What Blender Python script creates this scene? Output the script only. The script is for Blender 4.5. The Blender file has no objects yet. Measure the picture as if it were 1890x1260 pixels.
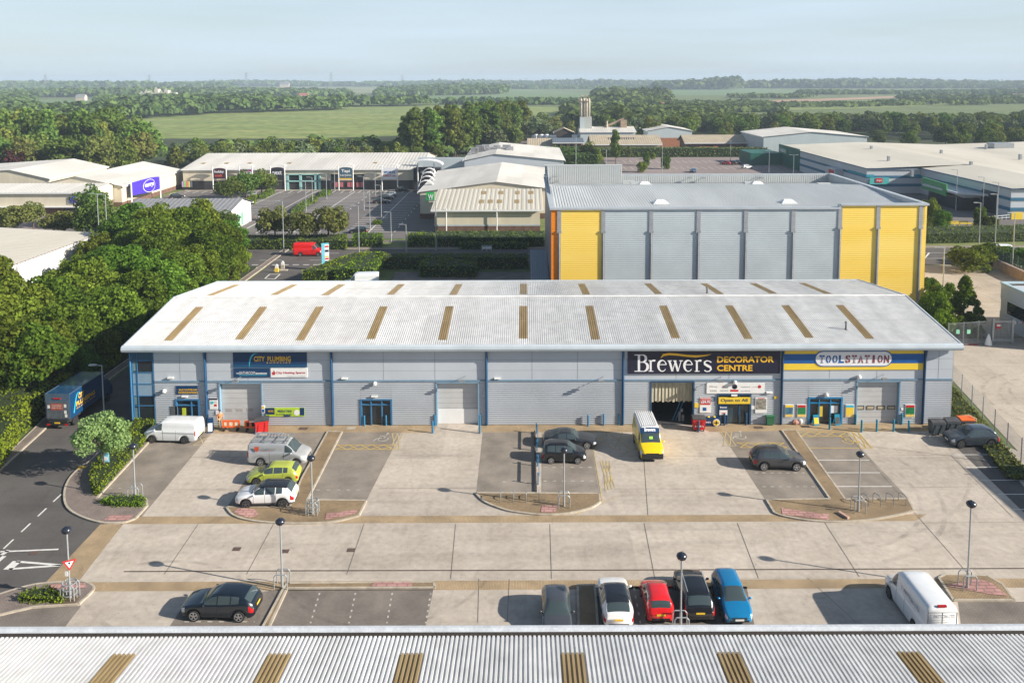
import bpy, math, random
import numpy as np
from mathutils import Matrix, Vector
random.seed(7); RNG = np.random.default_rng(7)
C = bpy.context.scene.collection
SC = bpy.context.scene
# ------------------------------------------------------------ camera
HC, F = 32.5, 1500.0                    # height above the yard, focal length in photo pixels (1890 wide)
TP = 0.0898; PX0, PY0 = 970.0, 279.7
PITCH = math.atan(TP)
M3 = Matrix.Rotation(math.radians(90) - PITCH, 3, 'X') @ Matrix.Rotation(-0.0028, 3, 'Z')
cam_d = bpy.data.cameras.new('camera'); cam = bpy.data.objects.new('camera', cam_d); C.objects.link(cam)
cam.matrix_world = Matrix.Translation((0, 0, HC)) @ M3.to_4x4()
cam_d.sensor_width = 36; cam_d.lens = F / 1890 * 36
cam_d.shift_x = (945 - PX0) / 1890; cam_d.shift_y = (PY0 - 630) / 1890
cam_d.clip_start = 0.5; cam_d.clip_end = 30000
SC.camera = cam
# ------------------------------------------------------------ sky, sun, exposure
SUN_EL, SUN_AZ = math.radians(24.8), math.atan2(-0.275, 0.961)     # azimuth of the sun as an angle in the XY plane
sun_dir = Vector((math.cos(SUN_EL) * math.cos(SUN_AZ), math.cos(SUN_EL) * math.sin(SUN_AZ), math.sin(SUN_EL)))
w = bpy.data.worlds.new('World'); SC.world = w; w.use_nodes = True
nt = w.node_tree; bg = nt.nodes['Background']
sky = nt.nodes.new('ShaderNodeTexSky'); sky.sky_type = 'NISHITA'; sky.sun_disc = False
sky.sun_elevation = SUN_EL; sky.sun_rotation = math.radians(90) - SUN_AZ
sky.altitude = 50; sky.air_density = 1.0; sky.dust_density = 0.9; sky.ozone_density = 1.5
# thin high cloud veil mixed over the clear sky, by view direction
tc = nt.nodes.new('ShaderNodeTexCoord'); mp = nt.nodes.new('ShaderNodeMapping'); mp.inputs['Scale'].default_value = (1.3, 1.3, 16)
ns = nt.nodes.new('ShaderNodeTexNoise'); ns.inputs['Scale'].default_value = 1.6; ns.inputs['Detail'].default_value = 5
cr = nt.nodes.new('ShaderNodeMapRange'); cr.inputs['From Min'].default_value = .3; cr.inputs['From Max'].default_value = .75
cr.inputs['To Min'].default_value = 0.55; cr.inputs['To Max'].default_value = 1.0
mx = nt.nodes.new('ShaderNodeMix'); mx.data_type = 'RGBA'
nt.links.new(tc.outputs['Generated'], mp.inputs['Vector']); nt.links.new(mp.outputs['Vector'], ns.inputs['Vector'])
sx_ = nt.nodes.new('ShaderNodeSeparateXYZ'); nt.links.new(tc.outputs['Generated'], sx_.inputs[0])
el = nt.nodes.new('ShaderNodeMapRange'); el.interpolation_type = 'SMOOTHSTEP'; el.inputs['From Min'].default_value = .08; el.inputs['From Max'].default_value = .40; el.inputs['To Min'].default_value = 1; el.inputs['To Max'].default_value = .12
nt.links.new(sx_.outputs['Z'], el.inputs['Value']); ml = nt.nodes.new('ShaderNodeMath'); ml.operation = 'MULTIPLY'
nt.links.new(ns.outputs['Fac'], cr.inputs['Value']); nt.links.new(cr.outputs['Result'], ml.inputs[0]); nt.links.new(el.outputs['Result'], ml.inputs[1]); nt.links.new(ml.outputs[0], mx.inputs['Factor'])
nt.links.new(sky.outputs['Color'], mx.inputs['A']); mx.inputs['B'].default_value = (6.1, 7.4, 8.5, 1)
nt.links.new(mx.outputs['Result'], bg.inputs['Color']); bg.inputs['Strength'].default_value = 0.063
sd = bpy.data.lights.new('sun', 'SUN'); sd.energy = 5.0; sd.angle = math.radians(0.55); sd.color = (1.0, 0.92, 0.80)
sun = bpy.data.objects.new('sun', sd); C.objects.link(sun); sun.rotation_euler = (-sun_dir).to_track_quat('-Z', 'Y').to_euler()
SC.view_settings.view_transform = 'Standard'; SC.view_settings.look = 'None'
SC.view_settings.exposure = 0.86; SC.view_settings.gamma = 1; SC.view_settings.use_curve_mapping = False
SC.cycles.max_bounces = 5; SC.cycles.diffuse_bounces = 2; SC.cycles.glossy_bounces = 2; SC.cycles.transmission_bounces = 2
SC.cycles.volume_bounces = 0; SC.cycles.transparent_max_bounces = 6; SC.cycles.caustics_reflective = False; SC.cycles.caustics_refractive = False
# ------------------------------------------------------------ photo <-> world helpers
def ray(px, py):
    d = M3 @ Vector(((px - PX0) / F, -(py - PY0) / F, -1)); return d
def P(px, py, z=0.0):
    d = ray(px, py); t = (z - HC) / d.z; return Vector((d.x * t, d.y * t, z))
def PW(px, py, Y):                       # point on the vertical plane y = Y
    d = ray(px, py); t = Y / d.y; return Vector((d.x * t, Y, HC + d.z * t))
# ------------------------------------------------------------ materials
MATS = {}
def pmat(name, col, rough=.6, metal=0.0, var=.12, scale=2.0, col2=None, detail=4, bump=0, bscale=20, spec=.4, stretch=None, fine=0, coat=0):
    if name in MATS: return MATS[name]
    m = bpy.data.materials.new(name); m.use_nodes = True; t = m.node_tree; b = t.nodes['Principled BSDF']
    b.inputs['Roughness'].default_value = rough; b.inputs['Metallic'].default_value = metal
    b.inputs['Specular IOR Level'].default_value = spec
    if coat: b.inputs['Coat Weight'].default_value = coat; b.inputs['Coat Roughness'].default_value = .05
    col = (*col, 1)
    if var or col2:
        tcn = t.nodes.new('ShaderNodeTexCoord'); src = tcn.outputs['Object']
        if stretch:
            mpn = t.nodes.new('ShaderNodeMapping'); mpn.inputs['Scale'].default_value = stretch; t.links.new(src, mpn.inputs['Vector']); src = mpn.outputs['Vector']
        n = t.nodes.new('ShaderNodeTexNoise'); n.inputs['Scale'].default_value = scale; n.inputs['Detail'].default_value = detail; n.inputs['Roughness'].default_value = .6
        t.links.new(src, n.inputs['Vector'])
        r = t.nodes.new('ShaderNodeMapRange'); r.inputs['From Min'].default_value = .32; r.inputs['From Max'].default_value = .68
        t.links.new(n.outputs['Fac'], r.inputs['Value'])
        x = t.nodes.new('ShaderNodeMix'); x.data_type = 'RGBA'
        c2 = (*col2, 1) if col2 else tuple(c * (1 + var) for c in col[:3]) + (1,)
        c1 = col if col2 else tuple(c * (1 - var) for c in col[:3]) + (1,)
        x.inputs['A'].default_value = c1; x.inputs['B'].default_value = c2
        t.links.new(r.outputs['Result'], x.inputs['Factor']); out = x.outputs['Result']
        if fine:
            n2 = t.nodes.new('ShaderNodeTexNoise'); n2.inputs['Scale'].default_value = bscale; n2.inputs['Detail'].default_value = 3
            t.links.new(tcn.outputs['Object'], n2.inputs['Vector'])
            r2 = t.nodes.new('ShaderNodeMapRange'); r2.inputs['From Min'].default_value = .3; r2.inputs['From Max'].default_value = .7
            r2.inputs['To Min'].default_value = 1 - fine; r2.inputs['To Max'].default_value = 1 + fine
            t.links.new(n2.outputs['Fac'], r2.inputs['Value'])
            mm = t.nodes.new('ShaderNodeVectorMath'); mm.operation = 'SCALE'
            t.links.new(out, mm.inputs[0]); t.links.new(r2.outputs['Result'], mm.inputs['Scale']); out = mm.outputs['Vector']
        t.links.new(out, b.inputs['Base Color'])
        if bump:
            bn = t.nodes.new('ShaderNodeBump'); bn.inputs['Strength'].default_value = bump; bn.inputs['Distance'].default_value = .02
            n3 = t.nodes.new('ShaderNodeTexNoise'); n3.inputs['Scale'].default_value = bscale
            t.links.new(tcn.outputs['Object'], n3.inputs['Vector']); t.links.new(n3.outputs['Fac'], bn.inputs['Height']); t.links.new(bn.outputs['Normal'], b.inputs['Normal'])
    else: b.inputs['Base Color'].default_value = col
    MATS[name] = m; return m
def leafmat(name, dark, light, trans=.25, objvar=.25, nsc=.45, lo=0):
    """foliage: every leaf clump (mesh island) and every plant gets its own tone between two greens"""
    m = bpy.data.materials.new(name); m.use_nodes = True; t = m.node_tree
    for n in list(t.nodes): t.nodes.remove(n)
    o = t.nodes.new('ShaderNodeOutputMaterial'); ms = t.nodes.new('ShaderNodeMixShader'); ms.inputs['Fac'].default_value = trans
    d = t.nodes.new('ShaderNodeBsdfDiffuse'); tr = t.nodes.new('ShaderNodeBsdfTranslucent')
    g = t.nodes.new('ShaderNodeNewGeometry'); oi = t.nodes.new('ShaderNodeObjectInfo')
    tcn = t.nodes.new('ShaderNodeTexCoord'); nz = t.nodes.new('ShaderNodeTexNoise'); nz.inputs['Scale'].default_value = nsc; nz.inputs['Detail'].default_value = 3
    t.links.new(tcn.outputs['Object'], nz.inputs['Vector'])
    a = t.nodes.new('ShaderNodeMath'); a.operation = 'MULTIPLY_ADD'; a.inputs[1].default_value = .55
    t.links.new(g.outputs['Random Per Island'], a.inputs[0])
    a2 = t.nodes.new('ShaderNodeMapRange'); a2.inputs['From Min'].default_value = .3; a2.inputs['From Max'].default_value = .7; a2.inputs['To Min'].default_value = 0; a2.inputs['To Max'].default_value = .45
    t.links.new(nz.outputs['Fac'], a2.inputs['Value']); t.links.new(a2.outputs['Result'], a.inputs[2])
    x = t.nodes.new('ShaderNodeMix'); x.data_type = 'RGBA'; x.inputs['A'].default_value = (*dark, 1); x.inputs['B'].default_value = (*light, 1)
    t.links.new(a.outputs[0], x.inputs['Factor'])
    hs = t.nodes.new('ShaderNodeHueSaturation')
    r1 = t.nodes.new('ShaderNodeMapRange'); r1.inputs['To Min'].default_value = 1 - objvar; r1.inputs['To Max'].default_value = 1 + objvar
    t.links.new(oi.outputs['Random'], r1.inputs['Value']); t.links.new(r1.outputs['Result'], hs.inputs['Value'])
    fr = t.nodes.new('ShaderNodeMath'); fr.operation = 'MULTIPLY'; fr.inputs[1].default_value = 7.31; t.links.new(oi.outputs['Random'], fr.inputs[0])
    f2 = t.nodes.new('ShaderNodeMath'); f2.operation = 'FRACT'; t.links.new(fr.outputs[0], f2.inputs[0])
    r2 = t.nodes.new('ShaderNodeMapRange'); r2.inputs['To Min'].default_value = .5 - .04 * objvar / .25; r2.inputs['To Max'].default_value = .5 + .025
    t.links.new(f2.outputs[0], r2.inputs['Value']); t.links.new(r2.outputs['Result'], hs.inputs['Hue'])
    t.links.new(x.outputs['Result'], hs.inputs['Color'])
    t.links.new(hs.outputs['Color'], d.inputs['Color']); t.links.new(hs.outputs['Color'], tr.inputs['Color'])
    t.links.new(d.outputs[0], ms.inputs[1]); t.links.new(tr.outputs[0], ms.inputs[2]); t.links.new(ms.outputs[0], o.inputs['Surface'])
    return m
# ------------------------------------------------------------ mesh builder
class MB:
    def __init__(s): s.v = []; s.f = []; s.m = []; s.cur = 0
    def add(s, vs, fs):
        o = len(s.v); s.v += [tuple(p) for p in vs]; s.f += [tuple(i + o for i in f) for f in fs]; s.m += [s.cur] * len(fs); return s
    def box(s, x0, x1, y0, y1, z0, z1):
        v = [(x, y, z) for z in (z0, z1) for y in (y0, y1) for x in (x0, x1)]
        return s.add(v, [(0, 2, 3, 1), (4, 5, 7, 6), (0, 1, 5, 4), (2, 6, 7, 3), (0, 4, 6, 2), (1, 3, 7, 5)])
    def poly(s, pts): return s.add(pts, [tuple(range(len(pts)))])
    def sheet(s, pts, z):
        pts = [(p[0], p[1], z) for p in pts]
        a = sum(pts[i][0] * pts[(i + 1) % len(pts)][1] - pts[(i + 1) % len(pts)][0] * pts[i][1] for i in range(len(pts)))
        if a < 0: pts = pts[::-1]
        return s.poly(pts)
    def prism(s, pts, z0, z1):
        a = sum(pts[i][0] * pts[(i + 1) % len(pts)][1] - pts[(i + 1) % len(pts)][0] * pts[i][1] for i in range(len(pts)))
        if a < 0: pts = pts[::-1]
        n = len(pts); v = [(p[0], p[1], z0) for p in pts] + [(p[0], p[1], z1) for p in pts]
        return s.add(v, [tuple(range(n - 1, -1, -1)), tuple(range(n, 2 * n))] + [(i, (i + 1) % n, n + (i + 1) % n, n + i) for i in range(n)])
    def tube(s, p, q, r, n=8, r2=None, cap=True):
        p = Vector(p); q = Vector(q); r2 = r if r2 is None else r2; d = (q - p)
        if d.length < 1e-9: return s
        d.normalize(); a = d.orthogonal().normalized(); b = d.cross(a)
        v = [p + (a * math.cos(2 * math.pi * i / n) + b * math.sin(2 * math.pi * i / n)) * r for i in range(n)]
        v += [q + (a * math.cos(2 * math.pi * i / n) + b * math.sin(2 * math.pi * i / n)) * r2 for i in range(n)]
        f = [(i, (i + 1) % n, n + (i + 1) % n, n + i) for i in range(n)]
        if cap: f += [tuple(range(n - 1, -1, -1)), tuple(range(n, 2 * n))]
        return s.add(v, f)
    def path(s, pts, r, n=6):
        for a, b in zip(pts[:-1], pts[1:]): s.tube(a, b, r, n)
        return s
    def beam(s, p, q, w, h):              # box along a line, w across (horizontal), h up from the line
        p = Vector(p); q = Vector(q); d = (q - p).normalized(); sd = Vector((-d.y, d.x, 0)).normalized() * w / 2; u = Vector((0, 0, h))
        v = [p - sd, p + sd, q + sd, q - sd]; v = v + [a + u for a in v]
        return s.add(v, [(3, 2, 1, 0), (4, 5, 6, 7), (0, 1, 5, 4), (1, 2, 6, 5), (2, 3, 7, 6), (3, 0, 4, 7)])
    def ball(s, c, r, n=12, m=8, sx=1, sy=1, sz=1):
        v = []; f = []
        for j in range(m + 1):
            th = math.pi * j / m
            for i in range(n):
                ph = 2 * math.pi * i / n; v.append((c[0] + r * sx * math.sin(th) * math.cos(ph), c[1] + r * sy * math.sin(th) * math.sin(ph), c[2] + r * sz * math.cos(th)))
        for j in range(m):
            for i in range(n):
                f.append((j * n + i, (j + 1) * n + i, (j + 1) * n + (i + 1) % n, j * n + (i + 1) % n))
        return s.add(v, f)
    def lathe(s, prof, c=(0, 0, 0), axis='Z', n=16):
        v = []; f = []
        for (r, h) in prof:
            for i in range(n):
                a = 2 * math.pi * i / n; x, y = r * math.cos(a), r * math.sin(a)
                v.append((c[0] + x, c[1] + y, c[2] + h) if axis == 'Z' else (c[0] + x, c[1] + h, c[2] + y))
        for j in range(len(prof) - 1):
            for i in range(n): 
                q = (j * n + i, j * n + (i + 1) % n, (j + 1) * n + (i + 1) % n, (j + 1) * n + i)
                f.append(q if axis == 'Z' else q[::-1])
        return s.add(v, f)
    def grid(s, pts):                      # pts[i][j]
        n = len(pts[0]); v = [p for row in pts for p in row]
        return s.add(v, [(i * n + j, (i + 1) * n + j, (i + 1) * n + j + 1, i * n + j + 1) for i in range(len(pts) - 1) for j in range(n - 1)])
    def build(s, name, mats, parent=None, off=None, smooth=False):
        if off is None: off = parent_origin(parent)
        me = bpy.data.meshes.new(name)
        vs = [(p[0] - off[0], p[1] - off[1], p[2] - off[2]) for p in s.v] if any(off) else s.v
        me.from_pydata(vs, [], s.f); 
        if not isinstance(mats, (list, tuple)): mats = [mats]
        for m in mats: me.materials.append(m)
        if len(mats) > 1: me.polygons.foreach_set('material_index', s.m)
        if smooth: me.polygons.foreach_set('use_smooth', [True] * len(me.polygons))
        me.update()
        o = bpy.data.objects.new(name, me); C.objects.link(o)
        if parent: o.parent = parent
        return o
def parent_origin(p):
    x, y, z = 0, 0, 0
    while p is not None and not p.get('_local'):
        x += p.location.x; y += p.location.y; z += p.location.z; p = p.parent
    return (x, y, z)
def npmesh(name, V, Fq, mat, parent=None, smooth=False, loc=None):     # V (n,3), Fq (m,4) numpy
    me = bpy.data.meshes.new(name); me.vertices.add(len(V)); me.vertices.foreach_set('co', V.astype(np.float32).ravel())
    k = Fq.shape[1]; me.loops.add(Fq.size); me.loops.foreach_set('vertex_index', Fq.astype(np.int32).ravel())
    me.polygons.add(len(Fq)); me.polygons.foreach_set('loop_start', np.arange(0, Fq.size, k, dtype=np.int32)); me.polygons.foreach_set('loop_total', np.full(len(Fq), k, dtype=np.int32))
    if smooth: me.polygons.foreach_set('use_smooth', np.ones(len(Fq), dtype=bool))
    me.materials.append(mat); me.update(); me.validate()
    o = bpy.data.objects.new(name, me); C.objects.link(o)
    if parent: o.parent = parent
    if loc is not None: o.location = loc
    return o
def thing(name, label, cat, loc=(0, 0, 0), rz=0, group=None):
    o = bpy.data.objects.new(name, None); C.objects.link(o); o.location = loc; o.rotation_euler = (0, 0, rz); o.empty_display_size = .3
    return tag(o, label, cat, group)
def tag(o, label, cat, group=None):
    o['label'] = label; o['category'] = cat
    if group: o['group'] = group
    return o
def struct(o): o['kind'] = 'structure'; return o
def copy_tree(o, parent=None):
    c = o.copy(); C.objects.link(c); c.parent = parent
    for ch in o.children: copy_tree(ch, c)
    return c
def place(proto, loc, rz=0, label=None, group=None, s=None, sz=None):
    """first call uses the prototype itself, later calls a copy of it and of its parts"""
    if proto.get('_used'): o = copy_tree(proto)
    else: proto['_used'] = 1; o = proto
    o.location = loc; o.rotation_euler = (0, 0, rz)
    if s: o.scale = (s, s, sz or s)
    if label: o['label'] = label
    if group: o['group'] = group
    return o
def text_quads(body, bold=0.0):
    cu = bpy.data.curves.new('t', 'FONT'); cu.body = body; cu.offset = bold; cu.resolution_u = 3
    ob = bpy.data.objects.new('t', cu); me = bpy.data.meshes.new_from_object(ob)
    vs = [tuple(v.co) for v in me.vertices]; fs = [tuple(p.vertices) for p in me.polygons]
    bpy.data.objects.remove(ob); bpy.data.meshes.remove(me); bpy.data.curves.remove(cu)
    return vs, fs
def text_into(mb, body, fn, x0, x1, z0, z1, bold=0.0):
    """letters fitted into the rectangle x0..x1, z0..z1 of a plane; fn maps (x, z) to a world point"""
    vs, fs = text_quads(body, bold)
    ax, bx = min(v[0] for v in vs), max(v[0] for v in vs); ay, by = min(v[1] for v in vs), max(v[1] for v in vs)
    q = [fn(x0 + (v[0] - ax) / (bx - ax) * (x1 - x0), z0 + (v[1] - ay) / (by - ay) * (z1 - z0)) for v in vs]
    mb.add(q, fs)
# ============================================================ GROUND
def surf(name, pts, z, m, kind='structure'):
    o = MB().sheet(pts, z).build(name, m); o['kind'] = kind; return o
def pp(*a): return [P(a[i], a[i + 1]) for i in range(0, len(a), 2)]
G_GRASS = pmat('rough_grass', (.085, .125, .032), .95, var=.3, scale=.02, detail=8, col2=(.15, .18, .06), fine=.3, bscale=.4)
G_ASPH = pmat('asphalt', (.088, .081, .078), .9, scale=.25, col2=(.118, .108, .102), fine=.12, bscale=9, bump=.15)
G_ASPH2 = pmat('asphalt_worn', (.12, .11, .107), .9, scale=.08, col2=(.17, .155, .15), fine=.1, bscale=2)
G_CONC = pmat('yard_concrete', (.42, .365, .308), .85, scale=.35, col2=(.515, .455, .39), detail=8, fine=.10, bscale=2.2)
def stain_concrete(m, amount=.17, slabs=True):
    t = m.node_tree; b = t.nodes['Principled BSDF']; src = b.inputs['Base Color'].links[0].from_socket
    tcn = t.nodes.new('ShaderNodeTexCoord'); out = src
    for (sc, st, lo, hi, k) in ((.11, (1, 1, 1), .52, .72, amount), (.5, (.12, 1.6, 1), .50, .74, .17), (1.4, (1.0, .25, 1), .55, .75, .14), (4.5, (1, 1, 1), .62, .70, .22)):
        mpn = t.nodes.new('ShaderNodeMapping'); mpn.inputs['Scale'].default_value = st; t.links.new(tcn.outputs['Object'], mpn.inputs['Vector'])
        n = t.nodes.new('ShaderNodeTexNoise'); n.inputs['Scale'].default_value = sc; n.inputs['Detail'].default_value = 6; n.inputs['Distortion'].default_value = .4
        t.links.new(mpn.outputs['Vector'], n.inputs['Vector'])
        r = t.nodes.new('ShaderNodeMapRange'); r.inputs['From Min'].default_value = lo; r.inputs['From Max'].default_value = hi
        r.inputs['To Min'].default_value = 1; r.inputs['To Max'].default_value = 1 - k; t.links.new(n.outputs['Fac'], r.inputs['Value'])
        mm = t.nodes.new('ShaderNodeVectorMath'); mm.operation = 'SCALE'; t.links.new(out, mm.inputs[0]); t.links.new(r.outputs['Result'], mm.inputs['Scale']); out = mm.outputs['Vector']
    sn = t.nodes.new('ShaderNodeVectorMath'); sn.operation = 'SNAP'; sn.inputs[1].default_value = (7.4, 5.6, 100); wn = t.nodes.new('ShaderNodeTexWhiteNoise'); r = t.nodes.new('ShaderNodeMapRange'); r.inputs['To Min'].default_value = .91; r.inputs['To Max'].default_value = 1.06
    t.links.new(tcn.outputs['Object'], sn.inputs[0]); t.links.new(sn.outputs['Vector'], wn.inputs['Vector']); t.links.new(wn.outputs['Value'], r.inputs['Value']); mm = t.nodes.new('ShaderNodeVectorMath'); mm.operation = 'SCALE'; t.links.new(out, mm.inputs[0]); t.links.new(r.outputs['Result'], mm.inputs['Scale'])
    t.links.new(mm.outputs['Vector'] if slabs else out, b.inputs['Base Color'])
stain_concrete(G_CONC); stain_concrete(G_ASPH, .18, False)
G_YARD2 = pmat('pale_yard', (.40, .345, .28), .85, scale=.2, col2=(.48, .415, .345), detail=8, fine=.08, bscale=3); stain_concrete(G_YARD2, .2)
def blockmat(name, c1, c2, mortar, s=2.0, rot=0):
    m = bpy.data.materials.new(name); m.use_nodes = True; t = m.node_tree; b = t.nodes['Principled BSDF']; b.inputs['Roughness'].default_value = .9
    tcn = t.nodes.new('ShaderNodeTexCoord'); mpn = t.nodes.new('ShaderNodeMapping'); mpn.inputs['Rotation'].default_value = (0, 0, rot)
    br = t.nodes.new('ShaderNodeTexBrick'); br.inputs['Scale'].default_value = s; br.inputs['Brick Width'].default_value = .4; br.inputs['Row Height'].default_value = .2
    br.inputs['Mortar Size'].default_value = .03; br.inputs['Color1'].default_value = (*c1, 1); br.inputs['Color2'].default_value = (*c2, 1); br.inputs['Mortar'].default_value = (*mortar, 1)
    t.links.new(tcn.outputs['Object'], mpn.inputs['Vector']); t.links.new(mpn.outputs['Vector'], br.inputs['Vector'])
    n = t.nodes.new('ShaderNodeTexNoise'); n.inputs['Scale'].default_value = .5; n.inputs['Detail'].default_value = 7; t.links.new(tcn.outputs['Object'], n.inputs['Vector'])
    r = t.nodes.new('ShaderNodeMapRange'); r.inputs['From Min'].default_value = .3; r.inputs['From Max'].default_value = .7; r.inputs['To Min'].default_value = .72; r.inputs['To Max'].default_value = 1.2
    t.links.new(n.outputs['Fac'], r.inputs['Value']); mm = t.nodes.new('ShaderNodeVectorMath'); mm.operation = 'SCALE'
    t.links.new(br.outputs['Color'], mm.inputs[0]); t.links.new(r.outputs['Result'], mm.inputs['Scale']); t.links.new(mm.outputs['Vector'], b.inputs['Base Color'])
    return m
G_BAY = blockmat('grey_block_paving', (.25, .215, .18), (.29, .25, .21), (.195, .168, .14))
G_BAYD = blockmat('dark_block_paving', (.19, .165, .143), (.23, .2, .175), (.145, .125, .108))
G_TAN = blockmat('buff_block_paving', (.36, .265, .155), (.43, .32, .19), (.24, .175, .11), rot=math.pi / 2)
G_TAN2 = blockmat('worn_buff_paving', (.27, .19, .105), (.35, .25, .145), (.14, .105, .065))
G_PAVE = blockmat('footway_paving', (.21, .17, .15), (.26, .215, .19), (.15, .12, .105), rot=math.pi / 2)
G_RED = blockmat('tactile_paving', (.42, .22, .20), (.48, .27, .24), (.28, .16, .14), s=.6)
G_KERB = pmat('kerb_concrete', (.42, .37, .30), .85, scale=2, var=.2, fine=.1)
G_WHITE = pmat('road_paint_white', (.74, .73, .70), .7, scale=3, col2=(.55, .54, .51))
G_WORN = pmat('worn_white_paint', (.58, .55, .50), .8, scale=3, col2=(.30, .28, .26))
G_YEL = pmat('yellow_paint', (.56, .37, .07), .7, scale=2.2, col2=(.46, .35, .15))
G_YELW = pmat('worn_yellow_paint', (.56, .42, .16), .8, scale=1.5, col2=(.37, .32, .24))
G_JOINT = pmat('joint_tar', (.17, .145, .12), .9, scale=2, var=.3)
G_IRON = pmat('cast_iron', (.11, .075, .062), .7, scale=6, var=.3)
G_PINK = pmat('reddish_carpark', (.22, .175, .165), .9, scale=.05, col2=(.27, .22, .205), fine=.1, bscale=.8)
G_SOIL = pmat('bare_soil', (.12, .085, .05), .95, scale=1, var=.3)

gr = MB(); xs = [-9000, -2500, -600, 0, 600, 2500, 9000]; ys = [-200, 60, 160, 400, 1200, 3500, 7500]
gr.grid([[(x, y, -.03) for y in ys] for x in xs]); o = gr.build('ground', G_GRASS); struct(o)
surf('woodland_floor', [(-420, 160), (-110, 252), (60, 300), (330, 345), (420, 420), (500, 640), (100, 520), (-60, 480), (-420, 470)], -.02, pmat('leaf_litter', (.035, .05, .018), .95, scale=.1, var=.3))  # dark floor colour stands in for shade in the gaps between trees
# access road and yard
surf('access_road', [(-45, 175), (-45, 75)] + pp(0, 868) + [(-75, 66), (-95, 20), (-20, 20)] + pp(143, 1075, 227, 967, 330, 790) + [(-34, 76.5), (-35, 100), (-35, 112), (-20, 122), (-20, 142), (-45, 142)], .003, G_ASPH)
surf('main_road', [(-230, 139.5), (260, 139.5), (260, 153.6), (-230, 153.6)], .006, G_ASPH)
surf('rear_car_park', [(-20, 99), (56, 99), (56, 135), (-22, 135)], .009, G_BAYD)
surf('retail_car_park', [(-101, 164), (-19, 164), (-19, 237), (-101, 237)], .004, G_ASPH2)
surf('retail_forecourt', [(-125, 188), (-101.8, 160), (-101.8, 192.8), (-170, 192.8), (-170, 180)], .004, G_PINK)
surf('far_car_park', [(30, 262), (98, 262), (98, 333), (31, 333)], .004, G_PINK)
surf('retail_road', [(60, 171), (230, 171), (230, 250), (60, 250)], .004, G_ASPH2)
surf('industrial_yard', [(-15, 345), (150, 345), (150, 430), (-15, 430)], .004, G_ASPH2)
surf('delivery_yard', [(56, 99.6), (130, 99.6), (130, 139), (62, 139), (57, 130)], .007, G_YARD2)
surf('pale_yard', [(40.3, 99.3), (40.3, 97), (46.3, 88), (46.0, 85.3), (42.6, 66.5), (40, 52), (40, 40), (140, 40), (140, 99.3)], .007, G_YARD2)
surf('yard', pp(143, 1075, 227, 967, 262, 953, 392, 797) + [(-33, 77.5), (38.9, 77.5)] + pp(1757, 790) + [(42, 70), (53, 50), (60, 30), (-40, 30)] + pp(60, 1230), .008, G_CONC)
surf('side_bays', pp(1735, 797, 1800, 792, 1960, 980, 1905, 960), .012, G_ASPH)
# block paved bands
Z1, Z2, Z3 = .014, .020, .026
surf('paved_band', pp(190, 967, 1690, 961, 1710, 949, 250, 953), Z1, G_TAN)
surf('paved_band', pp(82, 1077, 143, 1074.5, 227, 967.5, 185, 967.5), Z1, G_TAN)
surf('paved_band', pp(165, 1091, 1900, 1084, 1900, 1067, 165, 1074), Z1, G_TAN)
surf('apron', [(-36.9, 74.2), (-35.3, 72.35), (39.4, 72.35), (40.2, 74.2)], .011, G_TAN)
surf('apron', pp(806, 783, 884, 783, 880, 800, 800, 800), Z1, G_CONC)
surf('apron', pp(1204, 783, 1278, 783, 1340, 810, 1190, 810), Z1, G_CONC)
# parking bays
surf('parking_bay', pp(176, 920, 290, 797, 392, 797, 262, 953), Z1, G_BAY)
surf('parking_bay', pp(417.8, 937, 512, 799.5, 603, 797.5, 557, 930), Z1, G_BAY)
surf('parking_bay', pp(566, 924, 630, 798, 741, 797, 676, 924), Z1, G_BAY)
surf('parking_bay', pp(879, 910, 891, 798, 990, 797, 985, 912), Z1, G_BAY)
surf('parking_bay', pp(999, 912, 1000, 800, 1088, 799, 1107, 913), Z1, G_BAY)
surf('parking_bay', pp(1429, 947, 1330, 797, 1437.4, 794.9, 1527.3, 922), Z1, G_BAY)
surf('parking_bay', pp(1560, 923, 1469, 795, 1561, 797.5, 1682, 925), Z1, G_BAY)
surf('parking_bay', pp(310, 1160, 346, 1106, 516, 1088, 480, 1170), Z1, G_BAYD)
surf('parking_bay', pp(492, 1165, 528, 1086, 800, 1086, 783, 1170), Z1, G_BAYD)
surf('parking_bay', pp(1066, 1170, 1068, 1082, 1378, 1082, 1396, 1170), Z1, G_BAYD)
surf('parking_bay', pp(1768, 1110, 1900, 1110, 1935, 1170, 1776, 1170), Z1, G_BAYD)
surf('parking_bay', pp(-30, 1165, 0, 1122, 150, 1118, 110, 1170), .0235, G_BAYD)
# ---- raised kerbed islands
def island(name, pts, m, h=.11, kerb=True, closed=True):
    MB().prism(pts, -.01, h).build(name, m)['kind'] = 'structure'
    if kerb:
        k = MB(); n = len(pts)
        for i in range(n if closed else n - 1):
            a, b = [Vector((q[0], q[1], -.02)) for q in (pts[i], pts[(i + 1) % n])]; k.beam(a, b, .15, h + .03)
        struct(k.build('kerb', G_KERB))
def curve(pts, n=5):                      # smooth open curve through photo points on the ground
    out = []; m = len(pts); pts = [Vector((q[0], q[1], 0)) for q in pts]
    for i in range(m - 1):
        p0, p1, p2, p3 = [Vector(pts[max(0, min(m - 1, j))]) for j in (i - 1, i, i + 1, i + 2)]
        for k in range(n):
            t = k / n; out.append(.5 * ((2 * p1) + (p2 - p0) * t + (2 * p0 - 5 * p1 + 4 * p2 - p3) * t * t + (3 * p1 - p0 - 3 * p2 + p3) * t ** 3))
    out.append(Vector(pts[-1])); return out
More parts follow.
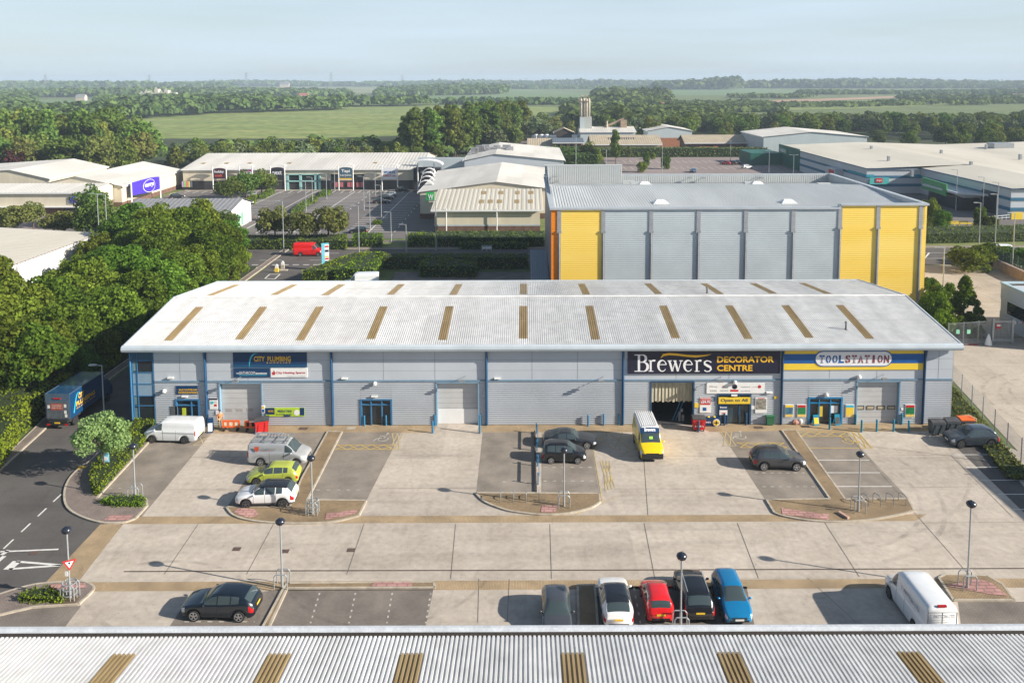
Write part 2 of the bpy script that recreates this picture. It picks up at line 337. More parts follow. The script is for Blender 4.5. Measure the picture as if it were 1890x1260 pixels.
island('footway', curve(pp(215, 803, 168, 850, 150, 862, 128, 885, 119, 910, 123, 935, 145, 952, 185, 965, 225, 965.5, 250, 958), 5) + pp(272, 934, 270, 922, 178, 921, 290, 800, 250, 793), G_PAVE)
surf('tactile_paving', pp(190, 963, 236, 963, 248, 953, 205, 953), .135, G_RED)
isl2 = curve(pp(417.8, 937, 430, 951, 455, 960, 500, 965.5, 560, 967, 615, 964, 662, 953), 4)
island('footway', isl2 + pp(676, 925, 567, 924, 631, 798, 605, 797.5, 557, 884, 535, 937), G_TAN2)
surf('tactile_paving', pp(430, 948, 460, 958, 478, 953, 470, 942, 440, 940), .135, G_RED)
surf('tactile_paving', pp(600, 962, 655, 951, 662, 943, 602, 950), .135, G_RED)
isl3 = curve(pp(878, 911, 895, 927, 930, 941, 960, 947, 1005, 951, 1050, 948, 1090, 938, 1108, 927), 4)
island('footway', isl3 + pp(1106, 912), G_TAN2)
surf('tactile_paving', pp(998, 948, 1025, 948, 1030, 935, 1000, 935), .135, G_RED)
isl4 = curve(pp(1429, 947, 1445, 953, 1490, 961, 1545, 964, 1600, 961, 1650, 953, 1687, 944), 4)
island('footway', isl4 + pp(1676, 922, 1560, 923, 1469, 795, 1443, 795, 1532, 922, 1415, 924), G_TAN2)
surf('tactile_paving', pp(1444, 952, 1530, 962, 1530, 952, 1442, 940), .135, G_RED)
island('footway', curve(pp(-60, 1120, 0, 1098, 60, 1081, 110, 1076, 150, 1074, 168, 1080, 172, 1090, 145, 1116), 4) + pp(60, 1122, -60, 1150), G_PAVE)
surf('tactile_paving', pp(90, 1090, 160, 1088, 158, 1079, 95, 1081), .135, G_RED)
island('footway', pp(1733, 1068, 1745, 1062, 1822, 1064, 1850, 1080, 1872, 1109, 1760, 1109), G_TAN2)
surf('tactile_paving', pp(1745, 1084, 1800, 1070, 1830, 1078, 1860, 1103, 1830, 1100), .135, G_RED)
island('footway', pp(480, 1168, 522, 1090, 530, 1078, 800, 1076, 803, 1086, 530, 1087, 492, 1168), G_TAN2)
surf('tactile_paving', pp(685, 1085, 760, 1085, 762, 1077, 690, 1077), .135, G_RED)
island('footway', pp(1068, 1168, 1066, 1082, 1098, 1081, 1104, 1168), G_TAN2)
island('footway', [(-46.4, 175), (-45.4, 175), (-45.4, 76), *[tuple(p) for p in pp(80, 795, 0, 868, -60, 930)], *[tuple(p) for p in pp(-75, 925)], (-46.4, 76)], G_PAVE, h=.1)
# rear footways of the main road, refuge, verge
surf('verge', [(-230, 154.8), (64, 154.8), (64, 160), (-230, 160)], .004, pmat('mown_grass', (.13, .17, .045), .95, scale=.3, col2=(.20, .21, .07), fine=.3, bscale=3))
surf('verge', [(60, 154.8), (260, 154.8), (260, 163), (60, 163)], .004, MATS['mown_grass'])
island('footway', [(-230, 153.6), (260, 153.6), (260, 154.8), (-230, 154.8)], G_PAVE, h=.1)
surf('footpath', [(-230, 160), (260, 160), (260, 162), (-230, 162)], .006, G_PAVE)
surf('verge', [(-22, 135), (52, 135), (52, 139.4), (-34, 139.4), (-36, 128), (-33, 112), (-22, 112)], .012, MATS['rough_grass'])
surf('shop_pavement', [(-100, 236), (-25, 236), (-25, 240), (-101, 240)], .010, G_KERB)
# ---- markings
def strip(mb, a, b, wd, z=Z2):
    a, b = Vector((a[0], a[1], 0)), Vector((b[0], b[1], 0)); d = (b - a).normalized(); s = Vector((-d.y, d.x, 0)) * wd / 2
    mb.sheet([a - s, b - s, b + s, a + s], z)
def dashes(mb, a, b, wd, on, off, z=Z2):
    a, b = Vector((a[0], a[1], 0)), Vector((b[0], b[1], 0)); L = (b - a).length; d = (b - a) / L; t = 0
    while t < L: strip(mb, a + d * t, a + d * min(L, t + on), wd, z); t += on + off
mk = lambda name, mb, m: struct(mb.build(name, m))
m = MB()
for x0, x1, y in ((804, 1253, 849), (880, 1348, 872.2), (960, 1452, 897.6)):
    strip(m, P(1340 + x0 / 4.725, y), P(1340 + x1 / 4.725, y), .10)
for (x0, y0, x1, y1) in ((1758, 839, 1855, 839), (1783, 862, 1890, 862), (1810, 886, 1905, 886), (1841, 912, 1925, 912), (1869, 940, 1950, 940)):
    strip(m, P(x0, y0), P(x1, y1), .10)
mk('bay_marking', m, G_WHITE)
m = MB()
for x0, x1, y in ((1392, 1486, 872.5), (1407, 1504, 898)): dashes(m, P(x0, y), P(x1, y), .10, .3, .35)
for x0, x1, y in ((1003, 1093, 862.5), (1003, 1098, 887.5)): dashes(m, P(x0, y), P(x1, y), .10, .3, .45)
dashes(m, P(928, 889), P(975, 890), .1, .3, .5); dashes(m, P(584, 904), P(672, 904), .08, .3, .5)
dashes(m, P(404, 863), P(450, 863), .08, .3, .5); dashes(m, P(200, 901), P(240, 901), .08, .3, .5)
for xa, xb in ((590, 573), (656, 644), (724, 714), (795, 786)): dashes(m, P(xa, 1094), P(xb, 1150), .10, .2, .35)
dashes(m, P(1170, 1084), P(1182, 1150), .1, .3, .5); dashes(m, P(340, 1147), P(470, 1147), .1, .3, .4)
mk('bay_marking', m, G_WORN)
m = MB()                                   # dashed centre line and give way triangle of the access road
A, B = P(113, 912), P(6, 1013); dashes(m, A, B, .13, 1.15, .95)
strip(m, P(0, 1018), P(108, 1013.5), .16); strip(m, P(-4, 1036), P(8, 1026), .3)
strip(m, P(3, 1024), P(16, 1015), .28)
T = pp(14, 1051, 32, 1035, 50, 1036, 112, 1043); T2 = pp(31, 1049, 40, 1040, 52, 1041, 90, 1044)
strip(m, T[0], P(31.5, 1035.5), .6); strip(m, P(30, 1036), P(112, 1042.8), .2); strip(m, P(16, 1050), P(112, 1043.2), .2)
mk('road_marking', m, G_WHITE)
m = MB(); strip(m, P(146, 868), P(149, 862), .3, .125); strip(m, P(153, 866), P(158, 862), .45, .125); mk('kerb_marking', m, pmat('bright_yellow', (.75, .5, .05), .6, var=.1))
def hatch(m, q, n, z=Z2, wd=.09, border=True):    # q: four corners a-b-c-d; zigzag crossing between sides a-b and d-c
    a, b, c, d = [Vector(v) for v in q]
    if border: strip(m, a, b, wd, z + .001); strip(m, d, c, wd, z + .002)
    for i in range(n):
        t0, t1 = i / n, (i + 1) / n
        strip(m, a.lerp(b, t0), d.lerp(c, t1), wd, z + .003); strip(m, d.lerp(c, t0), a.lerp(b, t1), wd, z + .004)
m = MB(); hatch(m, pp(1437 + 34, 797, 1563, 797, 1570, 805.5, 1478, 805.5), 4)
hatch(m, pp(1563, 797, 1584, 797.5, 1610, 827, 1589, 827), 2); strip(m, P(1584, 797.5), P(1610, 827), .09, Z2 + .006); strip(m, P(1495, 826.5), P(1612, 827), .1, Z2)
mk('hatched_marking', m, G_YEL)
m = MB(); hatch(m, pp(1359, 817, 1447, 817, 1453, 826, 1366, 826), 4)
hatch(m, pp(622, 821, 730, 821, 727, 829.5, 618, 829.5), 5)
mk('hatched_marking', m, G_YEL)
m = MB(); hatch(m, pp(1330, 797, 1350, 797, 1359, 823, 1335, 823), 2, border=True); hatch(m, pp(724, 800, 744, 800, 738, 829, 720, 829), 2)
hatch(m, pp(1090, 797, 1150, 797, 1165, 830, 1100, 830), 2, border=False); strip(m, P(1091, 803), P(1112, 925), .1, Z2 + .007); strip(m, P(1112, 925), P(1062, 950), .1, Z2 + .007); strip(m, P(1112, 928), P(1136, 917), .1)
hatch(m, pp(1108, 850, 1125, 850, 1135, 900, 1118, 905), 3, border=False); hatch(m, pp(368, 805, 392, 803, 376, 820, 356, 822), 1)
mk('hatched_marking', m, G_YELW)
def wheelchair(px, py, m, s=1.0, fx=1):
    c = P(px, py); n = 14; R_ = .42 * s
    pts = [c + Vector((fx * R_ * math.cos(math.radians(a)), R_ * math.sin(math.radians(a)), 0)) for a in np.linspace(-200, 40, n)]
    for a, b in zip(pts[:-1], pts[1:]): strip(m, a, b, .10, Z3)
    for dx0, dy0, dx1, dy1 in ((-.05, .1, -.2, .85), (-.2, .55, .35, .5), (0.1, .12, .5, .1), (.5, .1, .75, -.4)):
        strip(m, c + Vector((fx * dx0, dy0, 0)) * s, c + Vector((fx * dx1, dy1, 0)) * s, .12, Z3 + .003)
    m.sheet([c + Vector((fx * (-.22) + .13 * math.cos(a), 1.0 + .13 * math.sin(a), 0)) * s for a in np.linspace(0, 5.6, 8)], Z3)
m = MB(); wheelchair(1367, 806, m, 1.1, -1); wheelchair(707, 810, m, 1.1, -1); mk('wheelchair_marking', m, G_WORN)
m = MB(); wheelchair(1565, 815, m, 1.1, 1); mk('wheelchair_marking', m, G_YEL)
# concrete joints, drain slot, covers
m = MB()
for L_ in ((1015, 967, 1018, 1068), (1189, 965, 1209, 1068), (1361, 965, 1400, 1067), (1540 - 18, 964, 1586, 1064), (1686, 944, 1790, 1062), (841, 967, 832, 1068), (672, 967, 640, 1060), (505, 967, 455, 1060), (366, 967, 303, 1060), (1561, 797.5, 1687, 944), (1185, 800, 1196, 950), (1755, 840, 1870, 955)):
    strip(m, P(L_[0], L_[1]), P(L_[2], L_[3]), .035, Z1 + .008)
for L_ in ((315, 843.5, 470, 843.5), (295, 903.5, 430, 903.5), (730, 841, 884, 841), (700, 901, 878, 901), (1126, 842, 1350, 841), (1110, 902, 1400, 902), (1608, 841, 1760, 839), (1650, 900, 1800, 898), (1700, 965, 1890, 963)):
    strip(m, P(L_[0], L_[1]), P(L_[2], L_[3]), .025, Z1 + .006)
for L_ in ((1340, 912, 1429, 925), (1610, 824, 1760, 842), (884, 1068, 882, 1148), (1490, 1066, 1580, 1148), (940, 1068, 936, 1148)): strip(m, P(L_[0], L_[1]), P(L_[2], L_[3]), .03, Z1 + .007)
mk('concrete_joint', m, G_JOINT)
m = MB(); pts = pp(229, 1054.6, 600, 1053, 1100, 1052, 1500, 1050.5, 1950, 1048.5)
for a, b in zip(pts[:-1], pts[1:]): strip(m, a, b, .11, Z1 + .012)
mk('drain_channel', m, pmat('drain_slot', (.10, .08, .065), .8, var=.3, scale=3))
for i, (px, py) in enumerate(((437, 1013), (526, 1017), (648, 1015), (63, 1020))):
    c = P(px, py); o = MB().box(c.x - .27, c.x + .27, c.y - .22, c.y + .22, .008, .024).build('drain_cover', G_IRON)
    tag(o, ['dark drain cover in the concrete lane, left of the middle lamp post', 'dark drain cover just right of the middle lamp post in the lane', 'dark metal drain cover furthest right in the concrete lane', 'dark metal drain cover on the white give way line of the asphalt road'][i], 'drain cover', 'drain covers in the road surface')
for i, (px, py, l) in enumerate(((560, 791, 'small rusty cover on the brick apron under the green banner'), (502, 802, 'rusty square cover at the corner of the left grey parking bay'), (1290 - 110, 807, 'rusty cover in the concrete just right of the yellow van'), (1400, 789, 'brown cover on the brick apron in front of the green bin'), (1486, 787, 'brown cover on the brick apron left of the automatic doors'), (648, 790, 'pale square cover on the apron left of the empty glazed entrance'))):
    c = P(px, py); o = MB().box(c.x - .4, c.x + .4, c.y - .25, c.y + .25, .005, .030).build('manhole_cover', G_IRON if i != 5 else G_KERB); tag(o, l, 'manhole cover', 'manhole covers along the shop fronts')
# black kerb gaps (shaded deep edges of the raised strips come from real height); tyre marks
def arcmark(cx, cy, r, a0, a1, wd, mt, z):
    m = MB(); n = 26
    for i in range(n):
        t0, t1 = math.radians(a0 + (a1 - a0) * i / n), math.radians(a0 + (a1 - a0) * (i + 1) / n)
        m.sheet([(cx + (r - wd) * math.cos(t0), cy + (r - wd) * math.sin(t0)), (cx + r * math.cos(t0), cy + r * math.sin(t0)), (cx + r * math.cos(t1), cy + r * math.sin(t1)), (cx + (r - wd) * math.cos(t1), cy + (r - wd) * math.sin(t1))], z)
    struct(m.build('tyre_mark', mt))
tm = bpy.data.materials.new('tyre_rubber'); tm.use_nodes = True; t = tm.node_tree; b = t.nodes['Principled BSDF']; b.inputs['Base Color'].default_value = (.08, .07, .06, 1); b.inputs['Roughness'].default_value = .9
n = t.nodes.new('ShaderNodeTexNoise'); n.inputs['Scale'].default_value = 1.1; n.inputs['Detail'].default_value = 4; tcn = t.nodes.new('ShaderNodeTexCoord'); t.links.new(tcn.outputs['Object'], n.inputs['Vector'])
r = t.nodes.new('ShaderNodeMapRange'); r.inputs['From Min'].default_value = .4; r.inputs['From Max'].default_value = .75; r.inputs['To Max'].default_value = .24; t.links.new(n.outputs['Fac'], r.inputs['Value']); t.links.new(r.outputs['Result'], b.inputs['Alpha'])
c = P(1600, 900); arcmark(c.x - 6, c.y + 1, 11.5, -75, 20, .35, tm, .034); arcmark(c.x - 6, c.y + 1, 9.9, -70, 10, .3, tm, .034)
c = P(1640, 820); arcmark(c.x - 12, c.y + 2, 18, -85, -25, .3, tm, .034)
c = P(1810, 760); arcmark(c.x + 12, c.y + 1, 10, 110, 250, .4, tm, .03); arcmark(c.x + 12, c.y + 1, 8.4, 110, 240, .35, tm, .03); arcmark(c.x + 12, c.y + 2.5, 6.8, 120, 225, .3, tm, .03)
c = P(200, 1085); arcmark(c.x + 9, c.y + 7, 13, 200, 275, .3, tm, .034); arcmark(c.x + 3, c.y - 5, 8, 10, 110, .25, tm, .034)
c = P(1130, 880); arcmark(c.x + 8, c.y - 2, 9, 110, 200, .3, tm, .034); c = P(700, 1120); arcmark(c.x, c.y + 5, 7, 190, 340, .25, tm, .036)
# retail car park lines
m = MB()
for xa, xb in ((-76, -71), (-71, -66), (-54.5, -49.5), (-49.5, -44.5), (-38.5, -33.5), (-33.5, -28.5)):
    y = 171.0
    while y < 233: strip(m, (xa, y, 0), (xb, y, 0), .22, .012); y += 2.5
for x in (-71, -49.5, -33.5, -61, -57.2): strip(m, (x, 170, 0), (x, 234, 0), .22, .016)
x = -98
while x < -28: strip(m, (x, 231, 0), (x, 235.5, 0), .22, .02); x += 2.5
for x in (-79, -44, -28): dashes(m, (x + .0, 166, 0), (x, 234, 0), .2, 2, 3, .022)
mk('bay_marking', m, G_WHITE)
m = MB(); x = 36
while x < 94: strip(m, (x, 268, 0), (x, 273, 0), .25, .012); strip(m, (x, 288, 0), (x, 298, 0), .25, .012); strip(m, (x, 311, 0), (x, 321, 0), .25, .012); x += 2.6
for y in (293, 316): strip(m, (36, y, 0), (94, y, 0), .2, .016)
mk('bay_marking', m, G_WORN)
# main road markings
m = MB()
for y in (144.2, 150): dashes(m, (-120, y, 0), (-32, y, 0), .15, 4, 5, .012)
strip(m, (-30, 149, 0), (90, 149, 0), .12, .012); strip(m, (-30, 144.2, 0), (90, 144.2, 0), .12, .012)
x = -28
while x < 90: strip(m, (x, 144.4, 0), (x + 3, 148.8, 0), .3, .014); x += 5
dashes(m, (-50, 140.6, 0), (-25, 140.6, 0), .35, 1.1, .7, .012)
for tri in (pp(472, 500, 474, 493, 487, 493),): 
    for i in range(3): strip(m, tri[i], tri[(i + 1) % 3], .22, .012 + .002 * i)
q = pp(489, 514, 498, 506, 517, 506, 507, 515)
for i in range(4): strip(m, q[i], q[(i + 1) % 4], .22, .012 + .002 * i)
mk('road_marking', m, G_WHITE)
m = MB(); strip(m, P(1712, 500), P(1762, 522), .3, .02); strip(m, P(1774, 524), P(1857, 560), .3, .02); strip(m, P(1825, 562), P(1855, 570), .3, .02); strip(m, P(1890 - 60, 430 + 66), P(1890, 510), .2, .02); mk('road_marking', m, G_WORN)
# ---- fields
FA = pmat('meadow', (.13, .195, .04), .95, scale=.018, detail=9, col2=(.25, .275, .085), fine=.35, bscale=.12, stretch=(.5, 1.5, 1))
FB = pmat('crop_green', (.115, .19, .07), .95, scale=.004, col2=(.145, .21, .085))
FC = pmat('crop_pale', (.20, .235, .11), .95, scale=.004, col2=(.24, .25, .13))
FD = pmat('bare_field', (.40, .25, .17), .95, scale=.01, var=.15)
FL = [(FA, (150, 236, 183, 226, 330, 211, 450, 204, 560, 200, 700, 196, 880, 193.5, 1062, 200, 1068, 222, 940, 236, 760, 250, 560, 256, 295, 256)),
      (FB, (52, 184, 180, 185, 176, 194, 90, 200)), (FB, (520, 190, 640, 186.5, 645, 193, 525, 196)),
      (FB, (690, 180, 790, 177, 905, 176, 940, 165.5, 1000, 167, 1108, 174, 1106, 178, 1060, 184, 985, 187, 930, 190, 700, 191)),
      (FC, (400, 162.5, 560, 161, 700, 162, 700, 166, 420, 165)), (FC, (560, 168, 700, 166, 695, 172, 560, 174)),
      (FB, (1060, 162, 1110, 162.5, 1195, 164, 1200, 169, 1110, 167.5)), (FB, (1195, 163, 1395, 163.5, 1500, 168, 1480, 173, 1300, 177, 1220, 176)),
      (FD, (1410, 185.5, 1530, 182, 1660, 177.5, 1700, 178, 1650, 181, 1430, 190.5)), (FC, (1600, 170.5, 1760, 168, 1770, 172, 1640, 174)),
      (FC, (1380, 158.6, 1480, 159, 1480, 161.5, 1380, 161)), (FA, (1440, 192, 1560, 187, 1700, 182, 1830, 180, 1750, 194, 1600, 200, 1450, 204)),
      (FC, (1840, 165, 1990, 165, 1990, 169, 1840, 168)), (FD, (1860, 172.5, 1990, 172, 1990, 176, 1850, 176))]
for i, (mt, px) in enumerate(FL): surf('field', pp(*px), .02 + .01 * i, mt)
# ============================================================ BUILDINGS
M_ROOF = pmat('roof_sheet', (.60, .60, .595), .5, scale=.12, col2=(.70, .70, .695), detail=8, stretch=(3, .35, .5), fine=.10, bscale=1.2)
def sheet_tone(m, cell, k):
    t = m.node_tree; b = t.nodes['Principled BSDF']; src = b.inputs['Base Color'].links[0].from_socket; tcn = t.nodes.new('ShaderNodeTexCoord'); sn = t.nodes.new('ShaderNodeVectorMath'); sn.operation = 'SNAP'; sn.inputs[1].default_value = cell
    wn = t.nodes.new('ShaderNodeTexWhiteNoise'); r = t.nodes.new('ShaderNodeMapRange'); r.inputs['To Min'].default_value = 1 - k; r.inputs['To Max'].default_value = 1 + k * .6; mm = t.nodes.new('ShaderNodeVectorMath'); mm.operation = 'SCALE'
    t.links.new(tcn.outputs['Object'], sn.inputs[0]); t.links.new(sn.outputs['Vector'], wn.inputs['Vector']); t.links.new(wn.outputs['Value'], r.inputs['Value']); t.links.new(src, mm.inputs[0]); t.links.new(r.outputs['Result'], mm.inputs['Scale']); t.links.new(mm.outputs['Vector'], b.inputs['Base Color'])
sheet_tone(M_ROOF, (1.0, 6.2, 100), .07)
M_ROOFB = pmat('weathered_roof_sheet', (.50, .47, .40), .55, scale=.2, col2=(.62, .60, .55), detail=6, stretch=(1, .3, .3), fine=.08, bscale=.8)
M_ROOFW = pmat('white_roof_sheet', (.52, .50, .46), .55, scale=.08, col2=(.64, .62, .58), detail=6, stretch=(1.5, .4, .4))
sheet_tone(M_ROOFW, (2.0, 13, 100), .08)
M_SKYL = pmat('skylight_sheet', (.27, .19, .085), .45, scale=.8, col2=(.38, .28, .14), detail=6, stretch=(2, .5, 1))
M_GUTT = pmat('fascia_blue_grey', (.44, .50, .545), .45, scale=.5, var=.1, detail=6)
M_GREYP = pmat('silver_cladding', (.45, .48, .52), .45, metal=.0, scale=.25, var=.07)
M_GREYU = pmat('flat_silver_panel', (.48, .52, .57), .45, metal=.0, scale=.3, var=.05)
M_BLUE = pmat('blue_steel', (.045, .17, .34), .4, var=.1)
M_DKBLUE = pmat('dark_blue_frame', (.025, .07, .15), .4, var=.1)
M_GLASS = pmat('dark_glass', (.018, .024, .03), .06, var=0, spec=.8)
M_GLASSG = pmat('glass_green', (.16, .24, .24), .1, scale=.8, var=.5, spec=.8)
M_DOOR = pmat('shutter_door', (.50, .50, .50), .5, scale=.6, var=.06)
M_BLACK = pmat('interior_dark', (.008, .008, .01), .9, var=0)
M_WHITE = pmat('white_panel', (.80, .80, .79), .45, var=.04)
M_JOINTG = pmat('panel_joint', (.24, .26, .29), .6, var=0)
M_GALV = pmat('galvanised_steel', (.36, .38, .40), .4, metal=.6, var=.15, scale=4)
M_RUBBER = pmat('black_rubber', (.02, .02, .022), .8, var=.2)
M_YCLAD = pmat('yellow_cladding', (.88, .60, .09), .45, scale=.15, col2=(.92, .68, .17), detail=5, stretch=(.3, .3, 2))
M_OCLAD = pmat('orange_cladding', (.80, .24, .01), .45, var=.06)
M_SCLAD = pmat('blue_grey_cladding', (.46, .515, .55), .45, metal=0, scale=.2, var=.08)
M_WALLC = pmat('cream_cladding', (.62, .56, .44), .6, scale=.3, var=.07, stretch=(2, 2, .2))
M_BRICK = pmat('brown_brick', (.15, .085, .065), .85, scale=1, var=.25)
M_BRICKO = pmat('orange_brick', (.36, .15, .075), .85, scale=1.5, var=.25)
def corr(mb, o, U, Vv, N, pitch=.333, depth=.045, prof=((0, 0), (.36, 0), (.44, 1), (.92, 1)), seg=1):
    """profiled sheet: ribs run along U, repeat along Vv, raised by depth along N"""
    o, U, Vv, N = Vector(o), Vector(U), Vector(Vv), Vector(N).normalized(); L = Vv.length; n = max(1, round(L / pitch)); d = Vv / n; rows = []
    for i in range(n):
        for (a, h) in prof: rows.append(o + d * (i + a) + N * depth * h)
    rows.append(o + Vv)
    flip = U.cross(Vv).dot(N) < 0
    pts = [[r, r + U] if not flip else [r + U, r] for r in rows]
    # grid() faces: orientation follows U x V
    mb.grid([[p[0], p[1]] for p in pts] if flip else [[p[1], p[0]] for p in pts][::1])
    return mb
def wall_rect(mb, x0, x1, z0, z1, y, th=.05): return mb.box(x0, x1, y - th, y, z0, z1)
# ---------------------------------------------------- main trade building
FY = 74.0; BX0, BX1 = -36.9, 39.95; RY, BY = 84.6, 96.8; EY = 73.1; EZ, RZ, BZ = 7.75, 9.42, 8.02
B1 = thing('trade_building', 'long silver metal clad trade unit building with shallow ribbed pale roof and blue downpipes', 'building', (BX0, FY, 0))
def fx(px, py=700): return PW(px, py, FY).x
def fz(px, py): return PW(px, py, FY).z
ZS = 4.26
openings = [(fx(323), fx(366), 0, 2.55), (fx(405.5), fx(481.5), 0, 4.1), (fx(665), fx(722), 0, 2.5), (fx(806.5), fx(882), 0, 4.1), (fx(1203), fx(1279), 0, 4.1), (fx(1325), fx(1386), 0, 2.9), (fx(1494), fx(1555), 0, 2.55), (fx(1583), fx(1660), 0, 4.1)]
pipes = [380.5, 613, 898, 1150, 1443, 1705]
px_edges = [BX0 + 2.05] + [fx(p) for p in pipes] + [BX1]
for i in range(len(px_edges) - 1):          # lower ribbed wall in seven bays, cut round the doors
    a, b = px_edges[i], px_edges[i + 1]
    cuts = sorted([o for o in openings if o[0] > a - .5 and o[1] < b + .5])
    x = a
    for (o0, o1, oz0, oz1) in cuts:
        if o0 > x: corr(MB(), (x, FY, 0), (o0 - x, 0, 0), (0, 0, ZS), (0, -1, 0), .205, .05).build('ribbed_wall', M_GREYP, B1)
        if ZS - oz1 > .2: corr(MB(), (o0, FY, oz1), (o1 - o0, 0, 0), (0, 0, ZS - oz1), (0, -1, 0), .205, .05).build('ribbed_wall', M_GREYP, B1)
        x = o1
    if b > x: corr(MB(), (x, FY, 0), (b - x, 0, 0), (0, 0, ZS), (0, -1, 0), .205, .05).build('ribbed_wall', M_GREYP, B1)
    m = MB().box(a, b, FY - .02, FY + .1, ZS + .14, 7.75); q = m.build('flat_wall_panel', M_GREYU, B1)
    j = MB(); xx = a + (b - a) / 3 if b - a > 7 else (a + b) / 2
    while xx < b - 1: j.box(xx - .02, xx + .02, FY - .026, FY - .021, ZS + .16, 7.7); xx += (b - a) / 3 if b - a > 7 else 99
    j.box(a, b, FY - .027, FY - .022, 6.30, 6.33); j.box(a, b, FY - .027, FY - .022, 5.28, 5.30); j.build('panel_joint', M_JOINTG, q)
MB().box(BX0 + 2.05, BX1, FY - .10, FY + .02, ZS, ZS + .14).build('band_flashing', pmat('pale_blue_flashing', (.16, .25, .34), .4, var=.08), B1)
m = MB(); corr(m, (BX1, FY, 0), (0, BY - 1 - FY, 0), (0, 0, 7.9), (1, 0, 0), .205, .05); m.box(BX1 - .1, BX1 - .01, FY, BY - 1, 0, 8); m.poly([(BX1, FY, 8), (BX1, BY - 1, 8), (BX1, RY, RZ - .15)]); m.build('side_wall', M_GREYP, B1)
m = MB(); m.box(BX0, BX0 + .1, FY + 2, BY - 1, 0, 8); m.poly([(BX0, BY - 1, 8), (BX0, FY, 8), (BX0, RY, RZ - .15)]); m.box(BX0, BX1, BY - 1.1, BY - 1, 0, 7.9); m.build('side_wall', M_GREYP, B1)
# roof
def gable_roof(B, x0, x1, e0, r, e1, ze, zr, zb, mat, pitch=.2, depth=.06, sky=None, skx=.9):
    for (ya, za, yb, zb_) in ((e0, ze, r, zr), (r, zr, e1, zb)):
        U = Vector((0, yb - ya, zb_ - za)); N = Vector((1, 0, 0)).cross(U).normalized()
        m = MB(); corr(m, (x0, ya, za), U, (x1 - x0, 0, 0), N, pitch, depth); q = m.build('roof_slope', mat, B)
        pt = (x1 - x0) / round((x1 - x0) / pitch)
        for (sx, t0, t1) in (sky or ()):
            if not isinstance(sx, (int, float)): sx = sx[0] if ya == e0 else sx[1]
            s = MB(); k = round((sx - x0) / pt); w = 4 * pt
            corr(s, Vector((x0 + k * pt, ya, za)) + U * t0 + N * .012, U * (t1 - t0), (w + .0, 0, 0), N, pt, depth + .004); s.build('skylight', M_SKYL, q)
    m = MB(); m.tube((x0 - .05, r, zr + .03), (x1 + .05, r, zr + .03), .13, 6); m.build('ridge_cap', mat, B)
def skx(p0, p1): return (PW(p0, 595, 78.3).x, PW(p1, 535, 90.5).x)
sk = [((340, 419)), ((463, 529)), ((573, 622)), ((698, 735)), ((824, 843)), ((967, 967)), ((1095, 1077)), ((1238, 1203)), ((1365, 1311)), ((1472, 1406)), ((1578, 1499))]
def sx_pair(a, b): return (PW(a, 595, 78.3).x - .5, PW(b, 534, 91).x - .5)
gable_roof(B1, -37.35, 40.35, EY + .35, RY, BY, EZ + .1, RZ, BZ, M_ROOF, sky=[(sx_pair(*s), .10 + (.02 * (i % 2)), .80 if False else .78) for i, s in enumerate(sk)])
m = MB(); pr = [(EY + .38, EZ + .2), (EY + .3, EZ + .22), (EY + .08, EZ + .1), (EY, EZ - .12), (EY + .05, EZ - .3), (EY + .2, EZ - .42), (EY + .6, EZ - .44), (EY + .6, EZ - .1), (EY + .4, EZ + .0)]
m.grid([[(x, y, z) for (y, z) in pr + pr[:1]] for x in (-37.45, 40.45)]); 
for x, o in ((-37.45, 1), (40.45, -1)): m.poly([(x, y, z) for (y, z) in pr][::o])
q = m.build('eaves_gutter', M_GUTT, B1)
s = MB(); xx = -34
while xx < 40: s.box(xx, xx + .03, EY - .006, EY + .3, EZ - .3, EZ + .1); xx += 3.1
MB().box(-37.2, 40.2, EY + .6, FY + .05, EZ - .38, EZ - .3).build('soffit', M_GUTT, B1)
m = MB()
for x in (-37.42, 40.28):
    for (ya, za, yb, zb_) in ((EY + .4, EZ + .1, RY, RZ), (RY, RZ, BY, BZ)): m.beam((x + .07, ya, za - .22), (x + .07, yb, zb_ - .22), .14, .34)
m.build('verge_flashing', M_GUTT, B1)
MB().tube((-37.4, BY + .1, BZ), (40.4, BY + .1, BZ), .12, 6).build('rear_gutter', M_GUTT, B1)
m = MB(); yy = 78.6; zz = EZ + .1 + (yy - EY - .35) / (RY - EY - .35) * (RZ - EZ - .1)
m.box(-37.2, 40.2, yy, yy + .07, zz + .02, zz + .055); m.box(-37.2, 40.2, 90.6, 90.67, 8.72, 8.79); m.build('sheet_lap', pmat('lap_shadow', (.42, .41, .38), .6, var=.1), B1)
for (px, py, Y, h) in ((1561, 612, 76.5, .75), (1305, 541, 86.5, .6)):
    c = PW(px, py, Y); zr = EZ + .1 + (Y - 72.7) * .1112 if Y < RY else RZ - (Y - RY) * .115
    m = MB(); m.tube((c.x, Y, zr - .1), (c.x, Y, zr + h), .09, 8); m.tube((c.x, Y, zr + h), (c.x, Y, zr + h + .14), .17, 8, .05); m.tube((c.x, Y, zr), (c.x, Y, zr + .1), .22, 8, .14); m.build('flue_pipe', pmat('flue_metal', (.14, .14, .14), .5, metal=.4, var=.2), B1)
# downpipes with a hopper bend at the top
for i, p in enumerate(pipes):
    x = fx(p); m = MB(); m.path([(x, EY + .45, EZ - .4), (x, FY - .35, EZ - .75), (x, FY - .2, 6.3), (x, FY - .16, .05)], .085, 8); m.box(x - .11, x + .11, FY - .12, FY - .06, .02, 7.7)
    m.build('downpipe', pmat('pipe_blue', (.022, .09, .20), .4, var=.1) if i < 4 else M_DKBLUE, B1)
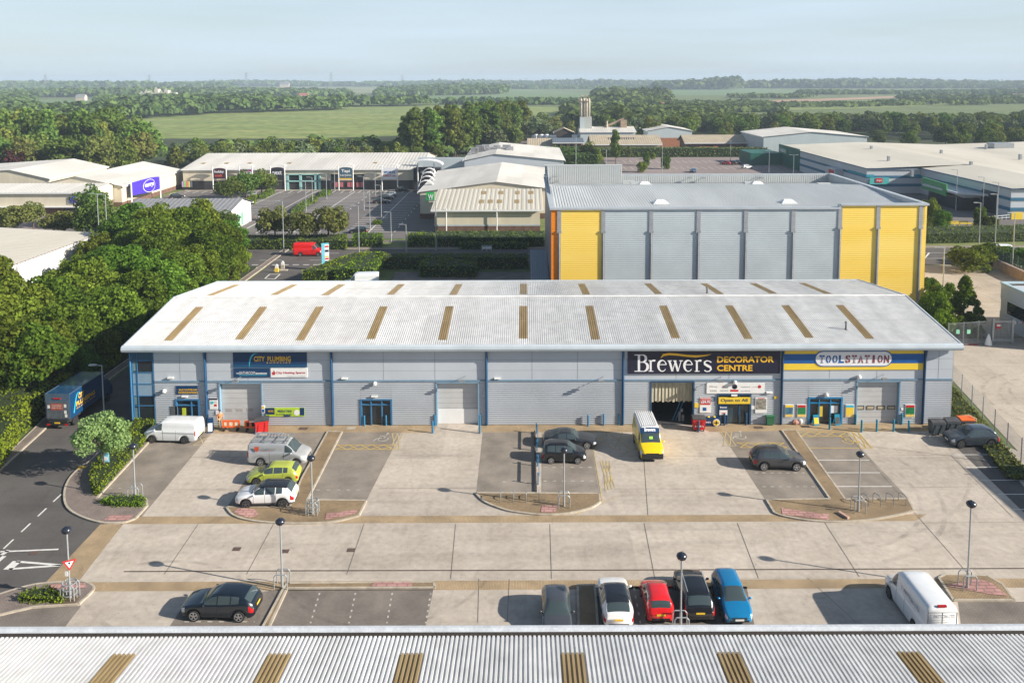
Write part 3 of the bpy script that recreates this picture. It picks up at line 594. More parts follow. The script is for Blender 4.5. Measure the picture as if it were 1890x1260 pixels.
# doors
def shutter(o, label, window_row=True, win=False, lowlight=False):
    x0, x1, _, z1 = o; m = MB(); m.box(x0, x1, FY + .35, FY + .4, 0, z1)
    zz = .05
    while zz < z1 - .5: m.box(x0 + .02, x1 - .02, FY + .325, FY + .349, zz, zz + .47); zz += .5
    q = m.build('roller_door', M_DOOR, B1); q['label'] = label
    if win:
        for k in range(4):
            xa = x0 + .15 + k * (x1 - x0) / 4; w = MB().box(xa, xa + .62, FY + .30, FY + .324, 1.32, 1.60); w.build('window', pmat('cream_blind', (.42, .36, .25), .3, var=.2), q)
            f = MB(); f.box(xa - .05, xa, FY + .29, FY + .323, 1.27, 1.65); f.box(xa + .62, xa + .67, FY + .29, FY + .323, 1.27, 1.65); f.box(xa, xa + .62, FY + .29, FY + .323, 1.6, 1.65); f.box(xa, xa + .62, FY + .29, FY + .323, 1.27, 1.32); f.build('window_frame', M_BLACK, q)
    m = MB(); m.box(x0 - .12, x0, FY - .09, FY + .35, 0, z1 + .05); m.box(x1, x1 + .12, FY - .09, FY + .35, 0, z1 + .05); m.box(x0 - .12, x1 + .12, FY - .09, FY + .3, z1, z1 + .12)
    return m.build('door_surround', pmat('powder_blue', (.20, .33, .45), .4, var=.06), B1)
shutter(openings[1], 'grey roller door behind the orange barriers'); shutter(openings[3], 'pale roller door with white lower panel'); shutter(openings[7], 'sectional door with a row of four small windows', win=True)
o = openings[3]; MB().box(o[0] + .03, o[1] - .03, FY + .30, FY + .324, .03, 1.45).build('roller_door', pmat('fresh_white_panel', (.78, .78, .77), .4, var=.03), B1)
o = openings[1]; m = MB(); [m.box(o[0] + .35 + k * 1.0, o[0] + .95 + k * 1.0, FY + .31, FY + .324, 1.25, 1.55) for k in range(3)]; m.build('vision_panel', pmat('vision_grey', (.38, .36, .35), .4), B1)
# the open loading door with strip curtain
o = openings[4]; m = MB(); m.box(o[0] - .15, o[0], FY - .09, FY + .4, 0, o[3]); m.box(o[1], o[1] + .15, FY - .09, FY + .4, 0, o[3]); m.box(o[0] - .15, o[1] + .15, FY - .09, FY + .4, o[3], o[3] + .12); m.build('door_surround', M_DKBLUE, B1)
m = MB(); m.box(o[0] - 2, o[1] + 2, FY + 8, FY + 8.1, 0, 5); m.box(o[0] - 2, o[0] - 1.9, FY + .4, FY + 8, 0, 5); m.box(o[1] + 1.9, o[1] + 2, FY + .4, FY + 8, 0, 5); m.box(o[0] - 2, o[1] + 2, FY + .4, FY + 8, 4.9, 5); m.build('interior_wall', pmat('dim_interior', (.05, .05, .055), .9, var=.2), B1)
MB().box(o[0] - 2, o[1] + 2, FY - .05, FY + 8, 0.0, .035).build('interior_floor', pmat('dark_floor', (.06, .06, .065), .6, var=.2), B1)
m = MB(); x = o[0] + .06; k = 0
while x < o[1] - .15:
    z0 = 2.15 if k % 3 else 2.05; m.poly([(x, FY + .3 + .05 * (k % 2), z0), (x + .19, FY + .34 + .05 * (k % 2), z0), (x + .19, FY + .34 + .05 * (k % 2), 4.1), (x, FY + .3 + .05 * (k % 2), 4.1)]); x += .165; k += 1
cm = pmat('pvc_curtain', (.50, .47, .36), .35, scale=2.2, col2=(.30, .28, .22), detail=4, stretch=(3, 1, .4)); m.build('strip_curtain', cm, B1)
# entrances
def entrance(o, fr, divs, tz, name='entrance_door', label=None, glass=M_GLASS, trans=True, y0=.12, th=.10):
    x0, x1, _, z1 = o; m = MB(); W_ = x1 - x0
    m.box(x0 - .06, x0 + th, FY - .10, FY + y0 + .15, 0, z1 + .08); m.box(x1 - th, x1 + .06, FY - .10, FY + y0 + .15, 0, z1 + .08); m.box(x0 + th, x1 - th, FY - .10, FY + y0 + .15, z1 - .05, z1 + .08)
    for d in divs: m.box(x0 + W_ * d - .05, x0 + W_ * d + .05, FY - .02, FY + y0 + .1, 0, z1 - .05)
    if tz: m.box(x0 + th, x1 - th, FY - .015, FY + y0 + .09, tz - .05, tz + .05)
    q = m.build(name, fr, B1); 
    if label: q['label'] = label
    prev = 0
    for d in list(divs) + [1]:
        xa, xb = x0 + W_ * prev + .05, x0 + W_ * d - .05
        MB().box(xa, xb, FY + y0, FY + y0 + .02, .08, z1 - .06).build('glass_pane', glass, q); prev = d
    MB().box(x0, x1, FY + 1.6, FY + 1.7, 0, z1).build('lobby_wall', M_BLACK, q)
    return q
M_MIDB = pmat('bright_blue_frame', (.02, .20, .42), .4, var=.06)
q = entrance(openings[0], M_BLUE, (.66,), 2.0, label='blue framed sales counter entrance'); MB().box(fx(333), fx(340), FY + .09, FY + .115, .9, 1.7).build('poster', pmat('lime_poster', (.5, .6, .05), .5, var=.1), q)
entrance(openings[2], M_BLUE, (.33, .68), 2.0, label='empty glazed entrance with blue frame')
q = entrance(openings[5], M_DKBLUE, (.30, .66), 2.15, label='dark glazed entrance under the open to all fascia', glass=pmat('door_glass', (.03, .06, .08), .1, var=.3, scale=2, spec=.8))
q = entrance(openings[6], M_MIDB, (.32, .66), 2.05, label='bright blue framed automatic entrance')
o = openings[6]; MB().box(o[0] + .9, o[0] + 1.35, FY + .07, FY + .1, .7, 1.7).build('poster', pmat('yellow_sheet', (.7, .5, .05), .5, var=.1), q); MB().box(o[0] + 2.1, o[0] + 2.75, FY + .07, FY + .1, 1.05, 1.75).build('poster', M_WHITE, q)
# corner glazing tower, left end
m = MB(); x0, x1 = BX0, BX0 + 2.0; z_ = [0, .9, 2.75, 2.85, 4.3, 4.45, 5.3, 7.7]
fr = MB()
for x in (x0, x0 + .45, x1 - .06): fr.box(x, x + .07, FY - .06, FY + .03, 0, 7.75)
for z in (.05, 1.95, 2.9, 4.05, 5.15, 6.3, 7.65): fr.box(x0, x1, FY - .055, FY + .02, z, z + .08)
for y in (FY, FY + .9, FY + 1.9): fr.box(x0 - .05, x0 + .02, y, y + .07, 0, 7.75)
for z in (.05, 2.9, 5.15, 7.65): fr.box(x0 - .045, x0 + .015, FY, FY + 2, z, z + .08)
fr.tube((x0 - .12, FY - .1, 0), (x0 - .12, FY - .1, 7.6), .09, 8)
g = fr.build('corner_glazing', M_BLUE, B1)
for (za, zb_, mt, nm) in ((.1, 1.95, M_GLASS, 'window_pane'), (2.03, 2.9, M_GLASS, 'window_pane'), (2.98, 5.15, pmat('spandrel_blue', (.23, .33, .42), .35, var=.05), 'spandrel_panel'), (5.23, 6.3, M_GLASS, 'window_pane'), (6.38, 7.65, pmat('dark_spandrel', (.04, .10, .16), .3, var=.05), 'spandrel_panel')):
    MB().box(x0 + .05, x1 - .03, FY - .01, FY + .01, za, zb_).build(nm, mt, g); MB().box(x0 - .01, x0 + .01, FY + .05, FY + 2, za, zb_).build(nm, mt, g)
m = MB(); m.box(x0 + .1, x0 + .4, FY - .02, FY - .011, 5.35, 6.25); m.box(x0 + .1, x0 + .4, FY - .02, FY - .011, 2.1, 2.85); m.box(x0 + .1, x0 + .4, FY - .02, FY - .011, .2, 1.8); m.build('window_blind', M_GLASSG, g)
MB().box(fx(314), fx(326), FY - .1, FY - .051, 1.1, 1.95).build('wall_vent', pmat('vent_grey', (.10, .11, .12), .5, var=.2), B1)
# wall mounted flood lights and small lamps
def wall_lamp(px, py, kind, name='flood_light'):
    c = PW(px, py, FY - .1); m = MB()
    if kind == 'arm': m.tube((c.x + .5, FY, c.z + .15), (c.x + .1, FY - .75, c.z + .05), .025, 6); m.box(c.x - .05, c.x + .45, FY - 1.0, FY - .7, c.z - .08, c.z + .08); mt = M_GALV
    elif kind == 'globe': m.ball((c.x, FY - .22, c.z), .2, 10, 8); m.box(c.x - .1, c.x + .1, FY - .1, FY - .04, c.z - .1, c.z + .1); mt = M_WHITE
    else: m.box(c.x - .28, c.x + .28, FY - .2, FY - .05, c.z - .07, c.z + .07); mt = M_WHITE
    m.build(name, mt, B1)
for a in ((436, 698, 'arm'), (850, 697, 'arm'), (1105, 698, 'arm'), (1322, 698, 'arm'), (1622, 694, 'arm'), (304, 721, 'globe'), (692, 707, 'globe'), (1356, 705, 'globe'), (1585, 695, 'globe'), (315, 697, 'box'), (636, 698, 'box'), (918, 698, 'box'), (341, 731, 'box'), (691, 731, 'box'), (1355, 729, 'box'), (1525, 728, 'globe'), (1420, 724, 'box')): wall_lamp(*a)
# ---- signs (each a thing on the facade)
def fp(y): return lambda x, z: (x, y, z)
N_NAVY = pmat('navy_sign', (.006, .04, .115), .4, var=.04); N_NIGHT = pmat('midnight_sign', (.014, .014, .035), .4, var=.04); N_YEL = pmat('sign_yellow', (.80, .46, .03), .4, var=.03); N_YEL2 = pmat('bright_sign_yellow', (.82, .58, .05), .4, var=.03)
N_RB = pmat('royal_blue', (.01, .10, .33), .4, var=.03); N_LW = pmat('letter_white', (.78, .79, .82), .4, var=.02); N_RED = pmat('sign_red', (.55, .03, .03), .4, var=.04); N_CY = pmat('sign_cyan', (.05, .45, .62), .4, var=.03)
N_GRY = pmat('letter_grey', (.22, .23, .25), .5, var=0)
def board(name, label, px0, py0, px1, py1, mt, y=FY - .10, th=.07, cat='sign', group=None, frame=None):
    a, b = PW(px0, py0, y), PW(px1, py1, y); o = MB().box(a.x, b.x, y, y + th, b.z, a.z).build(name, mt, off=(0, 0, 0)); tag(o, label, cat, group)
    return o, a.x, b.x, b.z, a.z, y
def lettering(o, body, x0, x1, z0, z1, y, mt, bold=.0, name='lettering'):
    m = MB(); text_into(m, body, fp(y - .012), x0, x1, z0, z1, bold); m.build(name, mt, o); return m
def part_box(o, x0, x1, z0, z1, y, mt, name='panel', d=.01): return MB().box(x0, x1, y - d, y + .02, z0, z1).build(name, mt, o)
def ux(px): return fx(px) 
Z_ = lambda py: PW(970, py, FY - .1).z
X_ = lambda px: PW(px, 670, FY - .1).x
# city plumbing
o, x0, x1, z0, z1, y = board('shop_sign', 'navy shop sign with orange capitals and a pale blue arch above the leftmost roller door', 429.5, 649, 566.5, 677.5, N_NAVY)
lettering(o, 'CITY  PLUMBING', X_(469), X_(537), Z_(665.5), Z_(656), y, N_YEL, .028); lettering(o, 'S U P P L I E S', X_(492), X_(536), Z_(668.8), Z_(666.8), y, N_YEL, .0)
m = MB(); pts = [Vector((X_(460) + (X_(480) - X_(460)) * (1 - math.cos(1.65 * t)) / 1.08, y - .02, Z_(675) + (Z_(650.5) - Z_(675)) * math.sin(math.pi * .66 * t))) for t in np.linspace(0, 1, 14)]
for i in range(13):
    w_ = .02 + .05 * math.sin(math.pi * (i + .5) / 13); a, b = pts[i], pts[i + 1]; m.add([(a.x - w_, a.y, a.z), (a.x + w_, a.y, a.z - .05), (b.x + w_, b.y, b.z - .05), (b.x - w_, b.y, b.z)], [(0, 1, 2, 3)])
m.build('arch_emblem', N_CY, o)
part_box(o, x0, x1, z0, z0 + .25, y, pmat('mid_navy', (.01, .075, .17), .4, var=0), 'lower_strip')
o, x0, x1, z0, z1, y = board('shop_sign', 'smaller navy bathroom showroom sign with white letters, left below the big navy sign', 430.5, 680, 497.5, 696, N_NAVY)
lettering(o, 'THE', X_(435), X_(440.5), Z_(688.6), Z_(686), y, N_LW, .02); lettering(o, 'BATHROOM', X_(441.5), X_(470), Z_(689.3), Z_(683.8), y, N_LW, .0); lettering(o, 'SHOWROOM', X_(471), X_(492), Z_(689.1), Z_(686), y, N_LW, .05); part_box(o, X_(440), X_(492), Z_(691.4), Z_(690.6), y, N_CY, 'underline')
o, x0, x1, z0, z1, y = board('shop_sign', 'white heating spares sign with red letters, right below the big navy sign', 499.5, 679.5, 567.5, 696, M_WHITE)
lettering(o, 'City Heating Spares', X_(509), X_(563), Z_(689.5), Z_(684), y, N_RED, .015); lettering(o, 'heating parts and controls', X_(529), X_(563), Z_(694), Z_(692), y, N_GRY)
m = MB(); c = (X_(504.5), Z_(686.5)); m.add([(c[0] + dx, y - .012, c[1] + dz) for dx, dz in ((-.12, -.2), (.12, -.2), (.17, 0), (.03, .26), (-.05, .02), (-.15, .1))], [(0, 1, 2, 3, 4, 5)]); m.build('flame_emblem', N_RED, o)
o, x0, x1, z0, z1, y = board('entrance_sign', 'small navy sales counter sign with orange capitals above the left entrance', 325, 712.5, 365, 727, N_NAVY)
lettering(o, 'SALES COUNTER AND', X_(328), X_(362), Z_(719), Z_(715.6), y, N_YEL, .03); lettering(o, 'SHOWROOM ENTRANCE', X_(327), X_(363), Z_(724), Z_(720.5), y, N_YEL, .03)
o, x0, x1, z0, z1, y = board('banner', 'lime green banner with navy end panels on the ribbed wall right of the red bin', 490, 752.5, 562, 768, pmat('lime_banner', (.42, .62, .04), .5, var=.08, scale=2))
part_box(o, x0, X_(504), z0 + .2, z1, y, N_NAVY, 'end_panel'); part_box(o, X_(551), x1, z0 + .1, z1, y, N_NAVY, 'end_panel'); lettering(o, 'HEATING', X_(492), X_(502), Z_(759), Z_(755), y - .01, N_YEL, .02); lettering(o, 'PRODUCT BOX', X_(510), X_(536), Z_(759.5), Z_(755), y, N_NAVY, .03)
lettering(o, 'IN STORE NOW', X_(507), X_(536), Z_(765), Z_(761.5), y, N_NAVY, .0); m = MB(); m.tube((X_(545), y - .015, Z_(760)), (X_(545), y - .001, Z_(760)), .27, 14); m.build('roundel', M_WHITE, o); part_box(o, X_(521), X_(533), Z_(767), Z_(764), y - .005, N_NAVY, 'logo_patch')
for px0, py0, px1, py1, lb, bg_, tx in ((386.5, 735, 402, 755, 'white framed poster board with teal and red text right of the first blue downpipe', M_WHITE, 1), (482.5, 748, 489, 762, 'narrow white safety notice at the left end of the lime green banner', M_WHITE, 2), (398, 758, 405, 765, 'little white notice low on the wall left of the orange barriers', M_WHITE, 3)):
    o, x0, x1, z0, z1, y = board('wall_poster', lb, px0, py0, px1, py1, bg_, cat='poster')
    if tx == 1: part_box(o, x0, x1, z1 - .15, z1, y, N_NIGHT, 'header'); m = MB(); m.tube((x0 + .25, y - .02, z1 - .4), (x0 + .25, y - .001, z1 - .4), .15, 10); m.build('teal_disc', pmat('teal', (.05, .5, .5), .5, var=0), o); lettering(o, 'TRADE', x0 + .35, x1 - .08, z0 + .62, z0 + .74, y, N_RED); part_box(o, x0 + .42, x1 - .08, z0 + .28, z0 + .5, y, N_RED, 'price_patch'); 
    if tx == 2: part_box(o, x0 + .05, x1 - .05, z0 + .08, z0 + .35, y, N_RB, 'blue_patch'); part_box(o, x0 + .05, x1 - .05, z1 - .3, z1 - .1, y, N_YEL2, 'yellow_patch')
# Brewers
BR = board('shop_sign', 'very large midnight blue decorator shop sign with white serif name and yellow swoosh', 1159, 647, 1439.5, 689, N_NIGHT, y=FY - .16, th=.13); o, x0, x1, z0, z1, y = BR
def sy(v): return 630 + v / 5.48
def sxx(v): return 1140 + v / 5.48
yy = y - .012; LT = MB(); zc = [0.0]
def stroke(pts, ws):
    """flat pen stroke through points given in zoomed picture units; each one a hair in front of the last"""
    zc[0] += .0012; yk = yy - zc[0]; Q = [Vector((PW(sxx(a), sy(b), y).x, PW(sxx(a), sy(b), y).z)) for a, b in pts]
    n = len(Q); L = []; R_ = []
    for i in range(n):
        d = (Q[min(n - 1, i + 1)] - Q[max(0, i - 1)]).normalized(); nrm = Vector((-d.y, d.x)); h = ws[i] / 2 / 5.48 / 20.3
        L.append(Q[i] + nrm * h); R_.append(Q[i] - nrm * h)
    LT.add([(v.x, yk, v.y) for v in L + R_], [(i, i + 1, n + i + 1, n + i) for i in range(n - 1)])
def arc(cx, cy, rx, ry, a0, a1, n=12): return [(cx + rx * math.cos(math.radians(a)), cy - ry * math.sin(math.radians(a))) for a in np.linspace(a0, a1, n)]
# B
stroke([(215, 132), (215, 303)], [24, 24]); stroke([(170, 136), (250, 136)], [9, 9]); stroke([(170, 300), (255, 300)], [9, 9])
stroke(arc(250, 171, 36, 36, 90, -90), [9, 12, 16, 21, 25, 26, 26, 25, 21, 16, 12, 9]); stroke([(225, 209), (262, 209)], [8, 8])
stroke(arc(258, 255, 46, 46, 90, -90), [9, 12, 17, 23, 28, 29, 29, 28, 23, 17, 12, 9])
def r_(x): stroke([(x + 22, 190), (x + 22, 300)], [20, 20]); stroke([(x, 300), (x + 50, 300)], [8, 8]); stroke([(x, 192), (x + 22, 192)], [8, 8]); stroke(arc(x + 52, 217, 28, 26, 175, 55, 8), [6, 8, 11, 14, 17, 20, 22, 20])
def e_(x): stroke(arc(x + 46, 245, 40, 55, 20, 325, 22), [12, 10, 9, 9, 10, 13, 17, 21, 24, 26, 26, 25, 23, 20, 17, 14, 12, 11, 10, 9, 8, 6]); stroke([(x + 12, 233), (x + 86, 233)], [8, 8]); stroke([(x + 84, 235), (x + 84, 222)], [12, 12])
r_(312); e_(405)
def w_(x): 
    for a, b, t in (((x + 14, 193), (x + 46, 300), 22), ((x + 46, 300), (x + 76, 193), 9), ((x + 70, 193), (x + 102, 300), 22), ((x + 102, 300), (x + 134, 193), 9)): stroke([a, b], [t, t])
    stroke([(x - 4, 193), (x + 40, 193)], [8, 8]); stroke([(x + 114, 193), (x + 152, 193)], [8, 8]); stroke([(x + 54, 193), (x + 88, 193)], [8, 8])
w_(508); e_(668); r_(778)
stroke([(946, 210), (925, 196), (898, 193), (878, 206), (880, 226), (908, 243), (936, 258), (944, 280), (926, 298), (900, 302), (876, 290)], [12, 10, 12, 18, 24, 27, 24, 18, 12, 10, 14])
LT.build('lettering', N_LW, o)
LT = MB(); stroke([(435, 165), (462, 135), (520, 126), (600, 131), (700, 143), (790, 149), (880, 141), (945, 128)], [6, 24, 24, 22, 22, 24, 16, 3]); LT.build('swoosh', N_YEL, o)
lettering(o, 'DECORATOR', PW(sxx(1005), 670, y).x, PW(sxx(1580), 670, y).x, PW(970, sy(214) + 1, y).z, PW(970, sy(150) + 1, y).z, y, N_YEL, .03)
lettering(o, 'CENTRE', PW(sxx(1005), 670, y).x, PW(sxx(1365), 670, y).x, PW(970, sy(299) + 1, y).z, PW(970, sy(237) + 1, y).z, y, N_YEL, .03)
o, x0, x1, z0, z1, y = board('supplier_board', 'long white board of small supplier logos above the dark glazed entrance', 1304.5, 707, 1411, 725.5, M_WHITE)
m = MB(); text_into(m, 'Albany', fp(y - .012), X_(1310), X_(1325), Z_(716), Z_(712.5), .0); text_into(m, 'dulux', fp(y - .012), X_(1333), X_(1345), Z_(717), Z_(713)); text_into(m, 'leyland', fp(y - .012), X_(1369), X_(1385), Z_(716.5), Z_(713.5)); text_into(m, 'johnstone', fp(y - .012), X_(1389), X_(1402), Z_(716), Z_(714)); text_into(m, 'CROWN', fp(y - .012), X_(1330), X_(1345), Z_(723), Z_(720.4)); text_into(m, 'Little', fp(y - .012), X_(1312), X_(1324), Z_(723), Z_(720)); text_into(m, 'sandtex', fp(y - .012), X_(1368), X_(1386), Z_(723), Z_(721)); m.build('lettering', N_GRY, o)
m = MB(); m.tube((X_(1357), y - .012, Z_(714.5)), (X_(1357), y, Z_(714.5)), .24, 14); m.build('black_roundel', N_NIGHT, o); part_box(o, X_(1349), X_(1364), Z_(723.5), Z_(720), y, N_RED, 'red_logo')
m = MB(); m.tube((X_(1403), y - .012, Z_(714.5)), (X_(1403), y, Z_(714.5)), .16, 12); m.add([(X_(1333), y - .012, Z_(713.5)), (X_(1339), y - .012, Z_(711.5)), (X_(1336), y - .012, Z_(714))], [(0, 2, 1)]); m.build('coloured_logo', N_RED, o)
o, x0, x1, z0, z1, y = board('entrance_sign', 'yellow open to all fascia over the dark glazed entrance', 1326.5, 733.5, 1385, 745, N_YEL2, y=FY - .16, th=.1); lettering(o, 'Open to All', X_(1331.5), X_(1381), z0 + .12, z1 - .1, y, N_NAVY, .01)
lettering_o = MB(); text_into(lettering_o, '3', fp(FY - .12), X_(1314), X_(1321.5), Z_(741.5), Z_(732.5), .03); o = lettering_o.build('unit_number', M_DKBLUE); tag(o, 'dark blue figure 3 on the ribbed wall left of the dark glazed entrance', 'number')
for args in ((1292, 733.5, 1312, 761.5, 'red and white price poster right of the open loading door', 'A'), (1394.5, 733.5, 1415, 762, 'dark photo poster in white frame right of the dark glazed entrance', 'B'), (1282, 744, 1289, 752, 'small yellow notice beside the open loading door', 'C'), (1387, 749, 1392.5, 755, 'tiny white notice between the dark glazed entrance and the photo poster', 'D'), (1429.5, 731, 1434.5, 736, 'tiny yellow warning sticker on the ribbed wall left of the fifth downpipe', 'C')):
    o, x0, x1, z0, z1, y = board('wall_poster', args[4], *args[:4], M_WHITE if args[5] != 'C' else N_YEL2, cat='poster')
    if args[5] == 'A':
        part_box(o, x0 + .04, x1 - .04, z1 - .7, z1 - .04, y, N_RED, 'red_panel'); lettering(o, '£39.75', x0 + .1, x1 - .1, z1 - .55, z1 - .3, y - .012, N_LW, .04); lettering(o, 'TRADE PRICE', x0 + .12, x1 - .12, z1 - .22, z1 - .12, y - .012, N_LW, .02); part_box(o, x0 + .28, x0 + .62, z0 + .2, z0 + .52, y, N_RB, 'paint_tin')
    if args[5] == 'B': part_box(o, x0 + .06, x1 - .06, z0 + .35, z1 - .12, y, pmat('photo_print', (.16, .15, .13), .4, scale=3, col2=(.45, .42, .36)), 'photo'); part_box(o, x0 + .2, x1 - .2, z1 - .1, z1 - .04, y, N_RED, 'title_bar')
o, x0, x1, z0, z1, y = board('door_poster', 'navy and white poster on the left pane of the dark glazed entrance', 1327.5, 747, 1343, 766, N_NAVY, y=FY - .13, th=.03, cat='poster'); lettering(o, 'Brewers', x0 + .08, x1 - .08, z1 - .32, z1 - .14, y, N_LW, .03); part_box(o, x0 + .03, x1 - .03, z0 + .03, z0 + .5, y, M_WHITE, 'white_panel'); part_box(o, x0 + .2, x1 - .2, z0 + .2, z0 + .26, y - .01, N_RED, 'red_bar')
# toolstation
o, x0, x1, z0, z1, y = board('shop_sign', 'yellow and blue striped tool shop sign with white rounded centre panel', 1447.5, 645.5, 1703.5, 682, N_YEL2)
part_box(o, x0, x1, Z_(672), Z_(654.5), y, N_RB, 'blue_stripe')
def pill(xa, xb, za, zb_, yk, mt, name):
    r = (zb_ - za) / 2; cz = (za + zb_) / 2; pts = [(xb - r + r * math.cos(a), yk, cz + r * math.sin(a)) for a in np.linspace(-math.pi / 2, math.pi / 2, 12)] + [(xa + r + r * math.cos(a), yk, cz + r * math.sin(a)) for a in np.linspace(math.pi / 2, 1.5 * math.pi, 12)]
    m = MB(); n = len(pts); m.poly([p for p in pts][::1]); m.add([*pts, *[(p[0], yk + .03, p[2]) for p in pts]], [(i, n + i, n + (i + 1) % n, (i + 1) % n) for i in range(n)]); m.build(name, mt, o)
pill(X_(1503), X_(1647), Z_(677.8), Z_(648.6), y - .035, N_RB, 'blue_border'); pill(X_(1505), X_(1645), Z_(676.2), Z_(650.4), y - .045, N_LW, 'white_panel')
def slab(body, x0, x1, z0, z1, yk, mt):
    """capitals with slab serifs and a stencil cut"""
    n = len(body); w_l = (x1 - x0) / n; m = MB()
    for i, ch in enumerate(body):
        a = x0 + i * w_l + w_l * .10; b = a + w_l * .8
        if ch == 'I': a += w_l * .22; b -= w_l * .22
        text_into(m, ch, fp(yk), a, b, z0, z1, .045)
        t = w_l * .11; c = (a + b) / 2
        if ch in 'TIL': 
            cx = c if ch != 'L' else a + t; m.box(cx - t * 1.9, cx + t * 1.9, yk - .004, yk - .002, z0, z0 + t * .8)
        if ch == 'T': m.box(a, a + t, yk - .004, yk - .002, z1 - t * 2.4, z1 - t * .5); m.box(b - t, b, yk - .004, yk - .002, z1 - t * 2.4, z1 - t * .5)
        if ch == 'L': m.box(b - t, b, yk - .004, yk - .002, z0, z0 + t * 2.4)
        if ch in 'OATS': MB().box(c - t * .28, c + t * .28, yk - .010, yk - .006, z0, z1).build('stencil_gap', N_LW, o)
        if ch == 'A' or ch == 'N': m.box(a - t * .5, a + t * 1.4, yk - .004, yk - .002, z0, z0 + t * .7); m.box(b - t * 1.4, b + t * .5, yk - .004, yk - .002, z0, z0 + t * .7)
    m.build('lettering', mt, o)
c1, c2 = X_(1510.5), X_(1641.5); cm_ = c1 + (c2 - c1) * 4.02 / 11.0
slab('TOOL', c1, cm_, Z_(671), Z_(656.5), y - .06, N_RB); slab('STATION', cm_, c2, Z_(671), Z_(656.5), y - .06, pmat('letter_maroon', (.25, .05, .06), .5, var=0))
for i, (px0, px1, bc, lb) in enumerate(((1449, 1464, N_YEL2, 'yellow topped tool poster, left of two beside the bright blue entrance'), (1471.5, 1487.5, N_RED, 'red topped green tool poster, nearer the bright blue entrance'), (1561, 1576, N_CY, 'pale blue and yellow poster right of the bright blue entrance'), (1671.5, 1688, N_RED, 'red topped green tool poster right of the door with small windows'))):
    o, x0, x1, z0, z1, y = board('wall_poster', lb, px0, 746.5, px1, 769.5, M_WHITE, cat='poster')
    part_box(o, x0 + .04, x1 - .04, z1 - .27, z1 - .04, y, bc, 'header'); part_box(o, x0 + .04, x1 - .04, z0 + .28, z1 - .28, y, [pmat('poster_blue', (.06, .17, .25), .5, scale=4, var=.5), pmat('poster_green', (.02, .2, .07), .5, var=.3, scale=3), N_YEL2, MATS['poster_green']][i] if i != 3 else MATS['poster_green'], 'picture'); part_box(o, x0 + .04, x1 - .04, z0 + .04, z0 + .27, y, pmat('poster_food', (.75, .35, .08), .5, scale=6, col2=(.8, .7, .2)), 'footer')
o, *_ = board('wall_poster', 'tiny white notice right of the door with small windows', 1663.5, 752, 1667, 757, M_WHITE, cat='poster')
# ---------------------------------------------------- near building (its roof fills the bottom edge)
B2 = thing('trade_building', 'near trade unit whose ribbed roof with brown skylights fills the bottom edge', 'building', (0, 24, 0))
NE, NZ, NR, NRZ = 34.55, 7.98, 22.4, 9.38
gable_roof(B2, -48, 62, 10.2, NR, NE - .84, NZ, NRZ, NZ + .06, M_ROOF, pitch=.2, depth=.075)
B2.children[-1]
for q in [c for c in B2.children if c.name.startswith('roof_slope')][1:2]:
    U = Vector((0, NE - .84 - NR, NZ + .06 - NRZ)); N = Vector((1, 0, 0)).cross(U).normalized(); pt = 110 / 550
    for px in (221, 510, 757, 1048.5, 1340, 1672):
        x = PW(px, 1193, 32.4).x; k = round((x + 48) / pt) - 2; s = MB(); corr(s, Vector((-48 + k * pt, NR, NRZ)) + U * .12 + N * .015, U * .765, (5 * pt, 0, 0), N, pt, .08); s.build('skylight', M_SKYL, q)
MB().box(-48.1, 62.1, NE - .86, NE - .42, NZ - .5, NZ - .0).build('gutter_channel', pmat('gutter_dark', (.035, .028, .022), .8, var=.3, scale=4), B2)
m = MB(); m.tube((-48.1, NE - .2, NZ - .16), (62.1, NE - .2, NZ - .16), .27, 12); m.build('eaves_gutter', pmat('worn_fascia', (.45, .48, .52), .5, scale=1.5, col2=(.55, .58, .62), detail=8, fine=.1, bscale=9), B2)
m = MB(); m.box(-47, 61, 11.5, 33.1, 0, 7.7); m.build('wall', M_GREYU, B2)
# ---------------------------------------------------- yellow and grey storage building
YX0, YX1, YY, YB = 3.55, 55.9, 112, 148; ZT = 14.35
B3 = thing('storage_building', 'tall storage building clad in ribbed grey and yellow panels with flat parapet roof', 'building', (YX0, YY, 0))
def yx(px): return PW(px, 480, YY).x
cols = [(1018, 1032, M_OCLAD), (1032, 1113, M_YCLAD), (1113, 1201, M_SCLAD), (1201, 1288, M_SCLAD), (1288, 1375, M_SCLAD), (1375, 1462, M_SCLAD), (1462, 1548, M_SCLAD), (1548, 1618, M_YCLAD), (1618, 1696, M_YCLAD), (1696, 1709, M_YCLAD)]
for a, b, mt in cols:
    m = MB(); xa, xb = yx(a), yx(b); zt = ZT if b <= 1548 else ZT + .45
    if a == 1018: xa = YX0
    if b == 1709: xb = YX1
    corr(m, (xa, YY, 0), (xb - xa, 0, 0), (0, 0, zt), (0, -1, 0), .27, .022); m.build('cladding_panel', mt, B3)
for px in (1032, 1113, 1201, 1288, 1375, 1462, 1548, 1618, 1696):
    x = yx(px); zt = ZT if px < 1548 else ZT + .45; m = MB(); m.box(x - .28, x + .28, YY - .10, YY - .03, zt - 3.0, zt - .1); m.box(x - .34, x + .34, YY - .22, YY - .05, zt - 3.3, zt - 3.0); m.tube((x, YY - .14, 0), (x, YY - .14, zt - 3.3), .10, 8); m.box(x - .2, x + .2, YY - .08, YY - .05, 0, zt - 3.3)
    m.build('downpipe', pmat('pipe_silver', (.42, .43, .46), .35, metal=.5, var=.1), B3)
cp = pmat('parapet_coping', (.42, .46, .50), .45, var=.08, scale=.6)
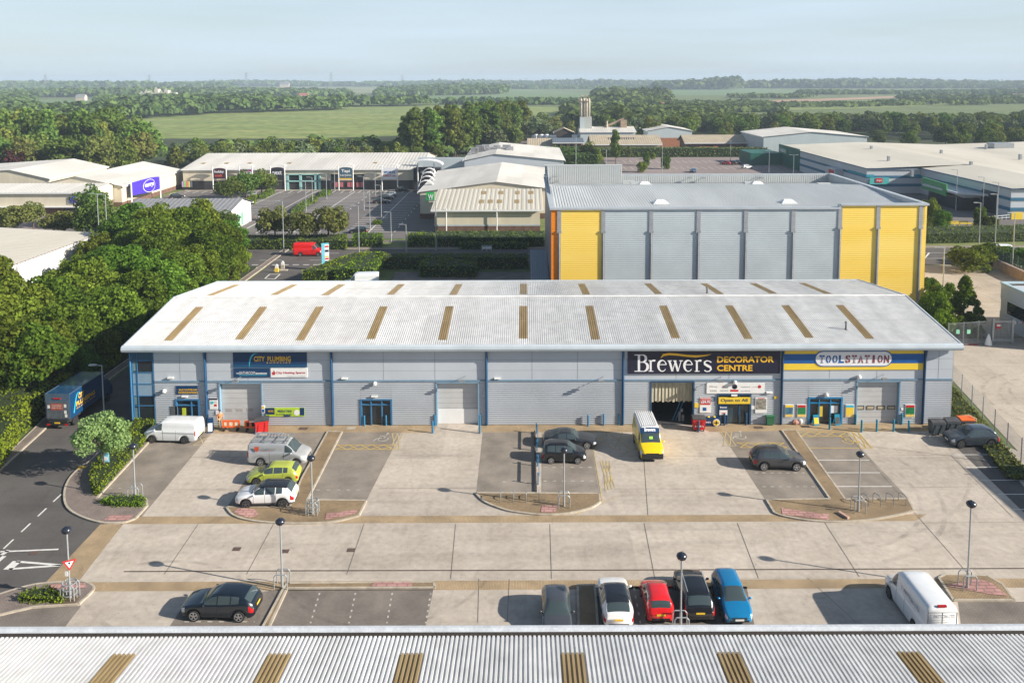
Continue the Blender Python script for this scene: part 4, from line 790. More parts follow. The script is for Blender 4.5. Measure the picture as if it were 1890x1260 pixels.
m = MB(); xm = yx(1548); m.box(YX0 - .2, xm, YY - .25, YY + .55, ZT - .05, ZT + .22); m.box(xm, YX1 + .2, YY - .25, YY + .5, ZT + .42, ZT + .7); m.box(xm - .2, xm, YY - .2, YY + .5, ZT + .2, ZT + .68)
m.box(YX1 - .45, YX1 + .25, YY + .5, YB, ZT + .42, ZT + .7); m.box(YX0 - .25, YX0 + .5, YY + .55, YB, ZT + .02, ZT + .25); m.box(YX0 - .2, YX1, YB - .3, YB + .3, 14.75, 15.0); m.build('parapet_coping', cp, B3)
m = MB(); corr(m, (YX1, YY, 0), (0, YB - YY, 0), (0, 0, ZT + .45), (1, 0, 0), .30, .06); m.build('side_wall', M_YCLAD, B3)
m = MB(); m.box(YX0, YX0 + .1, YY + .1, YB, 0, ZT); m.build('side_wall', pmat('mauve_grey', (.22, .19, .22), .5, var=.05), B3)
m = MB(); m.box(YX1 - .5, YX1 - .3, YY, YB, 12, ZT + .42); corr(m, (YX0, YB - .35, 12), (0, 0, 3.3 - .5), (YX1 - YX0, 0, 0), (0, -1, 0), .4, .05); m.box(YX0, YX1, YB - .3, YB, 0, 14.75); m.build('rear_parapet', pmat('parapet_inner', (.47, .49, .49), .5, var=.06), B3)
xr = PW(1147, 305, YB).x; m = MB(); corr(m, (YX0, YB - .5, 12), (0, 0, 4.6), (xr - YX0, 0, 0), (0, -1, 0), .4, .06); m.box(YX0, xr, YB - .45, YB + .4, 12, 16.6); m.box(YX0 - .2, xr + .1, YB - .6, YB + .5, 16.6, 16.75); m.build('stair_tower', MATS['parapet_inner'], B3)
m = MB(); m.box(YX0 + .1, YX0 + .5, 139, YB, 14, 15.6); m.poly([(YX0 + .3, 122, 14.4), (YX0 + .3, YB, 14.4), (YX0 + .3, YB, 16.7)]); m.build('side_parapet', cp, B3)
YR, YRZ = 132.5, 15.0 - .5; m = MB(); U = Vector((0, YR - YY - .5, .9)); corr(m, (YX0 + .4, YY + .5, ZT - .35), U, (YX1 - YX0 - .9, 0, 0), (0, -.05, 1), .40, .05)
U2 = Vector((0, YB - .6 - YR, -1.6)); corr(m, (YX0 + .4, YR, ZT + .55), U2, (YX1 - YX0 - .9, 0, 0), (0, .1, 1), .40, .05); m.build('roof', pmat('storage_roof', (.54, .56, .56), .5, scale=.2, var=.12, detail=6, stretch=(1, .2, 1)), B3)
for (px, py, Y) in ((1219, 371, 118), (1454, 371, 118), (1190, 342, 139), (1397, 342, 139)):
    c = PW(px, py, Y); z = ZT - .35 + (Y - 112.5) * .045 if Y < YR else ZT + .55 - (Y - YR) * .104; m = MB(); v = []
    for (hx, hy, hz) in ((.95, .7, .0), (.95, .7, .12), (.6, .4, .42)): v += [(c.x - hx, Y - hy, z + hz + .1), (c.x + hx, Y - hy, z + hz + .1), (c.x + hx, Y + hy, z + hz + .1), (c.x - hx, Y + hy, z + hz + .1)]
    m.add(v, [(0, 1, 5, 4), (1, 2, 6, 5), (2, 3, 7, 6), (3, 0, 4, 7), (4, 5, 9, 8), (5, 6, 10, 9), (6, 7, 11, 10), (7, 4, 8, 11), (8, 9, 10, 11)]); m.box(c.x - 1.1, c.x + 1.1, Y - .85, Y + .85, z - .1, z + .1); m.build('roof_vent', M_WHITE, B3)
m = MB()
for px, Y in ((1175, 141), (1160, 143), (1385, 141), (1520, 139)): c = PW(px, 345, Y); m.box(c.x - 1.1, c.x + 1.1, Y - .5, Y + .5, ZT - .6, ZT + .1)
m.build('air_unit', MATS['parapet_inner'], B3)
m = MB()
for px, py in ((1272, 328), (1298, 328), (1396, 328), (1025, 325), (1027, 335), (1405, 328), (1480, 343)): c = PW(px, py, YB - .6); m.tube((c.x, YB - .4, c.z), (c.x, YB - 1.0, c.z + .1), .06, 5); m.box(c.x - .35, c.x + .35, YB - 1.25, YB - .9, c.z - .1, c.z + .15)
m.build('flood_light', M_GALV, B3)
A1 = thing('annex_shed', 'low blue grey lean-to at the left foot of the tall storage building', 'shed', (.2, 112, 0))
m = MB(); corr(m, (.9 - .2, 112, 3.2), (0, 20, 1.2), (YX0 - .9, 0, 0), (0, -.05, 1), .35, .05); m.build('roof', pmat('blue_slate_sheet', (.14, .19, .24), .5, var=.1), A1); MB().box(.8, YX0 - .05, 112.2, 132, 0, 3.15).build('wall', M_SCLAD, A1)
# ============================================================ BACKGROUND BUILDINGS (all stand square to the estate)
def shed(name, label, x0, x1, y0, y1, ze, zr, axis, wall, roof, cat='building', over=.4, plinth=None, ridge=None, band=None, pitch=1.0):
    """gabled shed: axis 'X' has its ridge running left-right, 'Y' running away from the camera"""
    B = thing(name, label, cat, ((x0 + x1) / 2, y0, 0)); m = MB(); pz = plinth[1] if plinth else 0
    def walls(z0, z1, gable, d=0):
        m.box(x0 - d, x1 + d, y0 - d, y0 + .2, z0, z1); m.box(x0 - d, x1 + d, y1 - .2, y1 + d, z0, z1); m.box(x0 - d, x0 + .2, y0 + .2, y1 - .2, z0, z1); m.box(x1 - .2, x1 + d, y0 + .2, y1 - .2, z0, z1)
        if gable:
            if axis == 'Y':
                r = ridge if ridge is not None else (x0 + x1) / 2
                for y in (y0 - .005, y1): m.poly([(x0, y, z1), (x1, y, z1), (r, y, zr - .05)])
            else:
                r = ridge if ridge is not None else (y0 + y1) / 2
                for x in (x0, x1 + .005): m.poly([(x, y0, z1), (x, y1, z1), (x, r, zr - .05)])
    walls(pz, ze, True); m.build('wall', wall, B)
    if plinth: m = MB(); walls(0, pz, False, .03); m.build('plinth', plinth[0], B)
    if band: 
        m = MB()
        for (z0, z1) in band[1]: m.box(x0 - .06, x1 + .06, y0 - .06, y0 - .01, z0, z1); m.box(x0 - .06, x0 - .01, y0 - .06, y1, z0, z1); m.box(x1 + .01, x1 + .06, y0 - .06, y1, z0, z1)
        m.build('band', band[0], B)
    o = over
    if axis == 'Y':
        r = ridge if ridge is not None else (x0 + x1) / 2
        for xa, za, xb, zb in ((x0 - o, ze, r, zr), (r, zr, x1 + o, ze)):
            m = MB(); U = Vector((xb - xa, 0, zb - za)); N = U.cross(Vector((0, -1, 0))); corr(m, (xa, y0 - o, za + .06), U, (0, y1 - y0 + 2 * o, 0), (0, 0, 1), pitch, .05); m.build('roof_slope', roof, B)
    else:
        r = ridge if ridge is not None else (y0 + y1) / 2
        for ya, za, yb, zb in ((y0 - o, ze, r, zr), (r, zr, y1 + o, ze)):
            m = MB(); corr(m, (x0 - o, ya, za + .06), (0, yb - ya, zb - za), (x1 - x0 + 2 * o, 0, 0), (0, 0, 1), pitch, .05); m.build('roof_slope', roof, B)
    m = MB()
    if axis == 'Y': m.box(x0 - o - .15, x0 - o, y0 - o, y1 + o, ze - .25, ze + .1); m.box(x1 + o, x1 + o + .15, y0 - o, y1 + o, ze - .25, ze + .1)
    else: m.box(x0 - o, x1 + o, y0 - o - .15, y0 - o, ze - .25, ze + .1); m.box(x0 - o, x1 + o, y1 + o, y1 + o + .15, ze - .25, ze + .1)
    m.build('gutter', M_WHITE, B)
    return B
CRW = pmat('cream_roof', (.48, .45, .38), .55, scale=.08, col2=(.58, .55, .48), detail=6, stretch=(1, .3, 1))
# retail terrace
R1 = shed('retail_terrace', 'long cream retail terrace with pale roof behind the striped car park', -101, -31, 238, 278, 6.1, 9.0, 'X', M_WALLC, M_ROOFW, plinth=(pmat('dark_shopfront', (.05, .05, .055), .3, var=.3, scale=.3), 2.7), ridge=258)
m = MB(); zz = 0
for x, w_ in ((-98, 3), (-91, 2), (-84, 2), (-72, 2), (-46, 2.2)):
    m.box(x, x + 1.2, 244, 247, 7.0, 7.35)
m.build('roof_light', M_SKYL, R1)
tl = pmat('pale_teal_frame', (.30, .55, .55), .4, var=.1); m = MB()
for px in (531, 555, 583, 590): c = PW(px, 340, 237.8); m.box(c.x - .35, c.x + .35, 237.6, 237.95, 0, 4.6)
c0, c1 = PW(529, 340, 237.8).x, PW(592, 340, 237.8).x; m.box(c0, c1, 237.6, 237.95, 2.4, 2.75); m.box(c0, c1, 237.6, 237.95, 4.4, 4.7); m.build('teal_window_frame', tl, R1)
MB().box(c0, c1, 237.9, 237.99, 2.7, 4.45).build('upper_window', M_GLASS, R1)
m = MB()
for a, b in ((611, 626), (651, 672)): m.box(PW(a, 340, 237.8).x, PW(b, 340, 237.8).x, 237.9, 237.99, 2.7, 4.6)
m.build('upper_window', M_GLASS, R1)
m = MB()
for px, mt in ((335 + 6 * i, 0) for i in range(5)): pass
for i, cc in enumerate(((.5, .35, .6), (.3, .6, .2), (.7, .25, .2), (.7, .6, .2), (.3, .4, .6))):
    c = PW(336 + 4 * i, 343, 237.8); MB().box(c.x, c.x + .5, 237.7, 237.95, .9, 2.6).build('window_poster', pmat('poster_tone_%d' % i, cc, .6, var=0), R1)
m = MB(); [m.box(PW(px, 343, 237.8).x - .45, PW(px, 343, 237.8).x + .45, 237.7, 237.95, .8, 2.2) for px in (620, 630, 644, 651, 661, 668)]; m.build('window_poster', pmat('poster_pinkred', (.45, .14, .16), .6, var=.2), R1)
BG = pmat('sign_black', (.03, .03, .04), .5, var=0)
def shop_tower(px0, px1, pyt, pyb, mt, body, lb, parts=(), tc=None, Y=235.6, arch=True):
    a, b = PW(px0, pyt, Y), PW(px1, pyb, Y); S = thing('shop_sign', lb, 'sign', ((a.x + b.x) / 2, Y, 0), group='tall shop signs of the retail terrace')
    pts = [(a.x, b.z), (b.x, b.z), (b.x, a.z - .35)] + [((a.x + b.x) / 2 + (b.x - a.x) / 2 * math.cos(t), a.z - .35 + .45 * math.sin(t)) for t in np.linspace(0.3, math.pi - .3, 7)] + [(a.x, a.z - .35)]
    m = MB(); n = len(pts); m.add([(p[0], Y, p[1]) for p in pts] + [(p[0], Y + .25, p[1]) for p in pts], [tuple(range(n)), tuple(range(2 * n - 1, n - 1, -1))] + [(i, n + i, n + (i + 1) % n, (i + 1) % n) for i in range(n)]); q = m.build('sign_panel', mt, S)
    for x in (a.x - .25, b.x + .25): m = MB(); m.tube((x, Y + .1, 0), (x, Y + .1, a.z + .5), .17, 6); m.build('post', M_WHITE, S)
    if arch:
        m = MB(); ar = [((a.x + b.x) / 2 + (b.x - a.x) * .75 * math.cos(t), Y + .3, a.z + .2 + .8 * math.sin(t)) for t in np.linspace(.25, math.pi - .25, 9)]; 
        for p_, r_2 in zip(ar[:-1], ar[1:]): m.beam(p_, r_2, .7, .1)
        m.build('canopy', M_WHITE, S)
    for (bd, u0, u1, v0, v1, cm2, bo) in body:
        m = MB(); w_ = b.x - a.x; h_ = a.z - b.z; text_into(m, bd, fp(Y - .06), a.x + w_ * u0, a.x + w_ * u1, b.z + h_ * v0, b.z + h_ * v1, bo); m.build('lettering', cm2, q)
    for (u0, u1, v0, v1, cm2) in parts:
        w_ = b.x - a.x; h_ = a.z - b.z; MB().box(a.x + w_ * u0, a.x + w_ * u1, Y - .04, Y - .005, b.z + h_ * v0, b.z + h_ * v1).build('colour_stripe', cm2, q)
    return S
shop_tower(393.5, 416, 311, 330, pmat('plum_black', (.06, .02, .03), .5, var=0), (('hobby', .1, .9, .5, .82, N_LW, .03), ('craft', .12, .75, .2, .45, pmat('coral', (.7, .12, .08), .5, var=0), .03)), 'dark plum craft shop sign, leftmost of the tall signs on the terrace')
shop_tower(443, 464, 310.5, 322, N_LW, (), 'white and purple shop sign showing above the round car park tree', ((0, 1, .45, .8, pmat('purple', (.30, .02, .22), .5, var=0)),))
shop_tower(500, 524, 309.5, 333, BG, (('next', .12, .85, .45, .75, N_LW, .02),), 'plain black shop sign left of the pale teal windows')
shop_tower(626, 650, 309.5, 331, pmat('slate_blue', (.05, .11, .15), .5, var=0), (('Tapi', .15, .85, .52, .85, N_LW, .03), ('carpets', .06, .94, .2, .45, N_LW, .0)), 'slate blue carpet shop sign with an orange foot stripe', ((0, 1, .0, .10, N_YEL),))
shop_tower(706, 732, 309.5, 331, N_LW, (('SPORTS', .1, .9, .5, .72, N_RB, .03), ('DIRECT.com', .06, .94, .22, .42, N_RED, .02)), 'white sports shop sign with blue and red lettering')
# cinema entrance block
CB = thing('cinema_entrance', 'dark cinema entrance block with white curved canopies at the right end of the terrace', 'building', (-28, 232, 0))
a, b = PW(763, 311, 236), PW(800, 345, 236); MB().box(a.x, b.x + 2, 236, 246, 0, a.z).build('wall', BG, CB)
q = MB().box(PW(768, 311, 235).x, PW(800, 311, 235).x, 234.6, 234.9, PW(780, 323, 235).z, PW(780, 308, 235).z).build('sign_panel', pmat('cinema_panel', (.05, .045, .05), .5, var=0), CB)
m = MB(); text_into(m, 'cineworld', fp(234.5), PW(776, 315, 234.5).x, PW(799, 315, 234.5).x, PW(776, 319.5, 234.5).z, PW(776, 314, 234.5).z, .02); m.build('lettering', N_LW, q)
m = MB(); c = PW(772, 312.5, 234.5); m.tube((c.x, 234.5, c.z), (c.x, 234.58, c.z), .32, 6); m.build('emblem', N_RED, q)
m = MB()
for px in (771, 801): c = PW(px, 310, 233.5); m.tube((c.x, 233.5, 0), (c.x, 233.5, 8.3), .18, 6)
c = PW(786, 300, 233); ar = [(c.x + 5.0 * math.cos(t), 233.2, 7.6 + 1.6 * math.sin(t)) for t in np.linspace(.15, math.pi - .15, 10)]
for p_, r_2 in zip(ar[:-1], ar[1:]): m.beam(p_, r_2, 3.2, .2)
for k in range(4):
    cx, cy = PW(803 - k * 1.5, 320 + k * 8, 226 - k * 9).x, 226 - k * 9
    ar = [(cx - 1.6 + 1.8 * math.cos(t), cy, 6.0 + 1.5 * math.sin(t)) for t in np.linspace(0, math.pi, 8)]
    for p_, r_2 in zip(ar[:-1], ar[1:]): m.beam(p_, r_2, 1.4, .15)
m.build('canopy', M_WHITE, CB)
# electrical store and its blocks on the left
shed('retail_warehouse', 'cream electrical store with wide pale gabled roof at the left of the car park', -126, -103.4, 206.3, 243, 5.3, 7.9, 'Y', M_WALLC, M_ROOFW, plinth=(M_BRICK, 1.2), ridge=-115)
B = shed('retail_warehouse', 'low cream fronted block with brown brick foot at the far left edge', -172, -105.5, 193.2, 206, 5.6, 6.4, 'X', M_WALLC, M_ROOFW, plinth=(M_BRICK, 2.0), ridge=204)
m = MB(); m.box(-134, -126.5, 193.0, 193.15, .2, 1.9); m.box(-111, -108, 193.0, 193.15, .2, 1.9); m.build('shop_window', M_GLASS, B)
m = MB(); m.box(-173, -107, 192.2, 193.1, 2.1, 2.35); m.build('canopy', M_WHITE, B)
a = PW(128, 362, 193); b = PW(139, 375, 193); q = MB().box(a.x, b.x, 192.9, 193.1, b.z, a.z).build('blue_sign', pmat('violet_blue', (.06, .03, .42), .5, var=0), B)
shed('retail_warehouse', 'pale roofed store with a pointed gable behind the low cream block, far left', -175, -127, 215, 245, 6.2, 8.6, 'Y', M_WALLC, M_ROOFW, ridge=-137)
S = thing('shop_sign', 'tall violet blue curved shop sign on white posts beside the cream electrical store', 'sign', (-101, 215, 0))
p0, p1 = Vector((-102.0, 208.5, 0)), Vector((-100.6, 222, 0)); VB = MATS['violet_blue']; m = MB(); rows = []
d = (p1 - p0); nrm = Vector((d.y, -d.x, 0)).normalized()
for k in range(9):
    t = k / 8; p = p0 + d * t + nrm * (1.0 * math.sin(math.pi * t)); rows.append([(p.x, p.y, 2.6), (p.x, p.y, 5.9 + .5 * math.sin(math.pi * t))])
m.grid(rows); q = m.build('sign_panel', VB, S)
m = MB(); vs, fs = text_quads('currys', .03); ax, bx = min(v[0] for v in vs), max(v[0] for v in vs); ay, by = min(v[1] for v in vs), max(v[1] for v in vs)
def on_sign(t, z): p = p0 + d * t + nrm * (1.0 * math.sin(math.pi * t) + .08); return (p.x, p.y, z)
m.add([on_sign(.34 + .32 * (v[0] - ax) / (bx - ax), 3.8 + 1.2 * (v[1] - ay) / (by - ay)) for v in vs], fs)
n = 28; ring = [on_sign(.5 + .21 * math.cos(2 * math.pi * k / n), 4.35 + 1.75 * math.sin(2 * math.pi * k / n)) for k in range(n)]; ring2 = [on_sign(.5 + .198 * math.cos(2 * math.pi * k / n), 4.35 + 1.65 * math.sin(2 * math.pi * k / n)) for k in range(n)]
m.add(ring + ring2, [(k, (k + 1) % n, n + (k + 1) % n, n + k) for k in range(n)]); m.build('lettering', N_LW, q)
m = MB()
for t in (0, 1): p = p0 + d * t; m.tube((p.x, p.y, 0), (p.x, p.y, 6.6), .18, 8)
m.build('post', M_WHITE, S)
# small hipped unit with slate roof
B = shed('small_shop', 'small white walled shop with grey slate roof behind the tree belt', -86, -63.2, 171.5, 185, 4.4, 6.1, 'X', M_WHITE, pmat('grey_tile', (.22, .225, .24), .7, scale=1, var=.1), ridge=183.0 - 4, over=.5)
m = MB(); [m.box(-63.16, -63.1, y, y + 1.2, .2, 3.0) for y in (174, 176.2, 178.4)]; m.build('window', pmat('green_window', (.18, .5, .3), .3, var=.2), B)
# white shed at the left, behind the tree belt
B = shed('industrial_shed', 'white walled industrial shed with worn pale roof left of the tree belt', -150, -75.3, 96, 141.5, 5.4, 7.6, 'Y', M_WHITE, CRW, ridge=-112, cat='shed')
m = MB(); [m.tube((-75.1, y, 0), (-75.1, y, 5), .07, 6) for y in (104, 118, 131)]; m.build('downpipe', M_GALV, B); MB().box(-75.2, -74.8, 96, 141.5, 5.3, 5.5).build('rust_edge', pmat('rusty_edge', (.30, .14, .08), .7, var=.2), B)
# blocks right of the car park
B = shed('retail_warehouse', 'cream retail block with brown roof lights directly left of the tall storage building', -19.3, 3.0, 170, 186, 4.9, 7.3, 'X', M_WALLC, CRW, plinth=(M_BRICK, 1.4), ridge=184.5, over=.7, band=(M_GUTT, ((1.45, 1.75),)))
m = MB()
for px, py, Y in ((893, 357, 181.5), (925, 357, 181.5), (955, 357, 181.5), (980, 357, 181.5), (889, 373, 175), (905, 373, 175), (922, 373, 175), (954, 373, 175), (979, 373, 175)):
    c = PW(px, py, Y); z = 4.9 + (Y - 169.3) / 15.2 * 2.4 + .13; m.add([(c.x - .55, Y - 1.2, z - .19), (c.x + .55, Y - 1.2, z - .19), (c.x + .55, Y + 1.2, z + .19), (c.x - .55, Y + 1.2, z + .19)], [(0, 1, 2, 3)])
m.build('roof_light', M_SKYL, B)
m = MB(); [m.tube((PW(px, 410, 169.6).x, 169.3, 0), (PW(px, 410, 169.6).x, 169.3, 5.4), .12, 6) for px in (824, 917)]; m.build('post', M_WHITE, B)
B = shed('retail_warehouse', 'white roofed retail block with green sign between cream block and cinema', -24.6, 11, 187.5, 231, 6.2, 8.6, 'Y', M_WALLC, M_ROOFW, ridge=-6.8, plinth=(M_BRICK, 1.2))
a, b = PW(787, 355, 187), PW(802, 371, 187); q = MB().box(a.x, b.x, 186.8, 187.1, b.z, a.z).build('green_sign', pmat('bright_green', (.02, .42, .10), .5, var=0), B); m = MB(); text_into(m, 'W', fp(186.7), a.x + .4, b.x - .2, b.z + .4, a.z - .4, .03); m.build('lettering', N_LW, q)
B = shed('cinema_hall', 'large pale roofed cinema hall with rooftop plant behind the white retail block', -18, 11.2, 238, 281, 8.4, 10.4, 'Y', M_GREYU, M_ROOFW, ridge=-8.9)
m = MB()
for (px, py, w_, h_) in ((875, 284, 2.2, 1), (884, 278, 2.6, 1.2), (893, 274, 2.4, 1.2), (905, 282, 3, .9), (916, 279, 2.2, 1.3), (926, 283, 2.8, 1), (934, 277, 2.6, 1.3), (942, 284, 1.8, 1.2), (915, 273, 2, .8)):
    c = PW(px, py, 252); m.box(c.x - w_ / 2, c.x + w_ / 2, 248 + (290 - py) * .9, 250.5 + (290 - py) * .9, 9.2, 9.9 + h_)
m.build('roof_plant', pmat('plant_grey', (.30, .30, .31), .5, metal=.3, scale=.6, var=.5), B)
MB().box(-32, -17.9, 240, 241, 0, 9.2).build('screen_wall', M_SCLAD, B)
# big warehouse block on the right, striped
LG = pmat('light_grey_clad', (.50, .53, .57), .5, metal=.1, var=.05, scale=.1); SB = pmat('stripe_blue', (.03, .14, .24), .5, var=0); TB = pmat('stripe_teal', (.02, .28, .38), .5, var=0); DG = pmat('dark_green_clad', (.012, .11, .08), .5, var=.12, scale=.2)
B = thing('retail_warehouse', 'huge low retail warehouse with cream roof and blue striped grey walls at the right edge', 'building', (96, 184, 0))
m = MB(); W8 = [(96, 227.2), (96, 306), (240, 306), (240, 184.5), (111.2, 184.5), (111.2, 227.2)]; m.prism(W8, 0, 7.0); m.build('wall', LG, B)
for (z0, z1, mt) in ((1.9, 2.7, SB), (4.3, 5.0, SB)):
    m = MB(); m.box(95.9, 95.96, 227.2, 290, z0, z1); m.box(95.9, 111.1, 227.1, 227.16, z0, z1); m.box(111.06, 111.16, 184.4, 227.1, z0, z1); m.box(111.06, 240, 184.36, 184.46, z0, z1); m.build('stripe', mt, B)
m = MB(); m.box(95.85, 98, 227.0, 227.09, 4.6, 5.3); m.box(108, 111.1, 227.0, 227.09, 4.6, 5.3); m.box(95.8, 95.9, 227.1, 240, 4.6, 5.3); m.build('teal_stripe', TB, B)
m = MB(); m.box(95.7, 95.95, 283, 306, 0, 7.6); m.build('green_cladding', DG, B)
m = MB()
rf = [(95.6, 226.8, 7.05), (95.6, 306.5, 7.05), (125, 306.5, 8.2), (125, 226.8, 8.2)]; 
corr(m, (95.6, 226.8, 7.06), (30, 0, 1.1), (0, 80, 0), (0, 0, 1), 1.2, .05); corr(m, (125.6, 226.8, 8.16), (30, 0, -1.0), (0, 80, 0), (0, 0, 1), 1.2, .05); m.build('roof_slope', CRW, B)
m = MB(); corr(m, (110.8, 184.1, 7.06), (14.8, 0, 1.1), (0, 43, 0), (0, 0, 1), 1.2, .05); corr(m, (125.6, 184.1, 8.16), (30, 0, -1.0), (0, 43, 0), (0, 0, 1), 1.2, .05); corr(m, (155.6, 184.1, 7.16), (42, 0, 1.2), (0, 122.5, 0), (0, 0, 1), 1.2, .05); corr(m, (197.6, 184.1, 8.36), (42, 0, -1.2), (0, 122.5, 0), (0, 0, 1), 1.2, .05); m.build('roof_slope', CRW, B)
m = MB()
for i in range(11): m.box(98 + i * 8.5 + (i * 7) % 5, 98.6 + i * 8.5 + (i * 7) % 5, 205 + (i * 37) % 90, 205.9 + (i * 37) % 90, 7.4, 9.0)
m.box(165, 172, 285, 290, 7.5, 9.3); m.build('roof_vent', M_GALV, B)
m = MB(); m.box(110.7, 111.2, 184.2, 227, 6.95, 7.15); m.box(95.5, 95.75, 226.9, 283, 6.95, 7.15); m.box(95.6, 111, 226.7, 226.95, 6.95, 7.15); m.box(111, 240, 184.0, 184.3, 6.95, 7.15); m.build('eaves_trim', M_DKBLUE, B)
a, b = PW(1605, 328, 226.9), PW(1640, 340, 226.9); q = MB().box(a.x, b.x, 226.7, 226.95, b.z, a.z).build('teal_sign', pmat('sign_teal', (.08, .42, .42), .5, var=0), B)
c = MB().box(PW(1616, 330, 226.7).x, PW(1629, 330, 226.7).x, 226.6, 226.68, PW(1620, 337, 226.7).z, PW(1620, 329, 226.7).z).build('red_logo', N_RED, q)
m = MB(); text_into(m, 'Argos', fp(226.55), PW(1617.5, 330, 226.6).x, PW(1627.5, 330, 226.6).x, PW(1620, 335, 226.6).z, PW(1620, 331.5, 226.6).z, .03); m.build('lettering', N_LW, q)
m = MB(); m.box(93.5, 96, 244, 252, 0, 5); m.build('porch', LG, B); MB().box(93.4, 93.49, 245, 249, 1.5, 4.5).build('red_logo', N_RED, B)
# furnishing store porch with green sign on the wall facing left
m = MB(); m.prism([(104.8, 196), (111, 193), (111, 216), (104.8, 213)], 4.1, 4.6); m.box(106.5, 111.1, 196, 213, 3.3, 4.05); m.build('porch_canopy', LG, B)
sg = MB(); A_, B_ = Vector((105.9, 215.5, 0)), Vector((104.6, 200.5, 0)); sg.add([(A_.x, A_.y, 3.0), (B_.x, B_.y, 3.0), (B_.x, B_.y, 6.0), (A_.x, A_.y, 6.0), (A_.x + .4, A_.y, 3.0), (B_.x + .4, B_.y, 3.0), (B_.x + .4, B_.y, 6.0), (A_.x + .4, A_.y, 6.0)], [(0, 1, 2, 3), (4, 7, 6, 5), (0, 3, 7, 4), (1, 5, 6, 2), (3, 2, 6, 7), (0, 4, 5, 1)]); q = sg.build('green_sign', pmat('store_green', (.07, .28, .10), .5, var=0), B)
m = MB(); vs, fs = text_quads('Dunelm', .02); ax, bx = min(v[0] for v in vs), max(v[0] for v in vs); ay, by = min(v[1] for v in vs), max(v[1] for v in vs)
m.add([(105.2 - .0 + (A_.x - 105.2) * (1 - 2 * (v[0] - ax) / (bx - ax) * .5) - .25, 212 - 8.5 * (v[0] - ax) / (bx - ax), 3.8 + 1.4 * (v[1] - ay) / (by - ay)) for v in vs], fs); m.build('lettering', N_LW, q)
m = MB(); m.box(106, 111.1, 197, 212, .05, 3.2); m.build('glazed_entrance', M_GLASS, B); m = MB(); m.box(110.9, 111.12, 190, 196, .2, 5.5); m.build('tall_window', M_GLASS, B)
# garden centre green wall sign
q = MB().box(95.5, 95.69, 296, 305, 4.4, 6.8).build('green_sign', pmat('fern_green', (.05, .22, .13), .5, var=0), B)
m = MB(); vs, fs = text_quads('HOMEBASE', .03); ax, bx = min(v[0] for v in vs), max(v[0] for v in vs); ay, by = min(v[1] for v in vs), max(v[1] for v in vs)
m.add([(95.42, 304.3 - 7.6 * (v[0] - ax) / (bx - ax), 5.0 + 1.2 * (v[1] - ay) / (by - ay)) for v in vs], fs); m.build('lettering', N_LW, q)
MB().box(84, 95.6, 302, 318, 0, 4.5).build('green_annex', DG, B)
# industrial area
W_S = pmat('pale_steel', (.46, .52, .54), .5, var=.06, scale=.2); TAN_R = pmat('tan_roof', (.40, .34, .25), .7, scale=.3, var=.12)
shed('industrial_shed', 'wide pale grey warehouse with low gable left of the big retail warehouse', 99, 142, 337, 372, 8.0, 10.0, 'Y', W_S, M_ROOFW, ridge=119)
shed('industrial_shed', 'brick warehouse with pale blue upper walls in front of the right hand woods', 58, 79, 385, 410, 7.5, 9.4, 'Y', W_S, M_ROOFW, plinth=(M_BRICKO, 4.2))
B = shed('industrial_shed', 'low brown tiled unit beside the red lorry', 72, 98, 362, 378, 3.6, 6.6, 'X', M_BRICK, TAN_R, over=1.2)
B = shed('industrial_shed', 'low unit with tan hipped roof and dark solar panels behind the far car park hedge', 29, 58, 350, 368, 4.0, 7.4, 'X', pmat('beige_wall', (.45, .38, .29), .7, var=.1), TAN_R, over=1.0)
m = MB(); m.add([(36, 350.6, 4.5), (48, 350.6, 4.5), (48, 356, 6.5), (36, 356, 6.5)], [(0, 1, 2, 3)]); m.build('solar_panel', pmat('solar_blue', (.02, .03, .06), .2, var=0), B)
B = shed('office_block', 'orange brick office with grey blue roof and dark windows', 12, 24.5, 345, 362, 5.2, 6.6, 'X', M_BRICKO, pmat('grey_blue_roof', (.12, .15, .19), .6, var=.1), over=.5)
m = MB(); [m.box(13 + k * 3, 14.6 + k * 3, 344.9, 344.99, z, z + 1.4) for k in range(4) for z in (.8, 3.3)]; m.build('window', M_GLASS, B)
B = shed('office_block', 'low orange brick unit with tan hipped roof, left of the brick office', 1.5, 12, 352, 368, 3.4, 6.0, 'X', M_BRICKO, TAN_R, over=.8)
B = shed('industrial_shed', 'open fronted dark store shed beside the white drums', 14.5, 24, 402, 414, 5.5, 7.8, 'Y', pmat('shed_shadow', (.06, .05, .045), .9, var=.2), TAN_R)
B = shed('industrial_shed', 'large pale blue grey works hall below the silo tower', 26, 52, 384, 402, 7.2, 9.2, 'X', W_S, M_ROOFW)
S = thing('silo_tower', 'tall concrete works tower carrying a cluster of pale silos and pipes', 'tower', (29.5, 392, 0))
MB().box(26.2, 31.8, 389, 394, 0, 14).build('tower_base', pmat('tower_panel', (.42, .44, .42), .7, var=.1), S); MB().box(26.1, 28.2, 388.9, 388.99, 4, 13.9).build('blue_panel', W_S, S)
CS = pmat('silo_cream', (.42, .38, .31), .6, scale=1, var=.2)
for k, (x, y) in enumerate(((26.6, 390), (28.0, 391.5), (29.3, 390.2), (30.6, 391.4), (28.6, 393.2))): m = MB(); m.lathe([(.0, 14), (.62, 14.3), (.62, 22.2), (.3, 22.9), (0, 23)], (x, y, 0), n=10); m.build('silo', CS, S, smooth=True)
m = MB(); m.box(25.8, 30.6, 389.2, 392.2, 21.4, 21.7); m.path([(26.6, 390, 23), (26.8, 390, 24), (28, 391, 24.2), (29.3, 390.2, 23)], .18); m.path([(28, 391, 24.2), (30.4, 391, 23.6)], .18); m.box(25.4, 26.6, 389.5, 390.5, 22, 23); m.build('pipework', pmat('pipe_rust', (.30, .24, .19), .7, var=.2), S)
